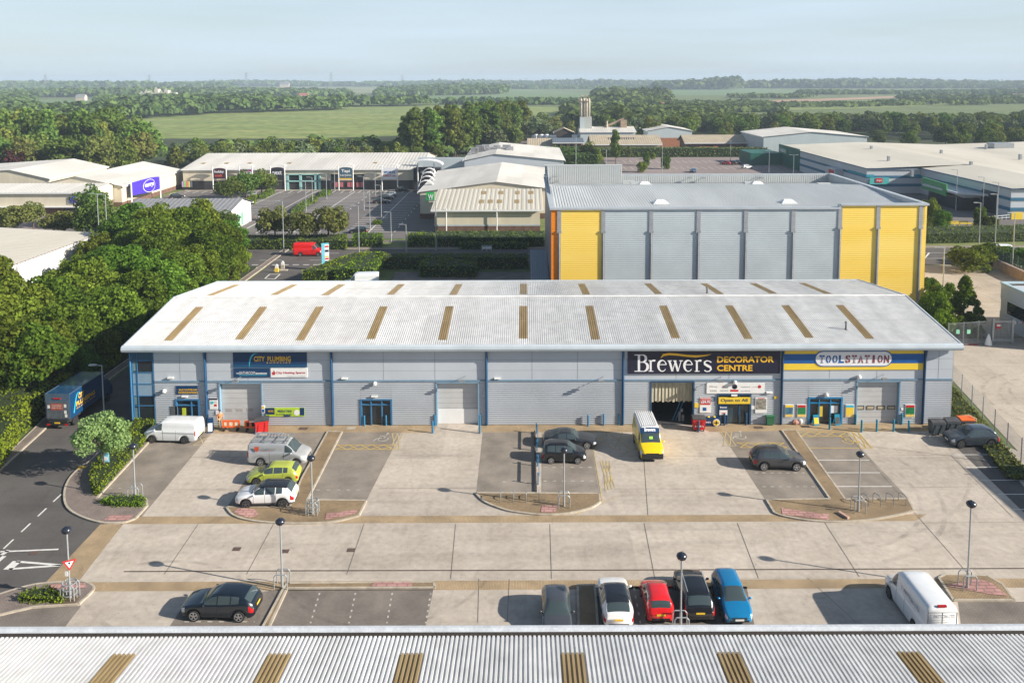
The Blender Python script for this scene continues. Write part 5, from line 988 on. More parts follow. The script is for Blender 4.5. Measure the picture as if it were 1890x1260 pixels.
m = MB(); x = 25.9
for zz_ in (15.5, 18, 20.5): m.box(25.9, 31, 389, 389.1, zz_, zz_ + .15)
m.build('railing', M_GALV, S)
S = thing('conveyor_plant', 'rusty conveyor and hopper at the right end of the works hall', 'conveyor', (47, 392, 0)); m = MB(); m.beam((38, 392, 8.6), (47.5, 392, 12.6), 1.6, 1.0); m.build('conveyor', pmat('rust_tan', (.33, .24, .17), .8, var=.3, scale=.6), S); MB().box(45.8, 48.8, 390.5, 393.5, 0, 12.4).build('hopper', MATS['rust_tan'], S); MB().tube((39.2, 391, 8), (39.2, 391, 12), .45, 8).build('chimney', CS, S)
dr = MB(); dr.lathe([(0, 0), (1.05, 0), (1.05, 4.4), (.8, 4.8), (0, 4.85)], n=12); D = None
k = 0; drum_pos = [(5.3, 404), (8, 404), (10.6, 404), (4.0, 400), (6.6, 400), (11.8, 398), (9.3, 398), (14.2, 398), (7.2, 396), (12.9, 395), (10.2, 394.5), (23.9, 400), (25.3, 399.2)]
for i, (x, y) in enumerate(drum_pos):
    lb = 'white storage drum with red band in the works yard cluster left of the silo tower' if i < 11 else 'white storage drum at the left corner of the pale works hall'
    if D is None:
        D = thing('storage_drum', lb, 'storage tank', (x, y, 0), group='white drums in the works yard'); D['_used'] = 1; o = MB(); o.v = dr.v; o.f = dr.f; o.m = dr.m; o.build('drum_body', M_WHITE, D, off=(0, 0, 0), smooth=False); b_ = MB(); b_.lathe([(1.07, 1.2), (1.07, 1.6)], n=12); b_.build('red_band', N_RED, D, off=(0, 0, 0))
    else: place(D, (x, y, 0), label=lb, group='white drums in the works yard' if i < 11 else 'white drums at the hall corner')
# far houses
B = shed('farmhouse', 'pink red roofed farmhouse alone among the right hand trees', *[v for v in (P(1221, 205).x, P(1238, 205).x)], P(1221, 205).y, P(1221, 205).y + 9, 5.2, 8.2, 'X', pmat('cream_render', (.6, .5, .42), .8, var=.1), pmat('red_tile', (.34, .14, .11), .8, var=.1), cat='house', pitch=3)
c = P(290, 184); B = thing('mansion', 'pale stone mansion with gables far away among the left hand woods', 'mansion', (c.x, c.y, 0))
m = MB(); [m.box(c.x - 28 + k * 8, c.x - 22 + k * 8, c.y, c.y + 10, 0, [10, 13, 11, 17, 12, 15, 10][k]) for k in range(7)]; m.box(c.x - 30, c.x + 30, c.y + 2, c.y + 9, 0, 11); m.build('wall', pmat('pale_stone', (.60, .55, .46), .8, var=.1), B); m = MB(); [m.poly([(c.x - 28 + k * 8, c.y - .1, [10, 13, 11, 17, 12, 15, 10][k]), (c.x - 22 + k * 8, c.y - .1, [10, 13, 11, 17, 12, 15, 10][k]), (c.x - 25 + k * 8, c.y - .1, [10, 13, 11, 17, 12, 15, 10][k] + 4)]) for k in range(7)]; m.build('gable', MATS['pale_stone'], B)
for px, py, rd, lb in ((525, 163, .5, 'tiny white house on the far field edge left of centre'), (560, 184, .2, 'small red roofed house among the far left trees'), (148, 186, .5, 'small pale house between the far left field and woods')):
    c = P(px, py); s_ = c.y / 900; B = shed('farmhouse', lb, c.x - 5 * s_, c.x + 5 * s_, c.y, c.y + 8, 4 * s_, 7 * s_, 'X', MATS['cream_render'], MATS['red_tile'] if rd < .3 else MATS['grey_tile'], cat='house', pitch=4)
# office at the right edge
B = thing('office_block', 'grey ribbed flat roofed office at the right edge by the barrier gate', 'building', (62.3, 94, 0))
m = MB(); X8 = 62.3; corr(m, (X8, 104.5, 0), (0, -10.5, 0), (0, 0, 2.0), (-1, 0, 0), .3, .05); corr(m, (X8, 104.5, 3.6), (0, -10.5, 0), (0, 0, 2.0), (-1, 0, 0), .3, .05); corr(m, (X8, 94, 0), (20, 0, 0), (0, 0, 5.6), (0, -1, 0), .3, .05); m.box(X8 + .05, X8 + 20, 94.1, 104.5, 0, 5.3); m.build('wall', M_GREYU, B)
MB().box(X8 - .0, X8 + .1, 97.0, 103, 2.0, 3.6).build('window', M_GLASS, B)
m = MB(); m.box(X8 - .15, X8 + .35, 94, 104.5, 5.6, 5.8); m.box(X8 - .15, X8 + 20, 93.8, 94.3, 5.55, 5.85); m.box(X8, X8 + 20, 104.3, 104.7, 5.6, 5.82); m.build('roof_edge', pmat('pale_blue_edge', (.40, .52, .58), .5, var=.05), B)
# pylons on the skyline
PY = None
for i, (px, h) in enumerate(((88, 50), (279, 48), (457, 55), (613, 55), (744, 46), (972, 34), (1055, 30))):
    Yp = 2600; c = P(px, 162); x = (px - 970) / 1500 * Yp
    lb = ['leftmost pylon on the skyline above the dark left woods', 'pylon on the skyline above the pale mansion', 'tall pylon left of the centre-left skyline wood', 'tall pylon above the long pale far field', 'pylon on the skyline over the dark wood left of centre', 'faint pylon on the skyline just right of centre', 'faint pylon on the skyline above the silo tower'][i]
    if PY is None:
        PY = thing('electricity_pylon', lb, 'pylon', (x, Yp, 0), group='pylons along the horizon'); PY['_used'] = 1; m = MB()
        for sx_, sy_ in ((1, 1), (1, -1), (-1, 1), (-1, -1)): m.tube((sx_ * 4, sy_ * 4, 0), (sx_ * .8, sy_ * .8, 50), .35, 4)
        for z in range(0, 48, 6): w1 = 4 - 3.2 * z / 50; w2 = 4 - 3.2 * (z + 6) / 50; m.tube((-w1, -w1, z), (w2, -w2, z + 6), .2, 4); m.tube((w1, -w1, z), (-w2, -w2, z + 6), .2, 4)
        m.build('lattice_tower', M_GALV, PY, off=(0, 0, 0)); m = MB(); [m.tube((-w_, 0, z), (w_, 0, z), .35, 4) for w_, z in ((7, 32), (9, 39), (6, 46))]; m.build('cross_arm', M_GALV, PY, off=(0, 0, 0)); PY.scale = (1, 1, h / 50)
    else: q = place(PY, (x, Yp, 0), label=lb, group='pylons along the horizon'); q.scale = (1, 1, h / 50)
# ============================================================ VEHICLES
def paint(name, c, metal=.0, rough=.22): return pmat('paint_' + name, c, rough, metal=metal, var=.03, coat=1.0)
M_TYRE = pmat('tyre', (.018, .018, .02), .8, var=.1); M_RIM = pmat('alloy', (.55, .56, .58), .3, metal=.7, var=.05); M_RIMD = pmat('dark_alloy', (.16, .16, .17), .35, metal=.6, var=.05)
M_CG = pmat('car_glass', (.045, .065, .07), .05, var=0, spec=.9); M_TRIM = pmat('black_trim', (.02, .02, .022), .5, var=0); M_HL = pmat('headlamp', (.62, .66, .70), .1, var=.1, spec=.9); M_TL = pmat('tail_lamp', (.45, .01, .012), .2, var=0)
M_PW = pmat('plate_white', (.75, .75, .72), .5, var=0); M_PY = pmat('plate_yellow', (.80, .52, .03), .5, var=0); M_AMB = pmat('amber', (.7, .25, .02), .3, var=0)
def smooth_interp(keys, t):
    ts = [k[0] for k in keys]; vs = [k[1] for k in keys]
    if t <= ts[0]: return vs[0]
    for i in range(len(ts) - 1):
        if t <= ts[i + 1]:
            u = (t - ts[i]) / (ts[i + 1] - ts[i]); d = vs[i + 1] - vs[i]
            def sl(j):
                if j <= 0 or j >= len(ts) - 1: return 0 if j > 0 else (vs[1] - vs[0]) / (ts[1] - ts[0]) * .5
                a = (vs[j] - vs[j - 1]) / (ts[j] - ts[j - 1]); b = (vs[j + 1] - vs[j]) / (ts[j + 1] - ts[j]); return 0 if a * b <= 0 else 2 * a * b / (a + b)
            h = ts[i + 1] - ts[i]; m0, m1 = sl(i) * h, sl(i + 1) * h
            return (2 * u**3 - 3 * u**2 + 1) * vs[i] + (u**3 - 2 * u**2 + u) * m0 + (-2 * u**3 + 3 * u**2) * vs[i + 1] + (u**3 - u**2) * m1
    return vs[-1]
def vehicle(name, label, cat, sp, loc, rz, body, group=None, rim=M_RIM, roofm=None, plate_rear=True):
    """body lofted from stations front to rear; windows, lamps and wheels are parts of their own"""
    L, W, top, belt = sp['L'], sp['W'], sp['top'], sp['belt']; wid = sp.get('wid', [(0, .74), (.02, .86), (.07, .95), (.16, 1), (.85, 1), (.95, .95), (.985, .88), (1, .80)])
    R_ = sp.get('R', .33); zc = sp.get('sill', .24); wf, wr = sp['wf'], sp['wr']; rw0 = sp.get('roofw', .72)
    root = thing(name, label, cat, loc, rz, group); root['_local'] = 1
    seams = sp.get('seams', (.42, .60)); ts = sorted(set([round(x, 4) for x in list(np.linspace(0, 1, 46)) + [.004, .012, .03, .985, .995, .97] + [s + d for s in seams for d in (0, .005)] + list(sp['ws']) + list(sp['rg']) + [w_ + d for w_ in (wf, wr) for d in (-R_ * 1.15 / L, -R_ * .8 / L, 0, R_ * .8 / L, R_ * 1.15 / L)] + [e for s in sp['side'] for e in s]]))
    ts = [t for t in ts if 0 <= t <= 1]; ts = [t for i, t in enumerate(ts) if i == 0 or t - ts[i - 1] > .0025]
    rows = []; NJ = 12
    for t in ts:
        x = L / 2 - t * L; hw = W / 2 * smooth_interp(wid, t); zt = smooth_interp(top, t); zb = min(smooth_interp(belt, t), zt - .02); g = max(zt - zb, 0)
        zs = zc + .10 * (1 - min(1, min(t, 1 - t) / .05))
        arch = 0
        for w_ in (wf, wr):
            dx = abs(t - w_) * L
            if dx < R_ + .07: arch = max(arch, R_ + math.sqrt(max((R_ + .075)**2 - dx * dx, 0)))
        zs = max(zs, arch); zs = min(zs, zb - .08); k = min(1, g / .38); rw = hw * (rw0 + (.90 - rw0) * (1 - k)); mid = .5 + .0 * t
        flare = 1.012 if arch else 1
        p = [(hw * .95 * flare, zs), (hw * .99 * flare, zs + (zb - zs) * .22), (hw * 1.0, zs + (zb - zs) * .5), (hw * .995, zs + (zb - zs) * .8), (hw * .965, zb), ]
        a, b = (hw * .945, zb + min(.03, g * .15)), (rw, zb + g * .86)
        for u in (0, .5, 1): p.append((a[0] + (b[0] - a[0]) * u, a[1] + (b[1] - a[1]) * u))
        p += [(rw * .93, zb + g * .965), (rw * .62, zt + .012), (rw * .3, zt + .028), (0, zt + .032)]
        rows.append([(x, y, z) for y, z in p])
    n = len(ts); nj = len(rows[0]); V = []
    for r in rows: V += r + [(q[0], -q[1], q[2]) for q in r[-2::-1]]
    m_ = 2 * nj - 1; F_ = {'body': [], 'seam': [], 'windscreen': [], 'rear_window': [], 'roof': [], 'trim': []}; sides = {}
    HLt, TLt = sp.get('hl', (.012, .075)), sp.get('tl', (.94, .992)); hl = {0: [], 1: []}; tl = {0: [], 1: []}
    for i in range(n - 1):
        tm = (ts[i] + ts[i + 1]) / 2; g = smooth_interp(top, tm) - smooth_interp(belt, tm)
        for j in range(m_ - 1):
            s = 0 if j < nj - 1 else 1; jj = j if s == 0 else m_ - 2 - j; f = (i * m_ + j, i * m_ + j + 1, (i + 1) * m_ + j + 1, (i + 1) * m_ + j); key = 'body'
            if jj in (5, 6) and g > .12:
                for k, (a, b) in enumerate(sp['side']):
                    if a < tm < b: key = ('side', s, k)
            if jj >= 8 and sp['ws'][0] < tm < sp['ws'][1]: key = 'windscreen'
            if jj >= 8 and sp['rg'][0] < tm < sp['rg'][1]: key = 'rear_window'
            if jj >= 7 and sp['ws'][1] < tm < sp['rg'][0] and roofm: key = 'roof'
            if jj in (2, 3) and HLt[0] < tm < HLt[1]: key = ('hl', s)
            if jj in sp.get('tlrows', (2, 3)) and TLt[0] < tm < TLt[1]: key = ('tl', s)
            if key == 'body' and jj <= sp.get('cladrows', -1): key = 'trim'
            if key == 'body' and jj <= 4 and any(se < tm < se + .0055 for se in seams): key = 'seam'
            if isinstance(key, tuple):
                if key[0] == 'side': sides.setdefault(key[1:], []).append(f)
                elif key[0] == 'hl': hl[key[1]].append(f)
                else: tl[key[1]].append(f)
            else: F_[key].append(f)
    F_['trim' if sp.get('cladrows', -1) >= 0 else 'body'] += [] 
    capf = tuple(range(m_ - 1, -1, -1)); capr = tuple((n - 1) * m_ + k for k in range(m_)); F_['body'] += [capf, capr]
    full = bpy.data.meshes.new('tmp'); full.from_pydata(V, [], [f for k in F_.values() for f in k] + [f for k in sides.values() for f in k] + hl[0] + hl[1] + tl[0] + tl[1]); full.update()
    VN = [tuple(v.normal) for v in full.vertices]; bpy.data.meshes.remove(full)
    def part(nm, faces, mats, idx=None, parent=root):
        if not faces: return None
        us = sorted({k for f in faces for k in f}); mp_ = {k: q for q, k in enumerate(us)}; me = bpy.data.meshes.new(nm); me.from_pydata([V[k] for k in us], [], [tuple(mp_[k] for k in f) for f in faces])
        for mt in (mats if isinstance(mats, list) else [mats]): me.materials.append(mt)
        if idx: me.polygons.foreach_set('material_index', idx)
        me.polygons.foreach_set('use_smooth', [len(f) == 4 for f in faces]); me.update(); me.normals_split_custom_set_from_vertices([VN[k] for k in us])
        o = bpy.data.objects.new(nm, me); C.objects.link(o); o.parent = parent; return o
    bo = part('body', F_['body'] + F_['seam'], [body, M_TRIM], [0] * len(F_['body']) + [1] * len(F_['seam']))
    if F_['trim']: part('sill_cladding', F_['trim'], sp.get('cladmat', M_TRIM))
    part('windscreen', F_['windscreen'], M_CG); part('rear_window', F_['rear_window'], sp.get('rgmat', M_CG)); part('roof', F_['roof'], roofm)
    for k in sorted(sides): part('side_window', sides[k], M_CG)
    for s in (0, 1): part('headlight', hl[s], M_HL); part('tail_light', tl[s], M_TL)
    # floor pan, wheels
    MB().box(-L / 2 + .12, L / 2 - .12, -W / 2 * .80, W / 2 * .80, zc + .02, zc + .35).build('floor_pan', M_RUBBER, root, off=(0, 0, 0))
    for wx in (wf, wr):
        for s in (-1, 1):
            y = s * (W / 2 - .11); x = L / 2 - wx * L; m = MB(); w2 = .11; m.lathe([(R_ * .62, -w2), (R_ * .9, -w2), (R_, -w2 * .6), (R_, w2 * .6), (R_ * .9, w2), (R_ * .62, w2)], (x, y, R_), 'Y', 20); m.lathe([(0, .0), (R_ * .64, 0)], (x, y, R_), 'Y', 20)
            wq = m.build('wheel', M_TYRE, root, off=(0, 0, 0)); r = MB(); yo = y + s * (w2 + .002)
            r.lathe([(R_ * .60, 0), (R_ * .72, 0)], (x, yo, R_), 'Y', 20)
            for k in range(sp.get('spokes', 5)):
                a = 2 * math.pi * k / sp.get('spokes', 5) + .3; ca, sa = math.cos(a), math.sin(a); h = R_ * .13
                r.add([(x - sa * h * .7, yo, R_ + ca * h * .7), (x + sa * h * .7, yo, R_ - ca * h * .7), (x + ca * R_ * .66 + sa * h, yo, R_ + sa * R_ * .66 - ca * h), (x + ca * R_ * .66 - sa * h, yo, R_ + sa * R_ * .66 + ca * h)], [(0, 1, 2, 3)])
            r.lathe([(0, .004 * s), (R_ * .2, .004 * s)], (x, yo, R_), 'Y', 10); r.build('rim', rim, wq, off=(0, 0, 0))
    # mirrors, plates, grille
    mx_ = L / 2 - (sp['ws'][0] + .5 * (sp['side'][0][0] - sp['ws'][0]) + .03) * L; zb = smooth_interp(belt, sp['side'][0][0])
    for s in (-1, 1): m = MB(); m.ball((mx_ - .05, s * (W / 2 + .09), zb + .08), .12, 8, 6, .55, .9, .62 * sp.get('mirz', 1)); m.tube((mx_ - .05, s * (W / 2 - .06), zb + .0), (mx_ - .05, s * (W / 2 + .06), zb + .05), .03, 5); m.build('mirror', sp.get('mirmat', body), root, off=(0, 0, 0), smooth=True)
    zf, zr = sp.get('pzf', .42), sp.get('pzr', .62)
    MB().box(L / 2 - .01, L / 2 + .015, -.26, .26, zf, zf + .11).build('number_plate', M_PW, root, off=(0, 0, 0)); 
    MB().box(-L / 2 - .015, -L / 2 + .01, -.26, .26, zr, zr + .11).build('number_plate', M_PY, root, off=(0, 0, 0))
    zt0 = smooth_interp(top, 0); gh = sp.get('grille', .14)
    MB().box(L / 2 - .01, L / 2 + .008, -W * .26, W * .26, zt0 - gh - .03, zt0 - .05).build('grille', M_TRIM, root, off=(0, 0, 0))
    MB().box(L / 2 - .02, L / 2 + .006, -W * .33, W * .33, zc + .11, zc + .22).build('bumper_vent', M_TRIM, root, off=(0, 0, 0))
    MB().box(-L / 2 - .006, -L / 2 + .02, -W * .33, W * .33, zc + .11, zc + .24).build('rear_bumper_trim', M_TRIM, root, off=(0, 0, 0))
    return root
HATCH = dict(L=4.2, W=1.76, R=.31, wf=.195, wr=.80, top=[(0, .62), (.03, .70), (.22, .93), (.28, .97), (.42, 1.38), (.52, 1.46), (.75, 1.43), (.88, 1.30), (.955, 1.02), (.98, .9), (1, .72)], belt=[(0, .6), (.05, .68), (.25, .88), (.6, .95), (.9, 1.0), (1, .68)], ws=(.285, .44), rg=(.875, .957), side=((.345, .52), (.535, .70), (.715, .80)), seams=(.34, .53, .71), tl=(.955, .992))
SUV = dict(L=4.45, W=1.86, R=.36, wf=.19, wr=.80, sill=.30, top=[(0, .78), (.025, .86), (.20, 1.06), (.265, 1.10), (.40, 1.52), (.50, 1.64), (.72, 1.63), (.87, 1.52), (.955, 1.16), (.98, 1.06), (1, .85)], belt=[(0, .76), (.05, .84), (.25, 1.01), (.6, 1.08), (.9, 1.15), (1, .82)], ws=(.27, .42), rg=(.87, .955), side=((.33, .50), (.515, .68), (.695, .80)), seams=(.32, .51, .69), cladrows=0, roofw=.74, pzf=.48, pzr=.72)
COUPE = dict(L=4.75, W=1.86, R=.33, wf=.19, wr=.79, sill=.2, top=[(0, .56), (.03, .63), (.26, .86), (.33, .89), (.46, 1.27), (.56, 1.37), (.70, 1.32), (.86, 1.06), (.93, 1.0), (.98, .93), (1, .7)], belt=[(0, .54), (.05, .62), (.3, .82), (.6, .90), (.9, .95), (1, .66)], ws=(.34, .48), rg=(.70, .865), side=((.40, .56), (.575, .72)), seams=(.39, .60), roofw=.68)
MINI = dict(HATCH, L=3.65, W=1.68, R=.28, wf=.19, wr=.81, top=[(0, .62), (.03, .72), (.2, .95), (.26, 1.0), (.42, 1.42), (.52, 1.49), (.78, 1.47), (.91, 1.34), (.965, 1.05), (.985, .9), (1, .72)], belt=[(0, .6), (.05, .7), (.25, .92), (.6, .98), (.92, 1.04), (1, .68)], ws=(.27, .44), rg=(.90, .966), side=((.34, .56), (.575, .83)), seams=(.33, .58))
MPV = dict(HATCH, L=4.1, W=1.74, R=.30, top=[(0, .66), (.03, .76), (.17, 1.0), (.22, 1.06), (.40, 1.52), (.52, 1.62), (.80, 1.60), (.93, 1.45), (.975, 1.1), (.99, .95), (1, .75)], belt=[(0, .62), (.05, .74), (.25, .95), (.6, 1.0), (.92, 1.06), (1, .7)], ws=(.225, .42), rg=(.92, .974), side=((.31, .50), (.515, .69), (.705, .88)), seams=(.30, .51, .70))
VAN = dict(L=4.95, W=1.95, R=.34, wf=.17, wr=.78, sill=.28, roofw=.84, top=[(0, .80), (.02, .92), (.13, 1.13), (.17, 1.18), (.30, 1.78), (.36, 1.92), (.5, 1.96), (.96, 1.93), (.985, 1.86), (1, 1.70)], belt=[(0, .76), (.04, .88), (.2, 1.12), (.34, 1.18), (1, 1.18)], ws=(.175, .315), rg=(2, 3), side=((.235, .365),), seams=(.22, .38, .62), hl=(.012, .08), tl=(.975, .999), tlrows=(2, 3, 4), wid=[(0, .78), (.02, .88), (.07, .96), (.16, 1), (.97, 1), (.99, .985), (1, .96)], pzf=.45, pzr=.6, cladrows=-1)
BIGVAN = dict(VAN, L=5.9, W=2.05, R=.36, wf=.165, wr=.76, sill=.30, top=[(0, .9), (.02, 1.05), (.13, 1.28), (.17, 1.36), (.285, 2.1), (.335, 2.33), (.44, 2.42), (.96, 2.41), (.985, 2.36), (1, 2.22)], belt=[(0, .8), (.04, .95), (.18, 1.22), (.32, 1.3), (1, 1.3)], ws=(.175, .295), side=((.225, .34),), seams=(.215, .35, .54), roofw=.86)
def at(px, py, z=0): return P(px, py, z)
PI = math.pi
def park(px, py): c = P(px, py); return (c.x, c.y, 0)
W_ = paint('white', (.78, .79, .80)); 
# --- cars in front of the long building
v1 = vehicle('parked_van', 'white panel van parked nose left by the hedge at the left end of the building', 'van', dict(VAN, L=4.9), park(322, 810), PI - .06, paint('van_white', (.74, .76, .78)), rim=M_RIMD)
m = MB(); [m.box(-2.35 + k * 0, .62, s * .99 - .004, s * .99 + .004, .98, 1.02) for k in range(1) for s in (-1, 1)]; m.build('side_moulding', M_GALV, v1, off=(0, 0, 0))
v2 = vehicle('parked_van', 'silver grey trade van with roof rack and red shield emblem facing right', 'van', dict(VAN, L=5.0, R=.34), park(518, 851), -.05, paint('van_grey', (.46, .47, .48), metal=.3), rim=M_RIM)
m = MB(); [m.box(-2.25, 1.0, y - .03, y + .03, 2.12, 2.17) for y in (-.72, .72)]; [m.box(x - .03, x + .03, -.80, .80, 2.10, 2.15) for x in (-2.1, -1.1, -.1, .85)]; [m.tube((x, y, 1.9), (x, y, 2.14), .03, 5) for x in (-2.1, -1.1, -.1, .85) for y in (-.72, .72)]; m.build('roof_rack', M_GALV, v2, off=(0, 0, 0))
LD = thing('ladder', 'aluminium ladder lying along the roof rack of the silver grey trade van', 'ladder', v2.location[:], -.05); LD['_local'] = 1; m = MB(); [m.box(-2.3, .75, y - .025, y + .025, 2.18, 2.24) for y in (.12, .50)]; [m.box(x, x + .04, .12, .5, 2.19, 2.22) for x in np.arange(-2.2, .7, .28)]; m.tube((-2.2, .62, 2.22), (.1, .62, 2.22), .05, 6); m.build('ladder_frame', pmat('ladder_alu', (.6, .6, .6), .3, metal=.6, var=.1), LD, off=(0, 0, 0))
def side_text(v, body, x0, x1, z0, z1, y, mt, bold=.02, name='lettering', flip=False):
    m = MB(); text_into(m, body, (lambda x, z: (x, y, z)) if not flip else (lambda x, z: (x0 + x1 - x, y, z)), x0, x1, z0, z1, bold); m.build(name, mt, v, off=(0, 0, 0))
side_text(v2, 'DOMESTIC', -1.35, -.05, 1.42, 1.56, -.955, N_GRY, .02); side_text(v2, 'heating repairs', -1.35, -.2, 1.30, 1.36, -.96, N_RED)
m = MB(); m.add([(-1.85, -.97, 1.70), (-1.5, -.97, 1.70), (-1.5, -.985, 1.42), (-1.675, -.985, 1.24), (-1.85, -.985, 1.42)], [(0, 1, 2, 3, 4)]); m.build('shield_emblem', pmat('shield_red', (.6, .08, .03), .4, var=0), v2, off=(0, 0, 0))
v3 = vehicle('parked_car', 'lime green hatchback parked between the silver grey van and a white car', 'car', dict(HATCH, L=4.15), park(507, 886), PI + .04, paint('lime', (.42, .48, .07), metal=.1), rim=M_RIMD)
v4 = vehicle('parked_car', 'white car with black roof parked nose left in front of the lime green hatchback', 'car', dict(SUV, L=4.5, cladrows=0, cladmat=pmat('clad_grey', (.09, .09, .095), .6, var=0)), park(494, 927), PI + .03, W_, roofm=paint('black_roof', (.015, .015, .018)), rim=M_RIMD)
v5 = vehicle('parked_car', 'charcoal coupe with arched side windows nearest the ribbed wall, facing right', 'car', COUPE, park(1052, 820), -.03, paint('charcoal', (.032, .036, .044), metal=.3))
v6 = vehicle('parked_car', 'small black car behind the thin lamp post, beside the blue barrier rail', 'car', dict(MPV, L=3.75, W=1.7), park(1041, 848), -.02, paint('gloss_black', (.009, .010, .013)))
# yellow van facing the camera
v7 = vehicle('parked_van', 'yellow van with white ribbed roof and navy windscreen banner facing the camera', 'van', dict(BIGVAN, L=5.05), (10.65, 68.85, 0), -PI / 2 + .02, paint('van_yellow', (.80, .56, .0)), roofm=paint('roof_white', (.76, .77, .78)), rim=M_RIMD)
m = MB(); [m.box(-2.4, .7, y - .03, y + .03, 2.43, 2.47) for y in np.arange(-.72, .73, .18)]; m.build('roof_rib', M_WHITE, v7, off=(0, 0, 0))
def ws_panel(v, sp, t0, t1, y0, y1, mt, name, lift=.02, n=4):
    m = MB(); rows = []
    for k in range(n + 1):
        t = t0 + (t1 - t0) * k / n; rows.append([(sp['L'] / 2 - t * sp['L'] + lift * .5, y, smooth_interp(sp['top'], t) + .034 + lift - .05 * (abs(y) / .85) ** 3) for y in np.linspace(y0, y1, 7)])
    m.grid(rows); return m.build(name, mt, v, off=(0, 0, 0), smooth=True)
BV2 = dict(BIGVAN, L=5.05); wq = ws_panel(v7, BV2, .268, .335, -.84, .84, N_NAVY, 'windscreen_banner')
m = MB(); vs, fs = text_quads('Brewers', .04); ax, bx = min(q[0] for q in vs), max(q[0] for q in vs); ay, by = min(q[1] for q in vs), max(q[1] for q in vs)
def wsp(u, w2): t = .325 + (.28 - .325) * w2 * 1.0; y = -.48 + .96 * u; return (2.525 - t * 5.05 + .04, y, smooth_interp(BIGVAN['top'], t) + .085 - .05 * (abs(y) / .85) ** 3)
m.add([wsp((q[0] - ax) / (bx - ax), 0 + (1 - (q[1] - ay) / (by - ay))) for q in vs], fs); m.build('lettering', N_LW, wq, off=(0, 0, 0))
ws_panel(v7, BV2, .21, .235, -.1, .2, pmat('hi_vis', (.35, .75, .08), .6, var=.3, scale=12), 'hi_vis_vest'); MB().box(2.38, 2.55, -.9, .9, .34, .80).build('front_bumper', M_TRIM, v7, off=(0, 0, 0))
v8 = vehicle('parked_car', 'dark grey car casting its shadow over the concrete, nose to the buff paving strip', 'car', dict(SUV, L=4.4), park(1434, 860), -.03, paint('gunmetal', (.085, .088, .098), metal=.5))
v9 = vehicle('parked_car', 'dark blue grey car beside the wheeled bins at the right fence', 'car', dict(SUV, L=4.35, cladrows=-1), park(1791, 819), PI + .02, paint('slate', (.06, .075, .095), metal=.4), rim=M_RIMD)
# --- cars at the bottom
v11 = vehicle('parked_car', 'blue black car parked alone in the lower left bay with its nose left', 'car', dict(SUV, L=4.5, W=1.84, cladrows=-1, top=[(0, .76), (.025, .84), (.20, 1.04), (.265, 1.08), (.42, 1.48), (.52, 1.60), (.72, 1.58), (.86, 1.44), (.955, 1.16), (.98, 1.06), (1, .85)]), park(411, 1130), PI - .04, paint('navy_black', (.008, .015, .026), metal=.3), rim=M_RIM)
v12 = vehicle('parked_car', 'dark grey car facing the camera left of the narrow brick island', 'car', dict(HATCH, L=4.1), (1.78, 46.2, 0), -PI / 2 + .0, paint('dark_grey', (.085, .092, .105), metal=.4))
v13 = vehicle('parked_car', 'white car with black glass roof parked nose away, right of the narrow brick island', 'car', dict(SUV, L=4.1), (5.4, 47.2, 0), PI / 2 + .01, paint('pearl_white', (.80, .80, .80)), roofm=paint('glass_roof', (.012, .014, .018), rough=.1))
v14 = vehicle('parked_car', 'small bright red hatchback parked nose away between white and black cars', 'car', dict(MINI, L=3.45), (8.0, 47.45, 0), PI / 2 + .0, paint('red', (.66, .012, .015)))
v15 = vehicle('parked_car', 'black estate car with chrome roof rails parked nose away behind the lamp post', 'car', dict(SUV, L=4.35, W=1.88), (10.35, 47.9, 0), PI / 2 - .0, paint('black', (.008, .008, .010)))
m = MB(); [m.tube((.75, s * .62, 1.68), (-1.4, s * .64, 1.64), .025, 5) for s in (-1, 1)]; m.build('roof_rail', M_RIM, v15, off=(0, 0, 0))
v16 = vehicle('parked_car', 'bright blue small people carrier facing the camera at the right end of the row', 'car', dict(MPV, L=3.9), (12.6, 47.5, 0), -PI / 2 + .02, paint('azure', (.005, .21, .46), metal=.3))
v17 = vehicle('parked_van', 'long white high roofed van parked askew at the lower right, seen from behind', 'van', dict(BIGVAN, L=5.35), (23.7, 46.5, 0), PI / 2 + .01, paint('van_white', (.74, .76, .78)), rim=M_RIMD)
side_text(v17, 'T. PATTON LTD', -1.9, .35, 1.56, 1.82, .962, N_GRY, .0, flip=True); side_text(v17, 'roofing and building contractors', -1.6, .0, 1.40, 1.47, .985, N_GRY, .0, flip=True)
def rear_text(v, body, y0, y1, z0, z1, x, mt, bold=0): m = MB(); text_into(m, body, lambda a, z: (x, -(a), z), y0, y1, z0, z1, bold); m.build('lettering', mt, v, off=(0, 0, 0))
L17 = 5.35; xr_ = -L17 / 2 - .012; rear_text(v17, 'T. PATTON LTD', -.72, .72, 1.78, 1.98, xr_, N_GRY); rear_text(v17, 'roofing and building contractors', -.7, .7, 1.64, 1.70, xr_, N_GRY); rear_text(v17, 'Tel. 01245 600731', -.5, .5, 1.5, 1.56, xr_, N_GRY)
m = MB(); m.box(xr_ + .002, xr_ + .01, -.01, .01, .6, 2.1); m.box(xr_ + .002, xr_ + .01, -.84, -.82, .6, 2.1); m.box(xr_ + .002, xr_ + .01, .82, .84, .6, 2.1); m.box(xr_ + .002, xr_ + .01, -.84, .84, 2.1, 2.12); m.build('door_seam', M_TRIM, v17, off=(0, 0, 0)); m = MB(); m.box(-L17 / 2 + .03, -L17 / 2 + .14, -.25, .25, 2.40, 2.50); m.build('brake_light', M_TL, v17, off=(0, 0, 0))
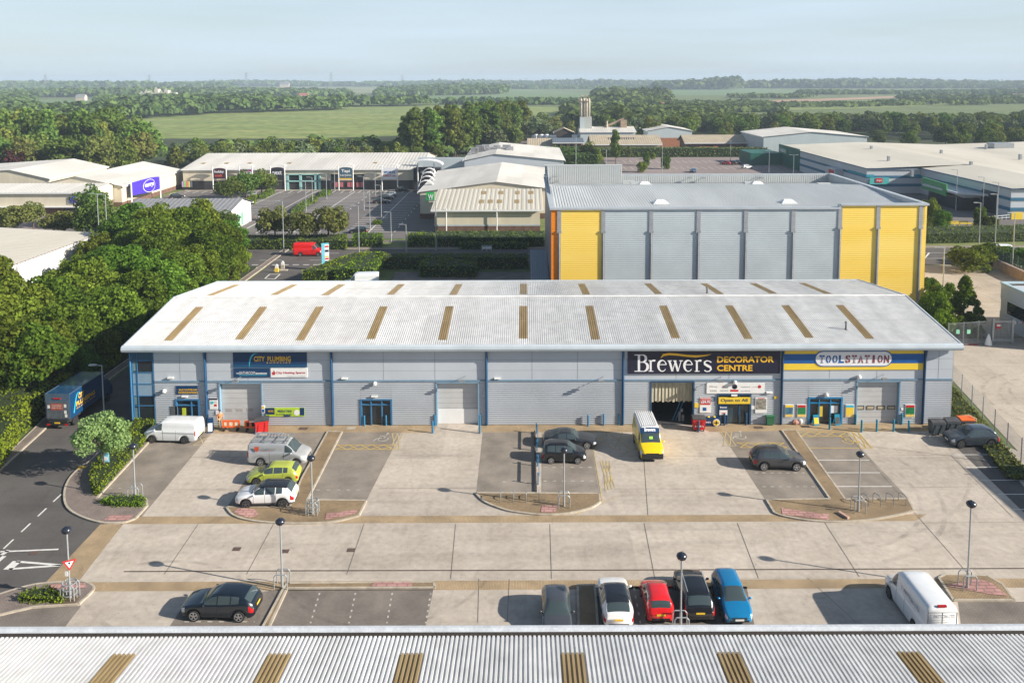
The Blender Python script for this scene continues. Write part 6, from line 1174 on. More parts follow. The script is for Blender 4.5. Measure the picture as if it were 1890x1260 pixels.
# --- road and retail park
vehicle('van_on_road', 'bright red high roofed van driving right along the main road', 'van', dict(BIGVAN, L=5.5), park(571, 471), -.0, paint('van_red', (.72, .012, .012)), rim=M_RIM)
vehicle('van_on_road', 'white van with red and teal graphics on the road at the right edge', 'van', dict(VAN, L=4.6), park(1840, 470), PI - .02, W_)
vehicle('parked_van', 'white van whose roof shows just behind the long building', 'van', dict(BIGVAN, L=5.5), park(667, 531), PI + .1, paint('van_white', (.74, .76, .78)))
DKP = paint('far_black', (.02, .021, .025)); SLP = paint('far_silver', (.42, .45, .48), metal=.4); BLP = paint('far_blue', (.03, .12, .25)); RDP = paint('far_red', (.45, .02, .03))
for (px, py, sp, rz, mt, lb) in ((662, 430, HATCH, PI, DKP, 'dark car alone near the front of the retail car park'), (705, 375, COUPE, .1, DKP, 'black car, nearest of the pair by the shadow edge in the retail car park'), (713, 368, HATCH, .1, DKP, 'dark car, middle of three huddled in the retail car park'), (719, 363, HATCH, PI + .2, SLP, 'silver car, furthest of three huddled in the retail car park'), (743, 353, HATCH, 0, DKP, 'black car by the white sports shop sign posts'), (494, 406, HATCH, 0, SLP, 'silver car half hidden by bushy trees at the left of the retail car park'), (327, 366, HATCH, .5, DKP, 'dark car in front of the cream store corner'), (466, 363, HATCH, PI / 2, SLP, 'grey car under the round car park tree'),
                            (1875, 430, SUV, PI, BLP, 'dark blue car at the right edge beyond the hedge'), (1279, 318, HATCH, PI / 2, BLP, 'blue car in the middle of the reddish far car park'), (1339, 304, HATCH, 2.6, RDP, 'red car, left of a row of three in the reddish far car park'), (1349, 304, SUV, 2.6, DKP, 'dark car between a red and a silver car in the far car park'), (1358, 302, HATCH, 2.7, SLP, 'silver car at the right of the three in the far car park'), (1379, 311, HATCH, .3, W_, 'white car apart from the others in the far car park'), (1041, 289, SUV, .3, SLP, 'pale car in front of the brick office'), (1890, 401, BIGVAN, PI, W_, 'white van at the far right beyond the hedge')):
    s = dict(sp); s['spokes'] = 5; vehicle('parked_van' if sp is BIGVAN else 'parked_car', lb, 'van' if sp is BIGVAN else 'car', s, park(px, py), rz, mt)
c = P(1305, 283); LR = thing('lorry', 'small orange red lorry outside the low brown tiled unit', 'lorry', (c.x, 352, 0)); LR['_local'] = 1
MB().box(-3, 3, -1.2, 1.2, .8, 2.6).build('body', pmat('lorry_red', (.5, .07, .03), .5, var=.1), LR, off=(0, 0, 0)); MB().box(3.05, 4.8, -1.1, 1.1, .6, 2.8).build('cab', pmat('lorry_cab', (.55, .1, .05), .5, var=.1), LR, off=(0, 0, 0)); [MB().tube((x, s * 1.0, .5), (x, s * 1.2, .5), .5, 12).build('wheel', M_TYRE, LR, off=(0, 0, 0)) for x in (-2, 3.9) for s in (-1, 1)]
# --- blue box lorry in the shade of the trees
c0 = P(136, 789); TX, TY = P(107, 792).x + .15, P(107, 792).y + 3.0
TK = thing('box_lorry', 'dark blue box lorry with orange lettering parked at the kerb in tree shade', 'lorry', (TX, TY, 0), PI / 2 - .04); TK['_local'] = 1
BXB = paint('lorry_blue', (.006, .05, .14), rough=.4); bl = 5.8
m = MB(); m.box(-bl / 2, bl / 2, -1.15, 1.15, .95, 3.35); bx_ = m.build('cargo_box', BXB, TK, off=(0, 0, 0))
m = MB(); [m.box(-bl / 2 - .02, bl / 2 + .02, s * 1.15 - .03, s * 1.15 + .03, 3.33, 3.38) for s in (-1, 1)]; m.box(-bl / 2 - .03, -bl / 2, -1.17, 1.17, .93, 3.38); m.build('edge_trim', pmat('box_trim', (.07, .11, .16), .5, var=.1), bx_, off=(0, 0, 0))
m = MB(); m.box(-bl / 2 - .06, -bl / 2 - .031, -1.05, 1.05, 1.0, 2.65); ts_ = m.build('rear_shutter', pmat('grubby_grey', (.09, .105, .125), .7, scale=2, var=.3), TK, off=(0, 0, 0))
MB().box(-bl / 2 - .075, -bl / 2 - .061, -.5, .62, 1.85, 2.45).build('red_poster', pmat('faded_red', (.42, .10, .06), .6, scale=3, var=.25), ts_, off=(0, 0, 0)); m = MB(); text_into(m, 'TRADE COUNTER', lambda a, z: (-bl / 2 - .08, -a, z), -.5, .4, 2.2, 2.32); text_into(m, 'OPEN TO ALL', lambda a, z: (-bl / 2 - .08, -a, z), -.5, .4, 2.0, 2.12); m.build('lettering', N_LW, ts_, off=(0, 0, 0))
m = MB(); [m.box(-bl / 2 - .075, -bl / 2 - .061, y, y + .22, z, z + .3) for y, z in ((-.85, 2.1), (-.85, 1.5), (.72, 2.0), (-.9, 1.15))]; m.build('door_sticker', M_PW, ts_, off=(0, 0, 0))
MB().box(-bl / 2 - .09, -bl / 2 - .03, -.35, .35, 2.9, 3.0).build('brake_light', M_TL, TK, off=(0, 0, 0))
m = MB(); m.box(-bl / 2 - .1, bl / 2, -.9, .9, .62, .9); m.box(-bl / 2 - .2, -bl / 2 + .1, -1.05, 1.05, .42, .56); m.build('chassis', M_RUBBER, TK, off=(0, 0, 0)); [MB().box(-bl / 2 - .22, -bl / 2 - .2, y, y + .3, .42, .58).build('tail_light', M_TL, TK, off=(0, 0, 0)) for y in (-1.0, .7)]; MB().box(-bl / 2 - .23, -bl / 2 - .2, -.26, .26, .6, .72).build('number_plate', M_PY, TK, off=(0, 0, 0))
m = MB(); m.box(bl / 2 + .15, bl / 2 + 1.7, -1.0, 1.0, .5, 1.3); m.add([(bl / 2 + .15, s * 1.0, 1.3) for s in (-1, 1)] + [(bl / 2 + 1.65, s * 1.0, 1.3) for s in (-1, 1)] + [(bl / 2 + .15, s * .92, 2.3) for s in (-1, 1)] + [(bl / 2 + 1.0, s * .92, 2.3) for s in (-1, 1)], [(0, 2, 6, 4), (1, 5, 7, 3), (4, 6, 7, 5), (2, 3, 7, 6), (0, 4, 5, 1)]); m.build('cab', BXB, TK, off=(0, 0, 0))
for x in (-1.9, 3.6):
    for s in (-1, 1): m = MB(); m.lathe([(0, -.12), (.36, -.12), (.42, -.06), (.42, .06), (.36, .12), (0, .12)], (x, s * .95, .42), 'Y', 18); m.build('wheel', M_TYRE, TK, off=(0, 0, 0))
m = MB(); text_into(m, 'CITY', lambda a, z: (a, -1.165, z), -1.5, -.6, 2.35, 2.85, .03); text_into(m, 'PLUMBING', lambda a, z: (a, -1.165, z), -1.9, 1.2, 1.75, 2.2, .03); text_into(m, 'SUPPLIES', lambda a, z: (a, -1.165, z), -1.9, 1.2, 1.5, 1.62, .0); m.build('lettering', N_YEL, bx_, off=(0, 0, 0))
m = MB(); pts = [(-2.3 + 1.1 * t, 1.3 + 1.7 * math.sin(PI * .7 * t)) for t in np.linspace(0, 1, 12)]
for (a, b), (c_, d) in zip(pts[:-1], pts[1:]): m.add([(a - .08, -1.163, b), (a + .08, -1.163, b), (c_ + .08, -1.163, d), (c_ - .08, -1.163, d)], [(0, 1, 2, 3)])
m.build('arch_emblem', N_CY, bx_, off=(0, 0, 0))
# ============================================================ STREET FURNITURE
M_POST = pmat('post_grey', (.40, .43, .45), .4, metal=.4, var=.1); M_GLOBE = pmat('lamp_globe_dark', (.018, .022, .035), .22, var=.1, spec=.7); M_FROST = pmat('lamp_bowl_pale', (.55, .56, .54), .4, var=.1)
def globe_lamp(label, px, py, h, hoops=True, cage=False, sign=False, frame_label=None):
    c = P(px, py); T = thing('lamp_post', label, 'lamp post', (c.x, c.y, .1), group='globe headed lamp posts of the parking yard')
    m = MB(); m.tube((c.x, c.y, .1), (c.x, c.y, 1.2), .085, 10); m.tube((c.x, c.y, 1.2), (c.x, c.y, h - .28), .055, 8); m.build('post', M_POST, T)
    m = MB(); m.lathe([(0, h + .14), (.16, h + .12), (.27, h + .04), (.31, h - .05), (.31, h - .08), (0, h - .09)], (c.x, c.y, 0), n=18); m.ball((c.x, c.y, h + .16), .05, 6, 5); lh = m.build('lamp_head', M_GLOBE, T, smooth=True)
    m = MB(); m.lathe([(.30, h - .09), (.26, h - .2), (.12, h - .3), (.07, h - .34)], (c.x, c.y, 0), n=14); m.build('lamp_bowl', M_GLOBE, lh, smooth=True)
    if hoops:
        D = thing('post_guard', frame_label or ('tubular guard round the foot of the ' + ' '.join(label.split(',')[0].split()[:9])), 'guard frame', (c.x, c.y, .1), group='tubular guards round the lamp posts'); 
        for s in (-1, 1):
            m = MB(); y = c.y + s * .32; pts = [(c.x - .42, y, .1), (c.x - .42, y, .95), (c.x - .3, y, 1.1), (c.x + .3, y, 1.1), (c.x + .42, y, .95), (c.x + .42, y, .1)]; m.path(pts, .035); m.build('hoop', M_POST, D)
        if cage: m = MB(); [m.path([(c.x + .42 * math.cos(a), c.y + .42 * math.sin(a), z) for a in np.linspace(0, 2 * PI, 13)], .025) for z in (.45, .8, 1.15)]; [m.tube((c.x + .42 * math.cos(a), c.y + .42 * math.sin(a), .1), (c.x + .42 * math.cos(a), c.y + .42 * math.sin(a), 1.15), .025, 5) for a in np.linspace(0, 2 * PI, 7)[:-1]]; m.build('cage_ring', M_POST, D)
    return T, c
globe_lamp('lamp post on the left footway beside the low hedge, leaning guard at its foot', 250, 921, 4.35)
T, c = globe_lamp('lamp post with give way sign on the lower left island', 130, 1106, 4.65, cage=True)
GW = thing('give_way_sign', 'red and white give way triangle on the lower left lamp post', 'traffic sign', (c.x, c.y, 2.5)); a_ = math.radians(25)
def tri(r, k, zc_=2.45): return [(c.x + .1 + k + r * math.cos(t) * math.cos(a_) - .0, c.y - .1 + r * math.cos(t) * math.sin(a_) - k, zc_ + r * math.sin(t)) for t in (math.radians(-90), math.radians(30), math.radians(150))]
m = MB(); v = tri(.45, 0) + tri(.45, .03); m.add(v, [(0, 1, 2), (5, 4, 3), (0, 3, 4, 1), (1, 4, 5, 2), (2, 5, 3, 0)]); q = m.build('sign_plate', N_RED, GW)
m = MB(); m.add(tri(.28, .036), [(0, 1, 2)]); m.build('white_panel', N_LW, q); m = MB(); m.add([(p[0], p[1], p[2]) for p in tri(.1, .045, 2.5)], [(0, 1, 2)]); m.build('lettering', N_NIGHT, q)
m = MB(); m.box(c.x - .16, c.x + .02, c.y - .16, c.y - .13, 1.65, 1.95); m.build('sub_plate', M_WHITE, GW)
globe_lamp('lamp post in the middle lower band, left of centre, beside the blue black car', 521, 1085, 4.55)
globe_lamp('lamp post right of the white car and lime hatchback, with round cage guard', 577, 950, 4.5, cage=True)
globe_lamp('lamp post in front of the small black car on the curved island', 1041, 936, 4.6)
globe_lamp('lamp post in front of the black estate car in the bottom row', 1256, 1165, 4.75)
shade_block = thing('trade_building', 'neighbouring flat fronted trade unit outside the right edge whose shadow falls on the side bays', 'building', (53, 51, 0)); MB().box(53.5, 70, 52, 60, 0, 7.6).build('wall', M_GREYU, shade_block); MB().box(53, 70.5, 51.5, 60.5, 7.61, 7.9).build('roof', M_ROOF, shade_block)  # unseen block, added only so its shadow reaches the side bays
globe_lamp('lamp post beside the bicycle hoops on the right curved island', 1584, 945, 4.6)
globe_lamp('tallest lamp post at the lower right behind the long white van', 1785, 1087, 5.75)
# left street lamp with flat head
def street_lamp(px, py, h, label, group=None, arm=1.1, dbl=False, r=.07, ys=None, dirx=-1):
    c = P(px, py); T = thing('street_lamp', label, 'street lamp', (c.x, c.y, 0), group=group); m = MB(); m.tube((c.x, c.y, 0), (c.x, c.y, 1.2), r * 1.4, 8); m.tube((c.x, c.y, 1.2), (c.x, c.y, h), r, 8, r * .7); m.build('post', M_POST, T)
    for s in ((dirx,) if not dbl else (-1, 1)):
        m = MB(); m.tube((c.x, c.y, h - .05), (c.x + s * arm * .5, c.y, h + .02), r * .6, 6); m.box(min(c.x + s * arm * .45, c.x + s * arm), max(c.x + s * arm * .45, c.x + s * arm), c.y - .15, c.y + .15, h - .03, h + .08); m.build('lamp_head', M_POST, T)
street_lamp(193, 777, 5.5, 'grey street lamp with flat head rising behind the small pale tree', arm=1.2)
RL = [(524, 470, 10, 'tall street lamp left of the red van'), (663, 476, 9.6, 'tall street lamp right of the blue totem sign'), (805, 462, 9.6, 'street lamp at the left corner of the cream retail block'), (750, 468, 5.5, 'short camera pole in the car park exit'), (1806, 468, 9.5, 'street lamp left of the round bush by the far road'), (1836, 458, 10.4, 'street lamp right of the round bush by the far road'), (1868, 502, 10, 'lamp column by the low wall at the right edge'), (1739, 560, 8.2, 'lone lamp column on the pale yard behind the building')]
for px, py, h, lb in RL: street_lamp(px, py, h, lb, arm=1.3, r=.1, dirx=-1)
SLG = 'car park lamp columns of the retail park'
for k, (px, py, h, d, lb) in enumerate(((565, 390, 7.4, 1, 'car park lamp left of the clipped hedge strip'), (577, 376, 7, 0, 'car park lamp beside the middle of the clipped hedge strip'), (603, 368, 7, 0, 'car park lamp at the far end of the clipped hedge strip'), (618, 353, 6, 1, 'twin headed car park lamp before the slate blue shop sign'), (672, 388, 8.5, 0, 'car park lamp left of the dark cars, in open bays'), (693, 366, 7, 1, 'twin headed car park lamp just behind the dark cars'), (704, 405, 8, 0, 'car park lamp right beside the dark cars'), (683, 423, 8.5, 0, 'car park lamp near the grass tongue'), (722, 446, 6, 0, 'short white lamp near the car park exit'), (780, 388, 6, 0, 'car park lamp by the green W sign block'), (1119, 318, 8, 1, 'twin headed lamp in the far car park, left'), (1222, 322, 11, 0, 'tall lamp in the far car park behind the small trees'), (1348, 297, 8, 0, 'lamp beside the red car in the far car park'), (1419, 322, 8, 1, 'twin headed lamp by the dark green wall'), (1464, 332, 8, 1, 'twin headed lamp right of the green garden centre wall'), (1700, 352, 6, 0, 'lamp at the inner corner of the striped warehouse'), (1764, 388, 10, 0, 'lamp in front of the green furnishing sign'), (1813, 402, 9.5, 0, 'lamp in front of the tall warehouse corner'), (1840, 410, 9, 0, 'lamp nearest the striped warehouse end wall'), (1063, 322, 13, 0, 'tall thin lamp by the bushes left of the far car park'), (200, 480, 12, 0, 'tall pole beside the white industrial shed'), (185, 478, 12, 0, 'tall pole at the white shed corner'))):
    street_lamp(px, py, h, lb, SLG, arm=1.4, dbl=bool(d), r=.09)
# bollards
def bollard(px, py, h, mt, lb, r=.09, grp='blue bollards along the shop fronts'):
    c = P(px, py); m = MB(); m.tube((c.x, c.y, 0), (c.x, c.y, h - .04), r, 10); m.lathe([(r, h - .04), (r * .6, h), (0, h + .01)], (c.x, c.y, 0), n=10); o = m.build('bollard', mt, smooth=False); o.location = (0, 0, 0); tag(o, lb, 'bollard', grp)
M_BOL = pmat('bollard_blue', (.03, .17, .33), .4, var=.1); M_BOLT = pmat('bollard_teal', (.01, .20, .32), .4, var=.1)
for px, py, h, lb in ((672.5, 785.5, 1.0, 'blue bollard left of the empty glazed entrance door'), (712.5, 785, 1.0, 'blue bollard right of the empty glazed entrance door'), (798.5, 799, 1.15, 'front blue bollard at the left side of the pale roller door'), (802.5, 785, 1.05, 'rear blue bollard at the left side of the pale roller door'), (885.5, 799.5, 1.8, 'front blue bollard at the right side of the pale roller door'), (887, 784, 1.1, 'rear blue bollard at the right side of the pale roller door'), (1085.5, 786, 1.1, 'leftmost of three blue bollards on the ribbed wall behind the coupe'), (1114, 785, 1.1, 'middle of three blue bollards on the ribbed wall left of the yellow van'), (1142, 784, 1.05, 'rightmost of three blue bollards, by the pipe left of the yellow van')): bollard(px, py, h, M_BOL, lb)
for px, py, h, lb in ((1289, 797, 1.1, 'dark bollard in front of the red wheeled bin'), (1337, 784.5, 1.15, 'dark bollard before the left pane of the dark glazed entrance'), (1377, 784, 1.15, 'dark bollard before the right pane of the dark glazed entrance')): bollard(px, py, h, M_DKBLUE, lb)
for px, py, h, lb in ((1531, 792, 1.15, 'teal bollard just in front of the bright blue automatic doors'), (1579, 783.5, 1.05, 'teal bollard at the wall left of the door with four small windows'), (1590, 797, 1.15, 'first teal bollard from the left in the row before the four window door'), (1618, 796, 1.15, 'second teal bollard in the row before the four window door'), (1649, 796, 1.15, 'third teal bollard in the row before the four window door'), (1664, 783, 1.05, 'teal bollard at the wall right of the four window door'), (1677, 796.5, 1.1, 'rightmost teal bollard, nearest the wheeled bins')): bollard(px, py, h, M_BOLT, lb)
# blue barrier rail between two bay groups
T = thing('barrier_rail', 'low blue steel barrier rail dividing the two grey bays behind the small black car', 'barrier', (P(992, 850).x, P(992, 850).y, 0)); x = P(988, 800).x + .1
ys_ = (P(990, 800).y, P(992, 832).y, P(994, 860).y, P(994, 894).y); 
for y in ys_: MB().box(x - .05, x + .05, y - .05, y + .05, 0, 1.0).build('rail_post', M_BOL, T)
m = MB(); m.box(x + .07, x + .12, ys_[3], ys_[2] + .3, .74, .86); m.box(x + .07, x + .12, ys_[1] - .2, ys_[0], .74, .86); m.build('rail', M_BOL, T); MB().box(x - .22, x - .10, P(994, 908).y, P(989, 797).y, 0, .16).build('kerb_base', pmat('dark_kerb', (.06, .045, .04), .8, var=.2), T)
# cycle hoops
def hoop(px, py, lb, rz, grp, h=.85, wd=.75):
    c = P(px, py); d = Vector((math.cos(rz), math.sin(rz), 0)); m = MB(); p = [c - d * wd / 2, c - d * wd / 2 + Vector((0, 0, h - .15)), c - d * (wd / 2 - .15) + Vector((0, 0, h)), c + d * (wd / 2 - .15) + Vector((0, 0, h)), c + d * wd / 2 + Vector((0, 0, h - .15)), c + d * wd / 2]; m.path(p, .03); tag(m.build('cycle_hoop', M_GALV), lb, 'bicycle stand', grp)
for i, px in enumerate((924, 948, 971, 995)): hoop(px, 925, ['leftmost steel cycle hoop on the centre curved island', 'second steel cycle hoop from the left on the centre curved island', 'third steel cycle hoop from the left on the centre curved island', 'steel cycle hoop on the centre island nearest the lamp post'][i], PI / 2 - .02, 'cycle hoops on the centre island')
for i, px in enumerate((1596, 1618, 1642, 1665)): hoop(px, 932 - i * .5, ['steel cycle hoop nearest the lamp post on the right island', 'second steel cycle hoop from the lamp post on the right island', 'third steel cycle hoop from the lamp post on the right island', 'steel cycle hoop furthest right, at the tip of the right island'][i], 1.95, 'cycle hoops on the right island')
# wheeled bins
def wheelie(px, py, lb, body, lid, s=1.0, rz=0, text=None, cat='bin'):
    c = P(px, py); T = thing('wheeled_bin', lb, cat, (c.x, c.y, 0), rz); T['_local'] = 1; w_, d, h = .60 * s, .48 * s, 1.2 * s; m = MB()
    v = [(-w_ * .88, -d * .8, .16), (w_ * .88, -d * .8, .16), (w_ * .88, d * .8, .16), (-w_ * .88, d * .8, .16), (-w_, -d, h), (w_, -d, h), (w_, d, h), (-w_, d, h)]; m.add(v, [(3, 2, 1, 0), (0, 1, 5, 4), (1, 2, 6, 5), (2, 3, 7, 6), (3, 0, 4, 7)]); m.box(-w_ - .03, w_ + .03, -d - .03, -d + .03, h - .1, h - .02); [m.box(x, x + .03, -d - .02, -d + .02, .25, h - .1) for x in (-w_ * .5, w_ * .45)]; q = m.build('bin_body', body, T, off=(0, 0, 0))
    m = MB(); m.grid([[(x, y, h + .02 + .16 * math.sin(math.radians(20 + 120 * k / 6))) for x in (-w_ - .04, w_ + .04)] for k, y in enumerate(np.linspace(-d - .04, d + .04, 7))]); m.box(-w_ - .03, w_ + .03, -d, d, h - .02, h + .02); m.build('lid', lid, T, off=(0, 0, 0))
    for x in (-w_ * .75, w_ * .75):
        for y in (-d * .65, d * .65): m = MB(); m.tube((x - .03, y, .09), (x + .03, y, .09), .09, 10); m.build('wheel', M_TYRE, T, off=(0, 0, 0))
    if text: m = MB(); text_into(m, text[0], lambda a, z: (a, -d * 1.0 - .035 + (h - .1 - z) * .08, z), -w_ * .7, w_ * .7, .45, .62, .03); m.build('lettering', text[1], q, off=(0, 0, 0))
    return T
M_BRED = pmat('bin_red', (.55, .02, .02), .4, var=.08); M_BGRY = pmat('bin_charcoal', (.075, .09, .10), .5, var=.15); M_LIDG = pmat('lid_grey', (.07, .07, .075), .5, var=.15)
wheelie(484, 797, 'red wheeled bin with raised dark lid beside the orange barriers', M_BRED, M_LIDG, 1.0, .3)
wheelie(1289, 793, 'red wheeled bin with charcoal lid behind the dark bollard near the yellow van', M_BRED, M_LIDG, .95, 0, ('BIFFA', N_LW))
for px, py, lb, ld, tx in ((1728, 801, 'charcoal wheeled bin, leftmost of three at the right end wall', M_LIDG, None), (1755, 799, 'charcoal wheeled bin with white lettering, middle of three at the right end wall', M_LIDG, ('VEOLIA', N_LW)), (1781, 796, 'wheeled bin with bright orange lid, nearest the fence', pmat('lid_orange', (.75, .14, .02), .4, var=.06), None)): wheelie(px, py, lb, M_BGRY, ld, 1.0, 0, tx)
c = P(1420, 783); o = MB(); o.add([(c.x - .3, c.y - .3, .1), (c.x + .3, c.y - .3, .1), (c.x + .3, c.y + .3, .1), (c.x - .3, c.y + .3, .1), (c.x - .36, c.y - .36, .85), (c.x + .36, c.y - .36, .85), (c.x + .36, c.y + .36, .85), (c.x - .36, c.y + .36, .85)], [(3, 2, 1, 0), (0, 1, 5, 4), (1, 2, 6, 5), (2, 3, 7, 6), (3, 0, 4, 7), (4, 5, 6, 7)]); o.box(c.x - .4, c.x + .4, c.y - .4, c.y + .4, .85, .95); o.box(c.x - .25, c.x + .25, c.y - .25, c.y + .25, 0, .1); T = tag(o.build('salt_bin', pmat('bin_green', (.03, .15, .07), .5, var=.1)), 'small dark green lidded bin against the wall below the photo poster', 'bin')
# orange barriers
for px, py, lb in ((427, 794, 'orange plastic barrier with white discs, left of the pair'), (468, 795, 'orange plastic barrier with dark openings, right of the pair')):
    c = P(px, py); T = thing('plastic_barrier', lb, 'barrier', (c.x, c.y, 0), group='orange barriers before the leftmost roller door'); m = MB(); OR = pmat('barrier_orange', (.80, .13, .02), .5, var=.06); w_ = .82
    m.box(c.x - w_, c.x + w_, c.y - .03, c.y + .03, .82, 1.0); m.box(c.x - w_, c.x + w_, c.y - .03, c.y + .03, .28, .42); [m.box(c.x + x - .09, c.x + x + .09, c.y - .029, c.y + .029, .42, .82) for x in (-.73, -.27, .27, .73)]; m.build('barrier_frame', OR, T)
    m = MB()
    if '  ' not in lb and 'white discs' in lb: [m.tube((c.x + x, c.y - .015, .62), (c.x + x, c.y + .015, .62), .19, 12) for x in (-.5, 0, .5)]; m.build('disc', pmat('cream_disc', (.70, .66, .50), .5, var=.05), T)
    else: [m.box(c.x + x - .16, c.x + x + .16, c.y - .01, c.y + .01, .44, .8) for x in (-.5, 0, .5)]; m.build('dark_opening', M_RUBBER, T); MB().box(c.x - .35, c.x + .35, c.y - .04, c.y - .031, .85, .97).build('white_sticker', N_LW, T)
    for x in (-.6, .6): MB().box(c.x + x - .06, c.x + x + .06, c.y - .28, c.y + .28, 0, .28).build('foot', M_RUBBER, T)
# pavement signs, blue bottle stand, phone post etc.
def aboard(px, py, h, w_, top, lb, panel=None, nm='pavement_sign', rz=.15):
    c = P(px, py); T = thing(nm, lb, 'sign', (c.x, c.y, 0), rz); T['_local'] = 1
    for s in (-1, 1): m = MB(); m.add([(-w_, s * .25, 0), (w_, s * .25, 0), (w_, s * .04, h), (-w_, s * .04, h), (-w_, s * .22, 0), (w_, s * .22, 0), (w_, s * .01, h), (-w_, s * .01, h)], [(0, 1, 2, 3), (7, 6, 5, 4), (0, 4, 5, 1), (1, 5, 6, 2), (2, 6, 7, 3), (3, 7, 4, 0)]); q = m.build('board', top, T, off=(0, 0, 0))
    if panel: m = MB(); m.add([(-w_ * .8, -.235, .15), (w_ * .8, -.235, .15), (w_ * .8, -.08, h * .8), (-w_ * .8, -.08, h * .8)], [(0, 1, 2, 3)]); m.build('panel', panel, T, off=(0, 0, 0))
aboard(477, 799, 1.05, .28, N_RB, 'blue and white pavement sign standing before the red bin', M_WHITE); aboard(389, 797, 1.35, .25, N_NAVY, 'dark pavement sign left of the orange barriers', M_WHITE); aboard(355, 786, .95, .22, pmat('lime_board', (.35, .6, .05), .5, var=.1), 'lime green pavement sign at the left entrance', M_WHITE)
aboard(1505, 783, .95, .28, M_BOLT, 'blue pavement sign with yellow panel left of the automatic doors', N_YEL2); aboard(1544, 783, 1.0, .26, M_BOLT, 'blue pavement sign right of the automatic doors', M_LIDG)
c = P(1313, 787); T = thing('timber_stand', 'dark stand with round yellow and black emblem right of the red bin', 'display stand', (c.x, c.y, 0)); MB().box(c.x - 1.0, c.x + .9, c.y, c.y + .5, .1, .8).build('stand_body', N_NAVY, T); m = MB(); m.tube((c.x + .45, c.y - .06, .4), (c.x + .45, c.y - .01, .4), .34, 18); m.build('white_ring', N_LW, T); m = MB(); m.tube((c.x + .45, c.y - .075, .4), (c.x + .45, c.y - .065, .4), .28, 18); q = m.build('emblem', N_YEL2, T); m = MB(); m.box(c.x + .25, c.x + .65, c.y - .09, c.y - .08, .36, .44); m.box(c.x + .41, c.x + .49, c.y - .09, c.y - .08, .2, .6); m.build('emblem_mark', N_NIGHT, q); m = MB(); [m.ball((c.x - .8 + k * .55, c.y + .2, .86), .14, 8, 5, 1, 1, .5) for k in range(3)]; m.build('yellow_cap', N_YEL2, T); m = MB(); text_into(m, 'Brewers', fp(c.y - .012), c.x - .9, c.x - .05, .35, .55, .02); m.build('lettering', N_LW, T)
c = P(279, 777); T = thing('standing_figure_sign', 'red and white upright sign on the hedge end by the corner glazing', 'sign', (c.x, c.y, 0)); m = MB(); m.box(c.x - .22, c.x + .22, c.y - .05, c.y + .05, .4, 1.35); m.ball((c.x, c.y, 1.42), .2, 10, 6, 1, .4, 1); m.box(c.x - .04, c.x + .04, c.y - .04, c.y + .04, 0, .4); m.build('red_panel', N_RED, T); MB().box(c.x - .14, c.x + .14, c.y - .07, c.y - .051, .65, 1.05).build('white_panel', N_LW, T)
T = thing('standing_person', 'person in orange and tan clothes standing left of the orange barriers', 'person', (P(407, 790).x, P(407, 790).y, 0))
c = P(196, 868); T = thing('estate_sign', 'pale blue sign on short post in the low hedge under the pale tree', 'sign', (c.x, c.y, 0)); MB().box(c.x - .28, c.x + .28, c.y - .03, c.y + .03, .75, 1.55).build('sign_panel', pmat('sky_panel', (.25, .60, .75), .5, var=.08), T); [MB().tube((c.x + s * .22, c.y + .05, 0), (c.x + s * .22, c.y + .05, 1.5), .03, 6).build('post', M_POST, T) for s in (-1, 1)]; MB().box(c.x - .18, c.x + .18, c.y - .045, c.y - .031, .9, 1.2).build('white_panel', N_LW, T)
# pallets, rubbish, kerb block
def pallet(c, n, lb, mt, z0=0, tilt=0): 
    T = thing('pallet_stack' if n > 1 else 'pallet', lb, 'pallet', (c.x, c.y, z0), tilt); T['_local'] = 1
    for k in range(n): m = MB(); [m.box(-.6, .6, y, y + .1, k * .14 + .1, k * .14 + .125) for y in np.arange(-.5, .5, .17)]; [m.box(x - .04, x + .04, -.5, .5, k * .14, k * .14 + .1) for x in (-.55, 0, .55)]; m.build('pallet_boards', mt, T, off=(0, 0, 0))
M_WOOD = pmat('pale_pine', (.42, .29, .16), .8, scale=3, var=.25)
pallet(P(1785, 782), 5, 'stack of pine pallets behind the orange lidded bin', M_WOOD, 0, .3)
c = P(1473, 783); T = thing('bagged_rubbish', 'small heap of pink and white rubbish bags by the fifth blue pipe', 'rubbish'); T.location = (c.x, c.y, 0); m = MB(); m.ball((c.x - .25, c.y, .22), .3, 8, 6, 1.3, .8, .8); m.build('bag', pmat('pink_sack', (.5, .25, .2), .7, var=.2), T); m = MB(); m.ball((c.x + .2, c.y, .28), .26, 8, 6, 1, .8, 1.1); m.build('bag', pmat('clear_sack', (.55, .55, .52), .5, var=.2), T)
a, b = P(1548, 949), P(1566, 960); m = MB(); m.beam((a.x, a.y, .11), (b.x, b.y, .11), .22, .16); tag(m.build('loose_kerbstone', pmat('pink_kerb', (.50, .32, .26), .8, var=.1)), 'loose pink concrete kerbstone lying on the right curved island', 'kerbstone')
c = P(1824, 637); T = thing('sack_of_rubbish', 'white sack and red strip lying at the foot of the grey gate', 'rubbish', (c.x, c.y, 0)); m = MB(); m.lathe([(.0, 0), (.42, .05), (.36, .5), (.18, 1.1), (0, 1.5)], (c.x, c.y, 0), n=9); m.build('sack', M_WHITE, T); m = MB(); m.box(c.x - 3.2, c.x - 1.2, c.y + .1, c.y + .4, 0, .12); m.build('red_strip', N_RED, T)
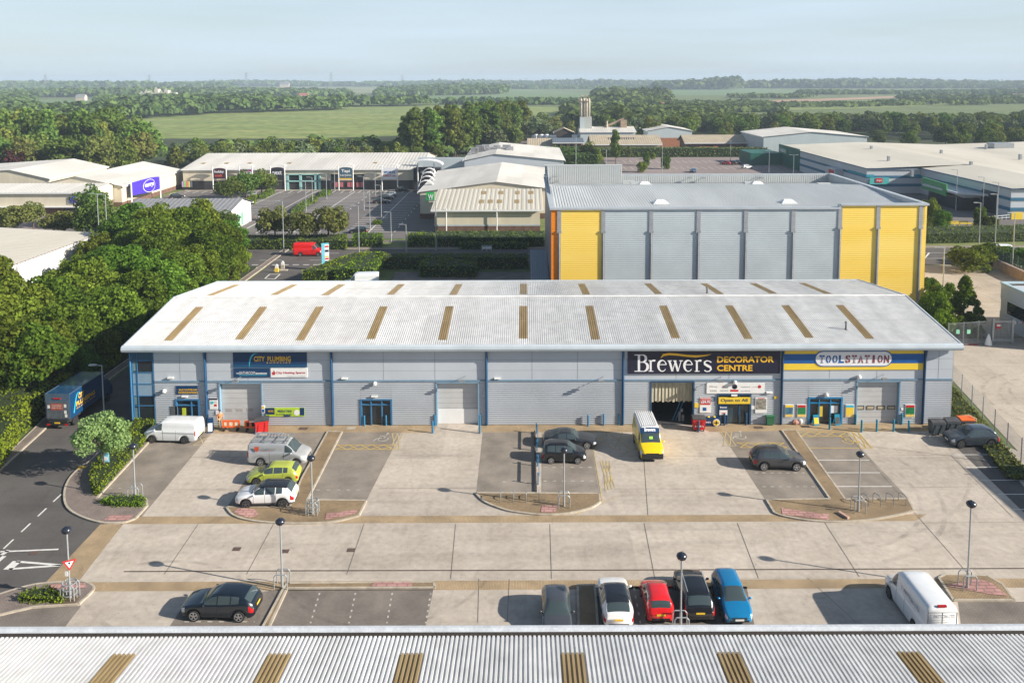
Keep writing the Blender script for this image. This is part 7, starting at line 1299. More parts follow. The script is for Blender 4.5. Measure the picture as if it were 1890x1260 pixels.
# things inside the open loading door
o_ = openings[4]; T = thing('paint_tin_stack', 'stacked pale paint tins just inside the open loading door', 'paint tins', (o_[1] - .9, FY + .9, .04)); m = MB(); [m.tube((o_[1] - 1.05 + dx, FY + .8, z), (o_[1] - 1.05 + dx, FY + .8, z + .28), .14, 10) for dx, z in ((0, .04), (.32, .04), (0, .34), (.32, .34), (0, .64), (.2, .94))]; m.build('tin', pmat('tin_grey', (.25, .28, .32), .4, var=.2), T); T = thing('ladder', 'blue ladder leaning inside the open loading door', 'ladder', (o_[1] - 1.4, FY + 1, .04)); m = MB(); m.tube((o_[1] - 1.7, FY + .9, .04), (o_[1] - .5, FY + 1.6, 2.5), .05, 6); m.tube((o_[1] - 1.4, FY + .9, .04), (o_[1] - .2, FY + 1.6, 2.5), .05, 6); m.build('stile', M_BLUE, T)
# galvanised fences
def mesh_fence(name, lb, A, B, h, mt_post, n, bars=.12, barmat=None, rail=True, cat='fence', slat=False):
    A, B = Vector(A), Vector(B); T = thing(name, lb, cat, A[:]); L = (B - A).length; d = (B - A) / L
    for i in range(n + 1): p = A + d * L * i / n; m = MB(); m.tube(p, p + Vector((0, 0, h + .1)), .05 if not slat else .06, 6); m.build('fence_post', mt_post, T)
    m = MB(); t = bars
    while t < L: p = A + d * t; m.tube(p + Vector((0, 0, .05)), p + Vector((0, 0, h)), .008 if not slat else .02, 4, cap=False); t += bars
    z = .2
    while z <= h: m.tube(A + Vector((0, 0, z)), B + Vector((0, 0, z)), .007 if not slat else .025, 4, cap=False); z += .3 if not slat else (h - .25)
    m.build('fence_mesh', barmat or mt_post, T); return T
MG = pmat('fence_green', (.10, .16, .14), .5, metal=.3, var=.1)
fA, fB = P(1757, 712), P(1912, 890); mesh_fence('mesh_fence', 'tall mesh fence on grey posts between the bank of weeds and the pale yard', (fA.x, fA.y, 0), (fB.x, fB.y, 0), 2.3, M_GALV, 7, .22)
gA, gB = P(1749, 640), P(1832, 634); mesh_fence('palisade_fence', 'grey steel palisade fence left of the gate behind the right roof corner', (gA.x, gA.y, 0), (gB.x, gB.y, 0), 2.9, M_GALV, 3, .16, slat=True)
GT = thing('yard_gate', 'grey steel barred gate with square posts and red notice', 'gate', (gB.x, gB.y, 0)); g0, g1 = gB.x + .1, P(1864, 633).x; m = MB(); m.box(g0, g1, gB.y - .05, gB.y + .05, .25, .6); m.box(g0, g1, gB.y - .04, gB.y + .04, 2.7, 2.85); x = g0
while x < g1: m.box(x, x + .05, gB.y - .02, gB.y + .02, .6, 2.7); x += .17
m.build('gate_leaf', M_GALV, GT); [MB().box(x - .12, x + .12, gB.y - .12, gB.y + .12, 0, 3.1).build('gate_post', M_GALV, GT) for x in (g0 - .15, g1 + .1)]; MB().box(g0 + .2, g0 + .75, gB.y - .09, gB.y - .051, 1.9, 2.5).build('red_notice', N_RED, GT); MB().box(g0 + .25, g0 + .7, gB.y - .1, gB.y - .091, 2.2, 2.42).build('white_panel', N_LW, GT)
for px, lb in ((1768, 'small white and green notice on the palisade fence, left'), (1788, 'small white and green notice on the palisade fence, right')): a = PW(px, 612, gA.y - .12); tag(MB().box(a.x - .2, a.x + .2, gA.y - .14, gA.y - .1, a.z - .25, a.z + .25).build('fence_notice', pmat('mint', (.3, .7, .5), .5, var=.2)), lb, 'notice')
c = P(1872, 632); T = thing('road_barrier', 'red and white lifting barrier arm with round sign by the office', 'barrier', (c.x, 99, 0)); m = MB(); m.box(60, 60.3, 98.9, 99.1, 0, 2.2); m.build('post', M_GALV, T); m = MB(); m.tube((60, 99, 2.05), (68, 99, 2.05), .06, 6); m.build('arm', M_WHITE, T); m = MB(); [m.tube((60.8 + k, 98.98, 2.05), (61.3 + k, 98.98, 2.05), .072, 6) for k in range(0, 6)]; m.build('red_stripe', N_RED, T); m = MB(); m.tube((60.8, 98.9, 2.05), (60.8, 98.86, 2.05), .28, 14); m.build('round_sign', M_WHITE, T)
wA, wB = P(1836, 494), P(1925, 535); T = MB(); T.beam((wA.x, wA.y, 0), (wB.x, wB.y, 0), .5, 1.6); tag(T.build('retaining_wall', pmat('pinkish_wall', (.36, .27, .24), .8, scale=1, var=.2)), 'low pinkish retaining wall under the dark bushes at the right edge', 'wall')
mesh_fence('mesh_fence', 'green mesh fence on top of the retaining wall at the right edge', (wA.x + .3, wA.y + .3, 1.6), (wB.x, wB.y + .4, 1.6), 1.9, MG, 6, .3)
c = P(845, 465); T = thing('pedestrian_railing', 'small white pedestrian railing on the verge of the main road', 'railing', (c.x, c.y, 0)); c = P(897, 470); m = MB(); [m.tube((c.x + x, 151.5, 0), (c.x + x, 151.5, 1.1), .04, 5) for x in (-.9, .0, .9)]; m.tube((c.x - .9, 151.5, 1.1), (c.x + .9, 151.5, 1.1), .04, 5); m.box(c.x - .9, c.x + .9, 151.48, 151.52, .4, .9); m.build('rail', M_WHITE, T)
# barriers and yellow frames by the far right store
c = P(1757, 428); T = thing('trolley_shelter', 'yellow framed trolley shelter in front of the furnishing store', 'shelter', (c.x, c.y, 0)); m = MB(); [m.box(c.x + x - .1, c.x + x + .1, c.y + y - .1, c.y + y + .1, 0, 1.9) for x in (-1.5, 1.5, 4.2) for y in (0, 2)]; m.box(c.x - 1.6, c.x + 4.3, c.y - .1, c.y + .1, 1.7, 1.95); m.box(c.x - 1.6, c.x + 4.3, c.y + 1.9, c.y + 2.1, 1.7, 1.95); m.build('yellow_frame', N_YEL2, T)
c = P(1877, 405); tag(MB().box(c.x - 1.3, c.x + 1.3, c.y, c.y + .8, 0, 1.6).build('yellow_crate', N_YEL2), 'yellow box in front of the striped end wall at the right edge', 'crate')
a, b = P(1818, 409), P(1895, 402); T = thing('white_railing', 'long white railing before the striped end wall at the right', 'railing', a[:]); m = MB(); [m.tube(a.lerp(b, t) + Vector((0, 0, z)), a.lerp(b, t + .1) + Vector((0, 0, z)), .05, 4) for t in np.arange(0, 1, .1) for z in (.5, 1.05)]; [m.tube(a.lerp(b, t), a.lerp(b, t) + Vector((0, 0, 1.1)), .05, 4) for t in np.arange(0, 1.01, .1)]; m.build('rail', M_WHITE, T)
# totem sign and refuge beacons at the junction
c = P(601, 499); TT = thing('totem_sign', 'tall pale blue totem sign with small colour panels at the junction', 'sign', (c.x, c.y, 0), .35); TT['_local'] = 1; MB().box(-.62, .62, -.2, .2, 0, 4.7).build('totem_body', pmat('totem_blue', (.14, .48, .62), .5, var=.05), TT, off=(0, 0, 0)); q = MB().box(-.1, .60, -.215, -.201, .2, 4.5).build('white_panel', N_LW, TT, off=(0, 0, 0))
for z0, z1, mt in ((4.0, 4.3, N_RED), (3.2, 3.6, N_NIGHT), (2.3, 2.55, N_YEL), (1.9, 2.2, N_RED), (1.3, 1.7, N_NAVY)): MB().box(-.05, .55, -.23, -.216, z0, z1).build('shop_panel', mt, q, off=(0, 0, 0))
for i, (px, py) in enumerate(((522, 497), (511, 503))):
    c = P(px, py); T = thing('traffic_bollard', ['cream traffic bollard on the refuge, further from the camera', 'yellow and cream traffic bollard on the refuge, nearer the camera'][i], 'traffic bollard', (c.x, c.y, 0)); MB().box(c.x - .3, c.x + .3, c.y - .15, c.y + .15, .1, .8).build('bollard_base', N_YEL2 if i else CS, T); m = MB(); m.box(c.x - .25, c.x + .25, c.y - .1, c.y + .1, .8, 1.25); m.ball((c.x, c.y, 1.25), .22, 8, 6, 1, .5, 1); m.build('bollard_top', M_WHITE, T)
island('refuge', pp(505, 500, 530, 500, 532, 498, 508, 497), G_KERB, h=.1, kerb=False)
# people
def person(T, clothes, legs, hair=(.05, .035, .025), arms=None, h=1.75, rz=0):
    """one skinned body posed on a joint skeleton; clothing follows as children"""
    T['_local'] = 1; T.rotation_euler = (0, 0, rz); k = h / 1.75
    def skinned(nm, pts, edges, rad, mt, root=0):
        me = bpy.data.meshes.new(nm); me.from_pydata([tuple(Vector(p) * k) for p in pts], edges, []); o = bpy.data.objects.new(nm, me); C.objects.link(o)
        md = o.modifiers.new('skin', 'SKIN'); sv = me.skin_vertices[0].data if me.skin_vertices else None
        if sv is None: bpy.context.view_layer.objects.active = o; me.update(); sv = me.skin_vertices[0].data
        for i, r in enumerate(rad): sv[i].radius = (r[0] * k, r[1] * k) if isinstance(r, tuple) else (r * k, r * k); sv[i].use_root = (i == root)
        s = o.modifiers.new('sub', 'SUBSURF'); s.levels = 1; s.render_levels = 1; dg = bpy.context.evaluated_depsgraph_get(); m2 = bpy.data.meshes.new_from_object(o.evaluated_get(dg)); m2.name = nm; bpy.data.objects.remove(o); m2.materials.clear(); m2.materials.append(mt); m2.polygons.foreach_set('use_smooth', [True] * len(m2.polygons)); o = bpy.data.objects.new(nm, m2); C.objects.link(o); o.parent = T; return o
    J = [(0, 0, .95), (0, 0, 1.15), (0, 0, 1.40), (0, 0, 1.52), (0, .01, 1.62), (0, .0, 1.72), (.10, 0, .90), (.12, -.06, .50), (.12, .02, .08), (.12, -.14, .04), (-.10, 0, .90), (-.12, .05, .50), (-.13, .10, .08), (-.13, -.05, .04), (.19, 0, 1.40), (.25, .02, 1.13), (.27, -.10, .90), (.27, -.14, .80), (-.19, 0, 1.40), (-.25, .02, 1.13), (-.26, -.12, .92), (-.26, -.17, .83)]
    E = [(0, 1), (1, 2), (2, 3), (3, 4), (4, 5), (0, 6), (6, 7), (7, 8), (8, 9), (0, 10), (10, 11), (11, 12), (12, 13), (2, 14), (14, 15), (15, 16), (16, 17), (2, 18), (18, 19), (19, 20), (20, 21)]
    Rr = [(.15, .11), (.135, .10), (.15, .10), .055, .09, .07, .085, .058, .04, .035, .085, .058, .04, .035, .055, .042, .032, .028, .055, .042, .032, .028]
    sk = pmat('skin', (.45, .27, .19), .6, var=.05); b = skinned('body', J, E, Rr, sk)
    sh = lambda r, g: tuple(x * g for x in r) if isinstance(r, tuple) else r * g
    ti = [0, 1, 2, 14, 15, 18, 19]; mp_ = {j: i for i, j in enumerate(ti)}; skinned('jacket', [J[i] for i in ti], [(mp_[a], mp_[b_]) for a, b_ in E if a in mp_ and b_ in mp_], [sh(Rr[i], 1.16) for i in ti], clothes, 0)
    ti = [0, 6, 7, 8, 10, 11, 12]; mp_ = {j: i for i, j in enumerate(ti)}; skinned('trousers', [J[i] for i in ti], [(mp_[a], mp_[b_]) for a, b_ in E if a in mp_ and b_ in mp_], [sh(Rr[i], 1.18) for i in ti], legs, 0)
    m = MB(); m.ball((0, .03 * k, 1.68 * k), .105 * k, 10, 7, .95, 1.0, .95); m.build('hair', pmat('dark_hair', hair, .8, var=.1), T, off=(0, 0, 0), smooth=True)
    return T
person(bpy.data.objects['standing_person'], pmat('hi_vis_orange', (.75, .22, .04), .7, var=.1), pmat('tan_trousers', (.40, .28, .15), .8, var=.1), rz=.5)
bpy.data.objects['standing_person'].name = 'person'
c = P(477, 411); person(thing('person', 'tiny person in dark clothes beside the small white shop, right of two', 'person', (c.x + .5, c.y, 0)), pmat('black_coat', (.02, .02, .022), .8, var=0), pmat('dark_jeans', (.03, .035, .05), .8, var=0), rz=1)
c = P(472, 411); person(thing('person', 'tiny person in dark clothes beside the small white shop, left of two', 'person', (c.x, c.y, 0)), MATS['black_coat'], MATS['dark_jeans'], rz=2)
# ============================================================ VEGETATION
L_DEEP = leafmat('leaf_deep', (.035, .075, .01), (.20, .31, .042), .40, .25)
L_OLIVE = leafmat('leaf_olive', (.06, .085, .02), (.25, .29, .085), .3, .2)
L_LIME = leafmat('leaf_lime', (.06, .11, .008), (.27, .36, .035), .28, .1)
L_PALE = leafmat('leaf_pale', (.14, .22, .07), (.42, .55, .22), .38, .08)
L_WOOD = leafmat('leaf_wood', (.042, .078, .016), (.21, .295, .065), .32, .28)
L_FAR = leafmat('leaf_far', (.034, .062, .016), (.18, .235, .07), .2, .1, nsc=.035)
L_GREY = leafmat('leaf_greygreen', (.06, .09, .04), (.20, .245, .12), .2, .2)
L_CONI = leafmat('leaf_conifer', (.04, .07, .008), (.22, .27, .03), .2, .1)
L_PURP = leafmat('leaf_purple', (.03, .012, .014), (.08, .03, .03), .1, .1)
M_BARK = pmat('bark', (.10, .075, .055), .9, scale=4, var=.3)
def leaves(cent, nrm, size, rng, aspect=.75, jitter=.75):
    n = len(cent); r = rng.normal(size=(n, 3)); N = nrm + jitter * r; N /= np.linalg.norm(N, axis=1)[:, None] + 1e-9
    t = np.cross(N, rng.normal(size=(n, 3))); t /= np.linalg.norm(t, axis=1)[:, None] + 1e-9; b = np.cross(N, t)
    s = (size * rng.uniform(.6, 1.35, n))[:, None] / 2
    V = np.stack([cent - t * s, cent - b * s * aspect + N * s * .18, cent + t * s, cent + b * s * aspect + N * s * .18], 1).reshape(-1, 3)
    return V, np.arange(n * 4).reshape(-1, 4)
def crown(R, H, z0, nb, nl, leaf, seed, blob=.36, shape='round'):
    rng = np.random.default_rng(seed); C_ = []; BR = []
    while len(C_) < nb:
        p = rng.uniform(-1, 1, 3); q = np.linalg.norm(p)
        if shape != 'cone' and (q > 1 or q < .25): continue
        rr = 1
        if shape == 'poplar': rr = (1 - abs(p[2]) ** 2.2) ** .5
        elif shape == 'cone': rr = (1 - (p[2] + 1) / 2) ** .9 + .04; a_ = p[0] * math.pi; p = np.array([math.cos(a_) * rr * .85, math.sin(a_) * rr * .85, p[2]])
        elif shape == 'round':
            if p[2] < -.55: continue
        C_.append([p[0] * R * (1 - blob * .6), p[1] * R * (1 - blob * .6), z0 + H / 2 + p[2] * H / 2 * (1 - blob * .45)]); BR.append(R * blob * rng.uniform(.7, 1.25) * (.55 + .45 * rr if shape == 'cone' else 1))
    C_ = np.array(C_); BR = np.array(BR); w_ = BR ** 2; w_ /= w_.sum(); k = rng.choice(nb, nl, p=w_); d = rng.normal(size=(nl, 3)); d[:, 2] += .25; d /= np.linalg.norm(d, axis=1)[:, None]
    c = C_[k] + d * (BR[k] * rng.uniform(.72, 1.06, nl))[:, None] * np.array([1, 1, .8])
    c[:, 2] = np.maximum(c[:, 2], z0 * .5)
    return leaves(c, d, leaf, rng)
def trunk_mb(h, r, R, seed, n=7, z0=1.6):
    rnd = random.Random(seed); m = MB(); top = Vector((rnd.uniform(-.2, .2), rnd.uniform(-.2, .2), h * .72)); mid = Vector((rnd.uniform(-.15, .15), rnd.uniform(-.15, .15), h * .35)); m.tube((0, 0, -.05), mid, r, 8, r * .7, cap=False); m.tube(mid, top, r * .7, 7, r * .25, cap=False)
    for i in range(n):
        a = 2 * PI * i / n + rnd.uniform(-.4, .4); t = rnd.uniform(.3, .9); b = mid.lerp(top, t); e = b + Vector((math.cos(a) * R * .7, math.sin(a) * R * .7, h * rnd.uniform(.12, .3))); m.tube(b, b.lerp(e, .5) + Vector((0, 0, .15)), r * .35, 5, r * .22, cap=False); m.tube(b.lerp(e, .5) + Vector((0, 0, .15)), e, r * .22, 5, r * .08, cap=False)
    return m
def tree_proto(nm, H, R, mat, nb, nl, leaf, seed, z0=None, shape='round', blob=.36, tr=.22, label='tree', cat='tree', trunkn=7):
    T = thing(nm, label, cat); T['_local'] = 1; z0 = H * .22 if z0 is None else z0; V, Fq = crown(R, H - z0, z0, nb, nl, leaf, seed, blob, shape); npmesh('crown', V, Fq, mat, T); trunk_mb(H * .9, tr, R * .8, seed, trunkn).build('trunk', M_BARK, T, off=(0, 0, 0)); return T
ORD = ['first', 'second', 'third', 'fourth', 'fifth', 'sixth', 'seventh', 'eighth', 'ninth', 'tenth', 'eleventh', 'twelfth', 'thirteenth', 'fourteenth', 'fifteenth']
BELT = [tree_proto('broadleaf_tree', 10, 4.7, L_DEEP, 105, 11000, .42, 11, blob=.215), tree_proto('broadleaf_tree', 10, 4.3, L_DEEP, 80, 9500, .42, 12, blob=.25), tree_proto('broadleaf_tree', 10, 4.9, L_DEEP, 120, 12000, .40, 13, blob=.20)]
BUSH = tree_proto('garden_bush', 3, 1.9, L_LIME, 26, 3600, .26, 61, z0=.0, shape='bush', blob=.36, tr=.06, cat='bush'); BUSHD = tree_proto('garden_bush', 3, 1.9, L_DEEP, 26, 3600, .26, 62, z0=.0, shape='bush', blob=.36, tr=.06, cat='bush')
surf('belt_floor', [(-74, 76), (-46.6, 76), (-46.6, 150), (-74, 150)], .004, MATS['leaf_litter'])  # litter sheet coloured dark to carry the black shade under the belt
G1 = 'dense green tree belt left of the long building'
rnd = random.Random(3); rowsB = [('in the kerbside row', -49.6, 80, 10, 6.4, 8.2, 9.2, .0), ('in the second row', -56.5, 79, 10, 6.9, 8.8, 10.0, .10), ('in the third row', -63, 78, 10, 7.1, 6.0, 6.9, .16), ('in the far left row', -69, 117, 5, 7.5, 3.0, 3.6, .22)]
for nm, x, y, n, st, h0, h1, up in rowsB:
    for k in range(n):
        yy_ = y + k * st + rnd.uniform(-1, 1); h = rnd.uniform(h0, h1) + max(0, yy_ - 116) * up
        xx_ = x + rnd.uniform(-.9, .9) - max(0, yy_ - 120) * .08
        place(BELT[(k + int(-x)) % 3], (xx_, yy_, 0), rnd.uniform(0, 6.3), '%s tree from the camera %s of the dense green belt' % (ORD[k], nm), G1, min(1.05, h / 10 * 1.05), h / 10)
for k, (px, py, h, s) in enumerate(((12, 690, 10.5, 1.1), (-38, 655, 12.2, 1.1), (-30, 610, 11, .9), (-60, 730, 10, 1.1), (70, 745, 8.5, .85))):
    c = P(px, py); place(BELT[k % 3], (c.x, c.y, 0), k * 1.3, ['big bright broadleaf tree at the left edge in front of the white shed', 'broadleaf tree cut by the left edge above the clipped lime hedge', 'rounded broadleaf tree touching the shed wall at the left edge', 'broadleaf tree mostly outside the left edge above the lime hedge', 'broadleaf tree rising directly behind the lime hedge'][k], G1, s, h / 10)
for k in range(10): place(BUSHD, (-47.8 - .35 * (k % 2), 84 + 5.6 * k, 0), k, '%s leafy bush from the camera along the shaded kerb under the belt' % ORD[k], 'kerb bushes under the belt', 1.15, 1.5)
# the olive trees by the main road left and round tree in the retail car park
OLV = [tree_proto('bushy_tree', 7, 3.8, L_OLIVE, 30, 4200, .42, 21, z0=1.6, blob=.30), tree_proto('bushy_tree', 7, 3.6, L_OLIVE, 26, 3800, .42, 22, z0=1.4, blob=.33)]
for k, (px, py, h, s, lb) in enumerate(((508, 452, 7.4, 1.0, 'leftmost of three airy olive green trees beside the red van'), (556, 455, 7.0, 1.0, 'middle of three airy olive green trees above the red van'), (607, 452, 7.6, 1.1, 'rightmost of three airy olive green trees above the blue totem sign'), (28, 440, 7.0, 1.3, 'round olive green tree at the left edge above the white shed'), (62, 424, 6.0, .8, 'small dark round tree behind the olive tree at the left edge'), (118, 447, 6.4, 1.2, 'greyish olive bush tree above the white shed roof'), (-30, 440, 7, 1.2, 'olive tree cut by the left edge above the shed'))):
    c = P(px, py); place(OLV[k % 2], (c.x, c.y, 0), k * 2.1, lb, 'olive trees by the main road', s, h / 7)
PRK = tree_proto('round_tree', 7, 4.2, L_WOOD, 26, 3600, .5, 31, z0=1.2)
for k, (px, py, h, s, lb) in enumerate(((483, 361, 7.0, 1.0, 'right lobe of the dark round tree pair in the retail car park'), (455, 368, 7.6, 1.15, 'larger dark round tree in the retail car park under the purple sign'), (428, 372, 6.2, 1.0, 'lower left dark tree of the clump in the retail car park'), (168, 420, 9, 1.0, 'dark tree in front of the low cream block'), (178, 455, 9, 1.0, 'dark tree at the far end of the green belt by the road'), (385, 418, 5.4, .9, 'dark leafy tree in front of the small white shop'), (415, 430, 4.6, .8, 'bushy dark tree right below the small white shop'))):
    c = P(px, py); place(PRK, (c.x, c.y, 0), k * 1.7, lb, 'dark round trees around the retail park', s, h / 7)
# pale small tree in front
c = P(196, 872); WB = tree_proto('whitebeam_tree', 4.9, 2.55, L_PALE, 34, 9000, .19, 41, z0=1.1, blob=.28, tr=.09); place(WB, (c.x - .1, c.y, 0), .4, 'small pale silvery green tree on the left footway casting a leafy shadow on the road')
# conifer by the gate
c = P(1779, 598); CN = tree_proto('conifer_tree', 6.6, 2.7, L_CONI, 90, 10000, .26, 51, z0=.2, blob=.22, shape='cone', tr=.12, trunkn=5); place(CN, (c.x, c.y, 0), 0, 'yellow green conical conifer behind the palisade fence')
for k, (px, py, h, s, mt, lb) in enumerate(((1722, 600, 4.4, 1.5, 0, 'bright green bush at the foot of the yellow wall corner'), (1742, 575, 4.0, 1.4, 1, 'dark grey green bush behind the bright bush at the yellow wall corner'), (1735, 622, 3.2, 1.3, 0, 'lime bush between the roof corner and the conifer'), (1758, 618, 2.6, 1.1, 1, 'low dark bush left of the conifer foot'), (1715, 555, 3.4, 1.0, 1, 'dark climbing bush on the far part of the yellow corner'), (1797, 622, 1.6, .9, 1, 'small bush at the foot of the palisade fence, near the white sack'), (1727, 640, 2.2, 1.0, 0, 'green bush just above the right roof corner'), (1794, 500, 4.2, 2.6, 1, 'big round dark bush at the corner of the main road, right'), (1830, 488, 3.6, 1.9, 1, 'dark bush right of the big round bush'), (1866, 492, 3.4, 1.8, 1, 'dark bush above the pinkish retaining wall'), (1900, 500, 3.4, 1.8, 1, 'dark bush cut by the right edge above the retaining wall'),
                                              (1828, 428, 3.4, 1.2, 1, 'small round clipped bush before the striped end wall'), (1808, 425, 5.0, 1.0, 1, 'slim dark tree left of the small round clipped bush'), (1716, 420, 6.4, 1.5, 1, 'dark shrub against the right end of the yellow wall'), (1738, 428, 4.6, 1.4, 1, 'olive shrub right of the yellow wall end'), (697, 414, 1.0, .8, 0, 'low grass tuft on the car park tongue'), (1184, 318, 3.6, 1.3, 1, 'dark bush left of pair in the far car park'), (1193, 306, 5, 1.0, 1, 'taller bush behind the left bush in the far car park'), (1229, 312, 4.6, 1.4, 1, 'round bush right of pair in the far car park'), (1205, 294, 2.6, 1.0, 1, 'small far bush in the far car park'))):
    c = P(px, py); place(BUSHD if mt else BUSH, (c.x, c.y, 0), k * 1.1, lb, 'garden bushes', s * .75, h / 3)
# hedges
def hedge(name, lb, pts, h, mat, leaf=.22, dens=26, group=None, cat='hedge', core=(.02, .035, .008), wob=.12, z0=0):
    """closed footprint polygon -> leafy hedge with dark twiggy core"""
    pts = [Vector((p[0], p[1], 0)) for p in pts]; c = sum(pts, Vector()) / len(pts); T = thing(name, lb, cat, (c.x, c.y, 0), group=group); rng = np.random.default_rng(int(abs(c.x * 7 + c.y * 13)) + 1)
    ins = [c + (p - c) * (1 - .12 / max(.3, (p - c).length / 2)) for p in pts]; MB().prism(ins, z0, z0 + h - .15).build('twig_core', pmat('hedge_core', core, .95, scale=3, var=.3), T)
    a2 = np.array([(p.x, p.y) for p in pts]); cen = []; nr = []
    for i in range(len(pts)):
        p, q = a2[i], a2[(i + 1) % len(pts)]; L = np.linalg.norm(q - p); k = int(L * h * dens); u = rng.uniform(0, 1, k); z = rng.uniform(0, h, k); d = (q - p) / max(L, 1e-6); nn = np.array([d[1], -d[0]]);
        if np.dot(nn, (p + q) / 2 - np.array([c.x, c.y])) < 0: nn = -nn
        xy = p + (q - p) * u[:, None] + nn * rng.uniform(-.1, wob, k)[:, None]; cen.append(np.column_stack([xy, z0 + z])); nr.append(np.tile([nn[0], nn[1], .3], (k, 1)))
    x0, y0 = a2.min(0); x1, y1 = a2.max(0); k = int((x1 - x0) * (y1 - y0) * dens); q = rng.uniform([x0, y0], [x1, y1], (k, 2)); ins_ = np.zeros(k, bool); j = len(a2) - 1
    for i in range(len(a2)):
        cnd = ((a2[i, 1] > q[:, 1]) != (a2[j, 1] > q[:, 1])) & (q[:, 0] < (a2[j, 0] - a2[i, 0]) * (q[:, 1] - a2[i, 1]) / (a2[j, 1] - a2[i, 1] + 1e-12) + a2[i, 0]); ins_ ^= cnd; j = i
    q = q[ins_]; zt = h - .12 + .16 * np.sin(q[:, 0] * 1.7 + np.cos(q[:, 1] * 2.1)) * min(1, h / 1.5) + rng.uniform(-.12, .12, len(q)) * min(1, h); cen.append(np.column_stack([q, z0 + zt])); nr.append(np.tile([0, 0, 1.0], (len(q), 1)))
    cen = np.concatenate(cen) - np.array([c.x, c.y, 0]); V, Fq = leaves(cen, np.concatenate(nr), leaf, rng); npmesh('foliage', V, Fq, mat, T); return T
def hp(*a): return pp(*a)
hedge('hedge', 'bright lime hedge along the kerb at the left edge in front of the box lorry', [(-46.6, 81), (-46.6, 73)] + hp(-2, 870) + [(-50, 58), (-62, 58), (-62, 81)], 2.6, L_LIME, .24, 30)
hedge('hedge', 'clipped hedge strip between the footway and the leftmost grey bay', hp(174, 916, 168, 893, 172, 872, 238, 800, 255, 782, 284, 782, 284, 800, 180, 918), .75, L_LIME, .16, 60, z0=.1)
hedge('low_shrub', 'low green shrub patch at the foot of the left footway lamp post', hp(186, 931, 200, 924, 262, 922, 271, 931, 262, 938, 210, 938), .45, L_LIME, .14, 90, cat='shrub', z0=.1)
hedge('low_shrub', 'low green shrub patch with bare soil on the bottom left island', hp(32, 1112, 60, 1098, 88, 1094, 116, 1104, 118, 1114, 60, 1117), .5, L_LIME, .14, 90, cat='shrub', z0=.1)
surf('soil_patch', hp(84, 1108, 120, 1100, 148, 1104, 140, 1116, 96, 1118), .125, G_SOIL); surf('soil_patch', hp(174, 922, 188, 928, 205, 936, 190, 934, 176, 926), .125, G_SOIL)
for lb, pts, h, mt in (('clipped green hedge block on the verge left of the camera pole', (650, 457, 706, 457, 706, 447, 655, 446), 2.0, L_LIME), ('clipped green hedge block on the verge right of the camera pole', (752, 457, 803, 457, 800, 446, 756, 446), 2.0, L_LIME),
                       ('long low hedge in front of the cream retail block', (806, 456, 1006, 456, 1006, 442, 806, 442), 1.9, L_OLIVE), ('lower front hedge beside the cream retail block', (850, 460, 975, 460, 975, 455, 850, 455), 1.2, L_DEEP),
                       ('dark hedge under the airy olive trees beside the red van', (455, 461, 640, 461, 640, 448, 455, 450), 1.9, L_DEEP), ('dark hedge running behind the rear car park, far row', (700, 497, 974, 497, 974, 489, 690, 489), 2.2, L_DEEP), ('dark hedge block in the middle of the rear car park', (775, 512, 880, 512, 880, 497, 778, 497), 2.0, L_DEEP),
                       ('sunlit loose hedge running from the totem sign towards the white van roof', (558, 520, 600, 520, 705, 482, 655, 484), 1.9, L_LIME), ('second sunlit loose hedge beside the white van roof', (617, 520, 690, 520, 712, 488, 690, 486), 2.2, L_LIME),
                       ('long rough hedge on the far verge right of the yellow wall', (1712, 450, 1900, 446, 1900, 432, 1712, 436), 2.1, L_OLIVE), ('bright low hedge strip at the right edge beyond the road', (1850, 437, 1910, 436, 1910, 428, 1850, 430), 1.6, L_LIME),
                       ('clipped hedge strip, near part, in the middle of the retail car park', (538, 394, 556, 392, 572, 378, 560, 378), 1.1, L_LIME), ('clipped hedge strip, middle part, in the retail car park', (566, 377, 580, 376, 588, 368, 578, 367), 1.1, L_LIME), ('clipped hedge strip, far part, in the retail car park', (588, 364, 604, 363, 612, 356, 598, 355), 1.1, L_LIME), ('clipped hedge under the dark round tree in the retail car park', (478, 368, 490, 367, 508, 355, 496, 355), 1.2, L_LIME), ('clipped hedge left of the round tree in the retail car park', (452, 378, 470, 378, 476, 366, 464, 366), 1.2, L_LIME)):
    hedge('hedge', lb, hp(*pts), h, mt, .30, 12)
FH = hedge('hedge', 'loose hedge of mixed shrubs closing the far side of the far car park', [(18, 336), (100, 334), (100, 340), (18, 342)], 3.6, L_OLIVE, .7, 3)
hedge('hedge', 'dense dark bushes left of the far car park behind the storage building', [(2, 292), (26, 292), (28, 330), (6, 330)], 5, L_WOOD, .8, 2.4)
# weeds bank at the right fence
a, b = Vector(fA), Vector(fB); d = (b - a).normalized(); s_ = Vector((d.y, -d.x, 0)); s_ = s_ if s_.x < 0 else -s_
hedge('weed_bank', 'rough green bank of weeds and brambles under the mesh fence on the right', [a + s_ * .2 + d * -.5, b + s_ * .2, b + s_ * 2.0, a + s_ * 1.9 + d * 2.0, a + s_ * 1.0], .45, L_OLIVE, .22, 45, cat='weeds', core=(.07, .055, .03))['label'] = 'rough green bank of weeds and brambles under the mesh fence on the right'
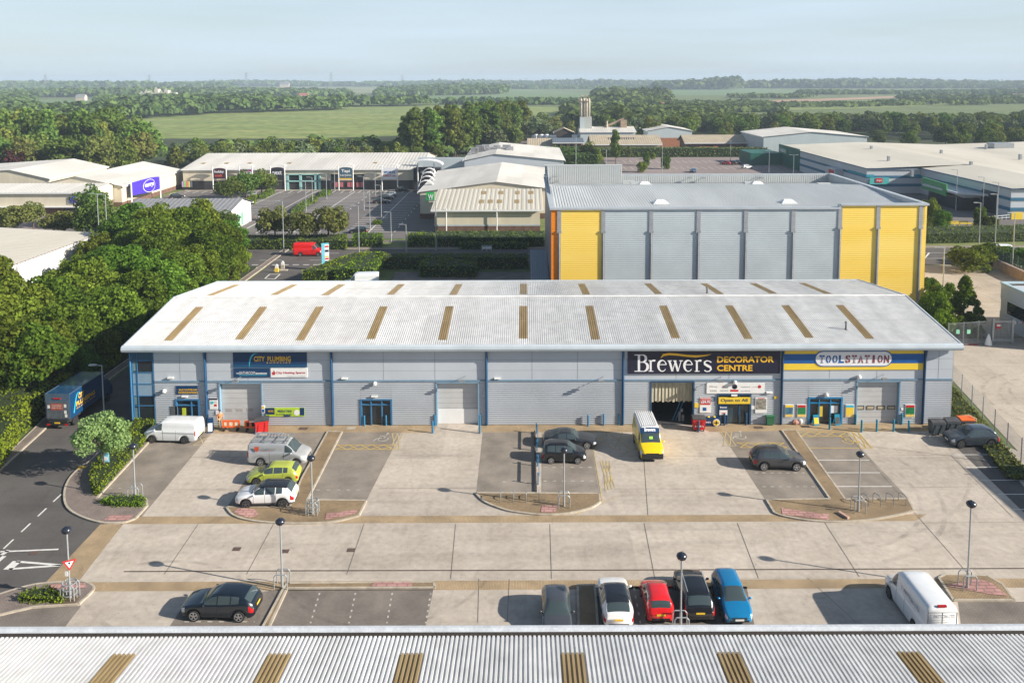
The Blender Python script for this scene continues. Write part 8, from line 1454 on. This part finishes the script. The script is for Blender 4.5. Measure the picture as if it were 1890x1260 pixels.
# ---- woods
MIDP = [tree_proto('woodland_tree', 14, 5.6, L_WOOD, 30, 2100, 1.0, 71, z0=1.0), tree_proto('woodland_tree', 14, 5.0, L_WOOD, 24, 1900, 1.0, 72, z0=1.0, blob=.42), tree_proto('woodland_tree', 14, 5.8, L_WOOD, 36, 2300, .95, 73, z0=1.0, blob=.3), tree_proto('woodland_tree', 14, 5.4, L_OLIVE, 30, 2000, 1.0, 74, z0=1.0)]
GRYP = tree_proto('willow_tree', 10, 5.0, L_GREY, 22, 1700, .95, 75, z0=.5, blob=.42)
POPL = [tree_proto('poplar_tree', 20, 3.6, L_WOOD, 34, 2400, .95, 81, z0=1.5, shape='poplar', blob=.42), tree_proto('poplar_tree', 20, 3.3, L_WOOD, 30, 2200, .95, 82, z0=1.5, shape='poplar', blob=.45)]
def in_poly(x, y, pts):
    r = False; j = len(pts) - 1
    for i in range(len(pts)):
        if (pts[i][1] > y) != (pts[j][1] > y) and x < (pts[j][0] - pts[i][0]) * (y - pts[i][1]) / (pts[j][1] - pts[i][1]) + pts[i][0]: r = not r
        j = i
    return r
def scatter(pts, sp, seed):
    rnd = random.Random(seed); x0, x1 = min(p[0] for p in pts), max(p[0] for p in pts); y0, y1 = min(p[1] for p in pts), max(p[1] for p in pts); y = y0; out = []
    while y < y1:
        x = x0 + rnd.uniform(0, sp)
        while x < x1:
            qx, qy = x + rnd.uniform(-.35, .35) * sp, y + rnd.uniform(-.35, .35) * sp
            if in_poly(qx, qy, pts): out.append((qx, qy))
            x += sp
        y += sp * .8
    return out
def wood(pts, sp, h0, h1, protos, lb, grp, seed, sxy=1.0, zpow=1.0):
    rnd = random.Random(seed); k = 0
    for (x, y) in scatter(pts, sp, seed):
        pr = rnd.choice(protos); H0 = {'woodland_tree': 14, 'willow_tree': 10, 'poplar_tree': 20}[pr.name.split('.')[0]]; h = rnd.uniform(h0, h1); place(pr, (x, y, 0), rnd.uniform(0, 6.28), lb, grp, h / H0 * sxy * rnd.uniform(.9, 1.15), h / H0); k += 1
    return k
cnt = 0
cnt += wood([(-330, 262), (-128, 252), (-128, 285), (-330, 300)], 12, 12, 16, MIDP, 'full crowned tree in the front rank of the left wood behind the pale store roofs', 'left wood, front rank', 1, 1.0)
cnt += wood([(-235, 300), (-165, 300), (-160, 345), (-270, 350)], 11, 17, 22, MIDP[:3], 'tall brownish green tree in the high clump at the left above the pale store roofs', 'high clump at the left', 2, .85)
cnt += wood([(-128, 282), (-30, 288), (-30, 330), (-135, 330)], 10, 7.5, 10.5, MIDP + [GRYP], 'lower tree in the front rank of the wood behind the long retail terrace', 'wood behind the terrace', 3)
for k, (px, yb, h, s, lb) in enumerate(((262, 290, 18, 1.0, 'large dark domed tree standing above the left wood, clear of its neighbours'), (155, 300, 15, .8, 'purple brown leaved tree in the left wood'), (150, 325, 20, 1, 'tall ragged tree at the right of the high left clump'))):
    x = (px - 970) / 1500 * yb
    if k == 1: T = tree_proto('copper_beech', 12, 4, L_PURP, 22, 1200, .9, 91, z0=1); place(T, (x, 256, 0), 0, lb)
    else: place(MIDP[k % 3], (x, yb, 0), 0, lb, None, h / 14 * s, h / 14)
cnt += wood([(-46, 304), (-34, 300), (2, 420), (-6, 470), (-22, 470), (-52, 330)], 7.2, 18, 23, POPL, 'slender upright poplar in the long dense poplar row running into the distance', 'poplar row', 5)
cnt += wood([(-20, 330), (-2, 360), (-1, 418), (26, 424), (20, 480), (5, 480), (-15, 400)], 11, 9, 13, [GRYP, MIDP[3]], 'airy grey green tree right of the poplar row behind the white drums', 'grey trees behind the drums', 6)
cnt += wood([(35, 415), (150, 420), (320, 380), (440, 400), (440, 470), (160, 500), (35, 480)], 16.5, 9.5, 13.5, MIDP + [GRYP, GRYP], 'tree in the front rank of the right hand wood behind the industrial sheds', 'right hand wood', 7)
cnt += wood([(150, 378), (235, 320), (420, 320), (420, 372), (240, 385)], 15.5, 8, 12, MIDP, 'dark tree in the belt right behind the huge striped warehouse', 'belt behind the striped warehouse', 8)
for k, (px, yb, h, s, p_, lb) in enumerate(((1137, 300, 15, .62, POPL[0], 'narrow dark spire shaped tree left of the far car park'), (1086, 305, 9, 1.0, MIDP[0], 'round dark tree left of the spire shaped tree'), (1105, 297, 7, .9, MIDP[1], 'low bush tree at the foot of the spire shaped tree'), (1052, 300, 6.5, .9, MIDP[2], 'bush tree by the pale parked car and brick office'), (1160, 318, 6, .7, MIDP[3], 'small olive tree right of the spire shaped tree'), (950, 335, 6, .6, MIDP[0], 'bright young tree left of the low brick unit'), (1200, 402, 14, 1.1, MIDP[1], 'big dark round tree right of the silo tower'), (1150, 470, 17, 1.4, MIDP[3], 'huge pale domed tree on the skyline side of the silo tower'), (1440, 345, 9, .9, MIDP[0], 'dark tree in front of the far grey warehouse'), (1335, 380, 9, .8, MIDP[0], 'tree behind the brown tiled unit'))):
    x = (px - 970) / 1500 * yb; H0 = 20 if p_.name.startswith('poplar') else 14; place(p_, (x, yb, 0), k, lb, None, h / H0 * s if H0 == 14 else s * .9, h / H0)
print('wood trees', cnt)
# ---- far woods that read as one mass (one object each)
def wood_mass(name, lb, areas, mat, leafy=True, seed=0):
    """areas: (footprint, spacing, height, radius). every crown a lumpy leafy dome"""
    rng = np.random.default_rng(seed); VV = []; FF = []; off = 0
    for (pts, sp, h, nq) in areas:
        pos = np.array(scatter(pts, sp, seed + int(abs(pts[0][0]) + sp)))
        if len(pos) == 0: continue
        n = len(pos); H = h * rng.uniform(.65, 1.2, n) * (1 + .4 * np.sin(pos[:, 0] * .006) * np.cos(pos[:, 1] * .004)); Rr = sp * rng.uniform(.5, .85, n)
        d = rng.normal(size=(n, nq, 3)); d[..., 2] = np.abs(d[..., 2]) * 1.1 + .05; d /= np.linalg.norm(d, axis=2)[..., None]; q = rng.uniform(.78, 1.1, (n, nq))
        cx = pos[:, 0][:, None] + d[..., 0] * Rr[:, None] * q; cy = pos[:, 1][:, None] + d[..., 1] * Rr[:, None] * q; cz = (H * .35)[:, None] + d[..., 2] * (H * .65)[:, None] * q
        cen = np.stack([cx, cy, cz], -1).reshape(-1, 3); V, Fq = leaves(cen, d.reshape(-1, 3), min(sp * 2.6 / math.sqrt(nq), h * .9), rng, .9, .35); VV.append(V); FF.append(Fq + off); off += len(V)
    o = npmesh(name, np.concatenate(VV), np.concatenate(FF), mat); o['kind'] = 'stuff'; return tag(o, lb, 'wood')
def wp(*a): return [(p.x, p.y) for p in pp(*a)]
wood_mass('distant_wood', 'far wooded country in the left half reading as one dark green mass', [
    ([(-420, 300), (-240, 345), (-205, 400), (-235, 470), (-420, 480)], 10, 13, 70), ([(-128, 330), (-30, 330), (-20, 350), (-150, 352)], 8, 7, 60),
    (wp(-40, 229, 175, 227, 330, 215, 420, 210, 640, 203, 640, 199, 420, 206, 180, 214, -40, 214), 12, 9, 50), (wp(185, 208, 500, 203, 500, 186, 185, 188), 17, 10, 36), (wp(-40, 208, 60, 208, 50, 183, -40, 184), 17, 10, 36),
    (wp(-80, 181, 640, 178, 640, 172, 400, 170, -80, 172), 22, 10, 28), (wp(-100, 167, 430, 166, 430, 163, -100, 163), 28, 19, 34), (wp(500, 199, 790, 196, 790, 193.5, 500, 196), 13, 9, 44),
    (wp(697, 179, 928, 174, 935, 168, 830, 168, 700, 172), 18, 15, 30), (wp(780, 193.5, 1090, 194, 1090, 190, 900, 191), 13, 7, 36), (wp(930, 164.5, 1200, 164.5, 1200, 162.5, 930, 163), 26, 10, 34), (wp(330, 160, 1000, 160, 1000, 158, 330, 158), 42, 18, 30)], L_FAR, seed=5)
wood_mass('distant_wood', 'far wooded country in the right half reading as one dark green mass', [
    ([(35, 470), (160, 500), (440, 470), (440, 560), (160, 600), (30, 620)], 10.5, 8.5, 66), ([(420, 300), (560, 300), (600, 560), (440, 560)], 10.5, 8.5, 50), ([(25, 480), (160, 640), (160, 800), (40, 800)], 12, 11, 50),
    (wp(1240, 210, 1440, 207, 1440, 204, 1240, 204), 12, 9, 46), (wp(1100, 205, 1230, 205, 1230, 183, 1100, 183), 17, 15, 40), (wp(1230, 203, 1440, 200, 1420, 192, 1240, 193), 14, 6, 34),
    (wp(1205, 166, 1360, 166, 1375, 163.5, 1215, 163.5), 26, 26, 26), (wp(1340, 182, 1480, 182, 1500, 179, 1370, 179.5), 16, 5, 32), (wp(1480, 175, 1990, 173, 1990, 171, 1480, 173), 18, 8, 44), (wp(1660, 184, 1990, 182, 1990, 180, 1660, 182), 14, 6, 30),
    (wp(1380, 163.5, 1990, 163.5, 1990, 161, 1380, 161), 30, 17, 34), (wp(1000, 160, 1990, 160, 1990, 158, 1000, 158), 42, 18, 30), (wp(1450, 199, 1990, 191, 1990, 186, 1450, 195), 34, 6, 80)], L_FAR, seed=6)
# grass tufts on the rough ground right behind the mesh fence and verge
# ============================================================ HAZE
hz = MB().box(-4200, 4200, -60, 7300, -1.5, 55).build('haze', pmat('haze_tmp', (1, 1, 1), var=0)); hz['kind'] = 'stuff'; hz['label'] = 'pale summer haze lying over the whole countryside'; hz['category'] = 'haze'
hm = bpy.data.materials.new('haze_air'); hm.use_nodes = True; t = hm.node_tree
for n in list(t.nodes): t.nodes.remove(n)
o = t.nodes.new('ShaderNodeOutputMaterial'); v = t.nodes.new('ShaderNodeVolumePrincipled'); v.inputs['Color'].default_value = (.66, .81, .97, 1); v.inputs['Density'].default_value = .00020; v.inputs['Anisotropy'].default_value = .0
t.links.new(v.outputs[0], o.inputs['Volume']); hz.data.materials.clear(); hz.data.materials.append(hm)
# prototypes that were never placed are dropped
for o in list(bpy.data.objects):
    if o.type == 'EMPTY' and o.get('_local') and '_used' not in o and o.name.split('.')[0] in ('broadleaf_tree', 'bushy_tree', 'woodland_tree', 'poplar_tree', 'willow_tree', 'round_tree', 'garden_bush'):
        for c_ in list(o.children): bpy.data.objects.remove(c_)
        bpy.data.objects.remove(o)
for o in bpy.data.objects:
    for k in ('_local', '_used'):
        if k in o: del o[k]
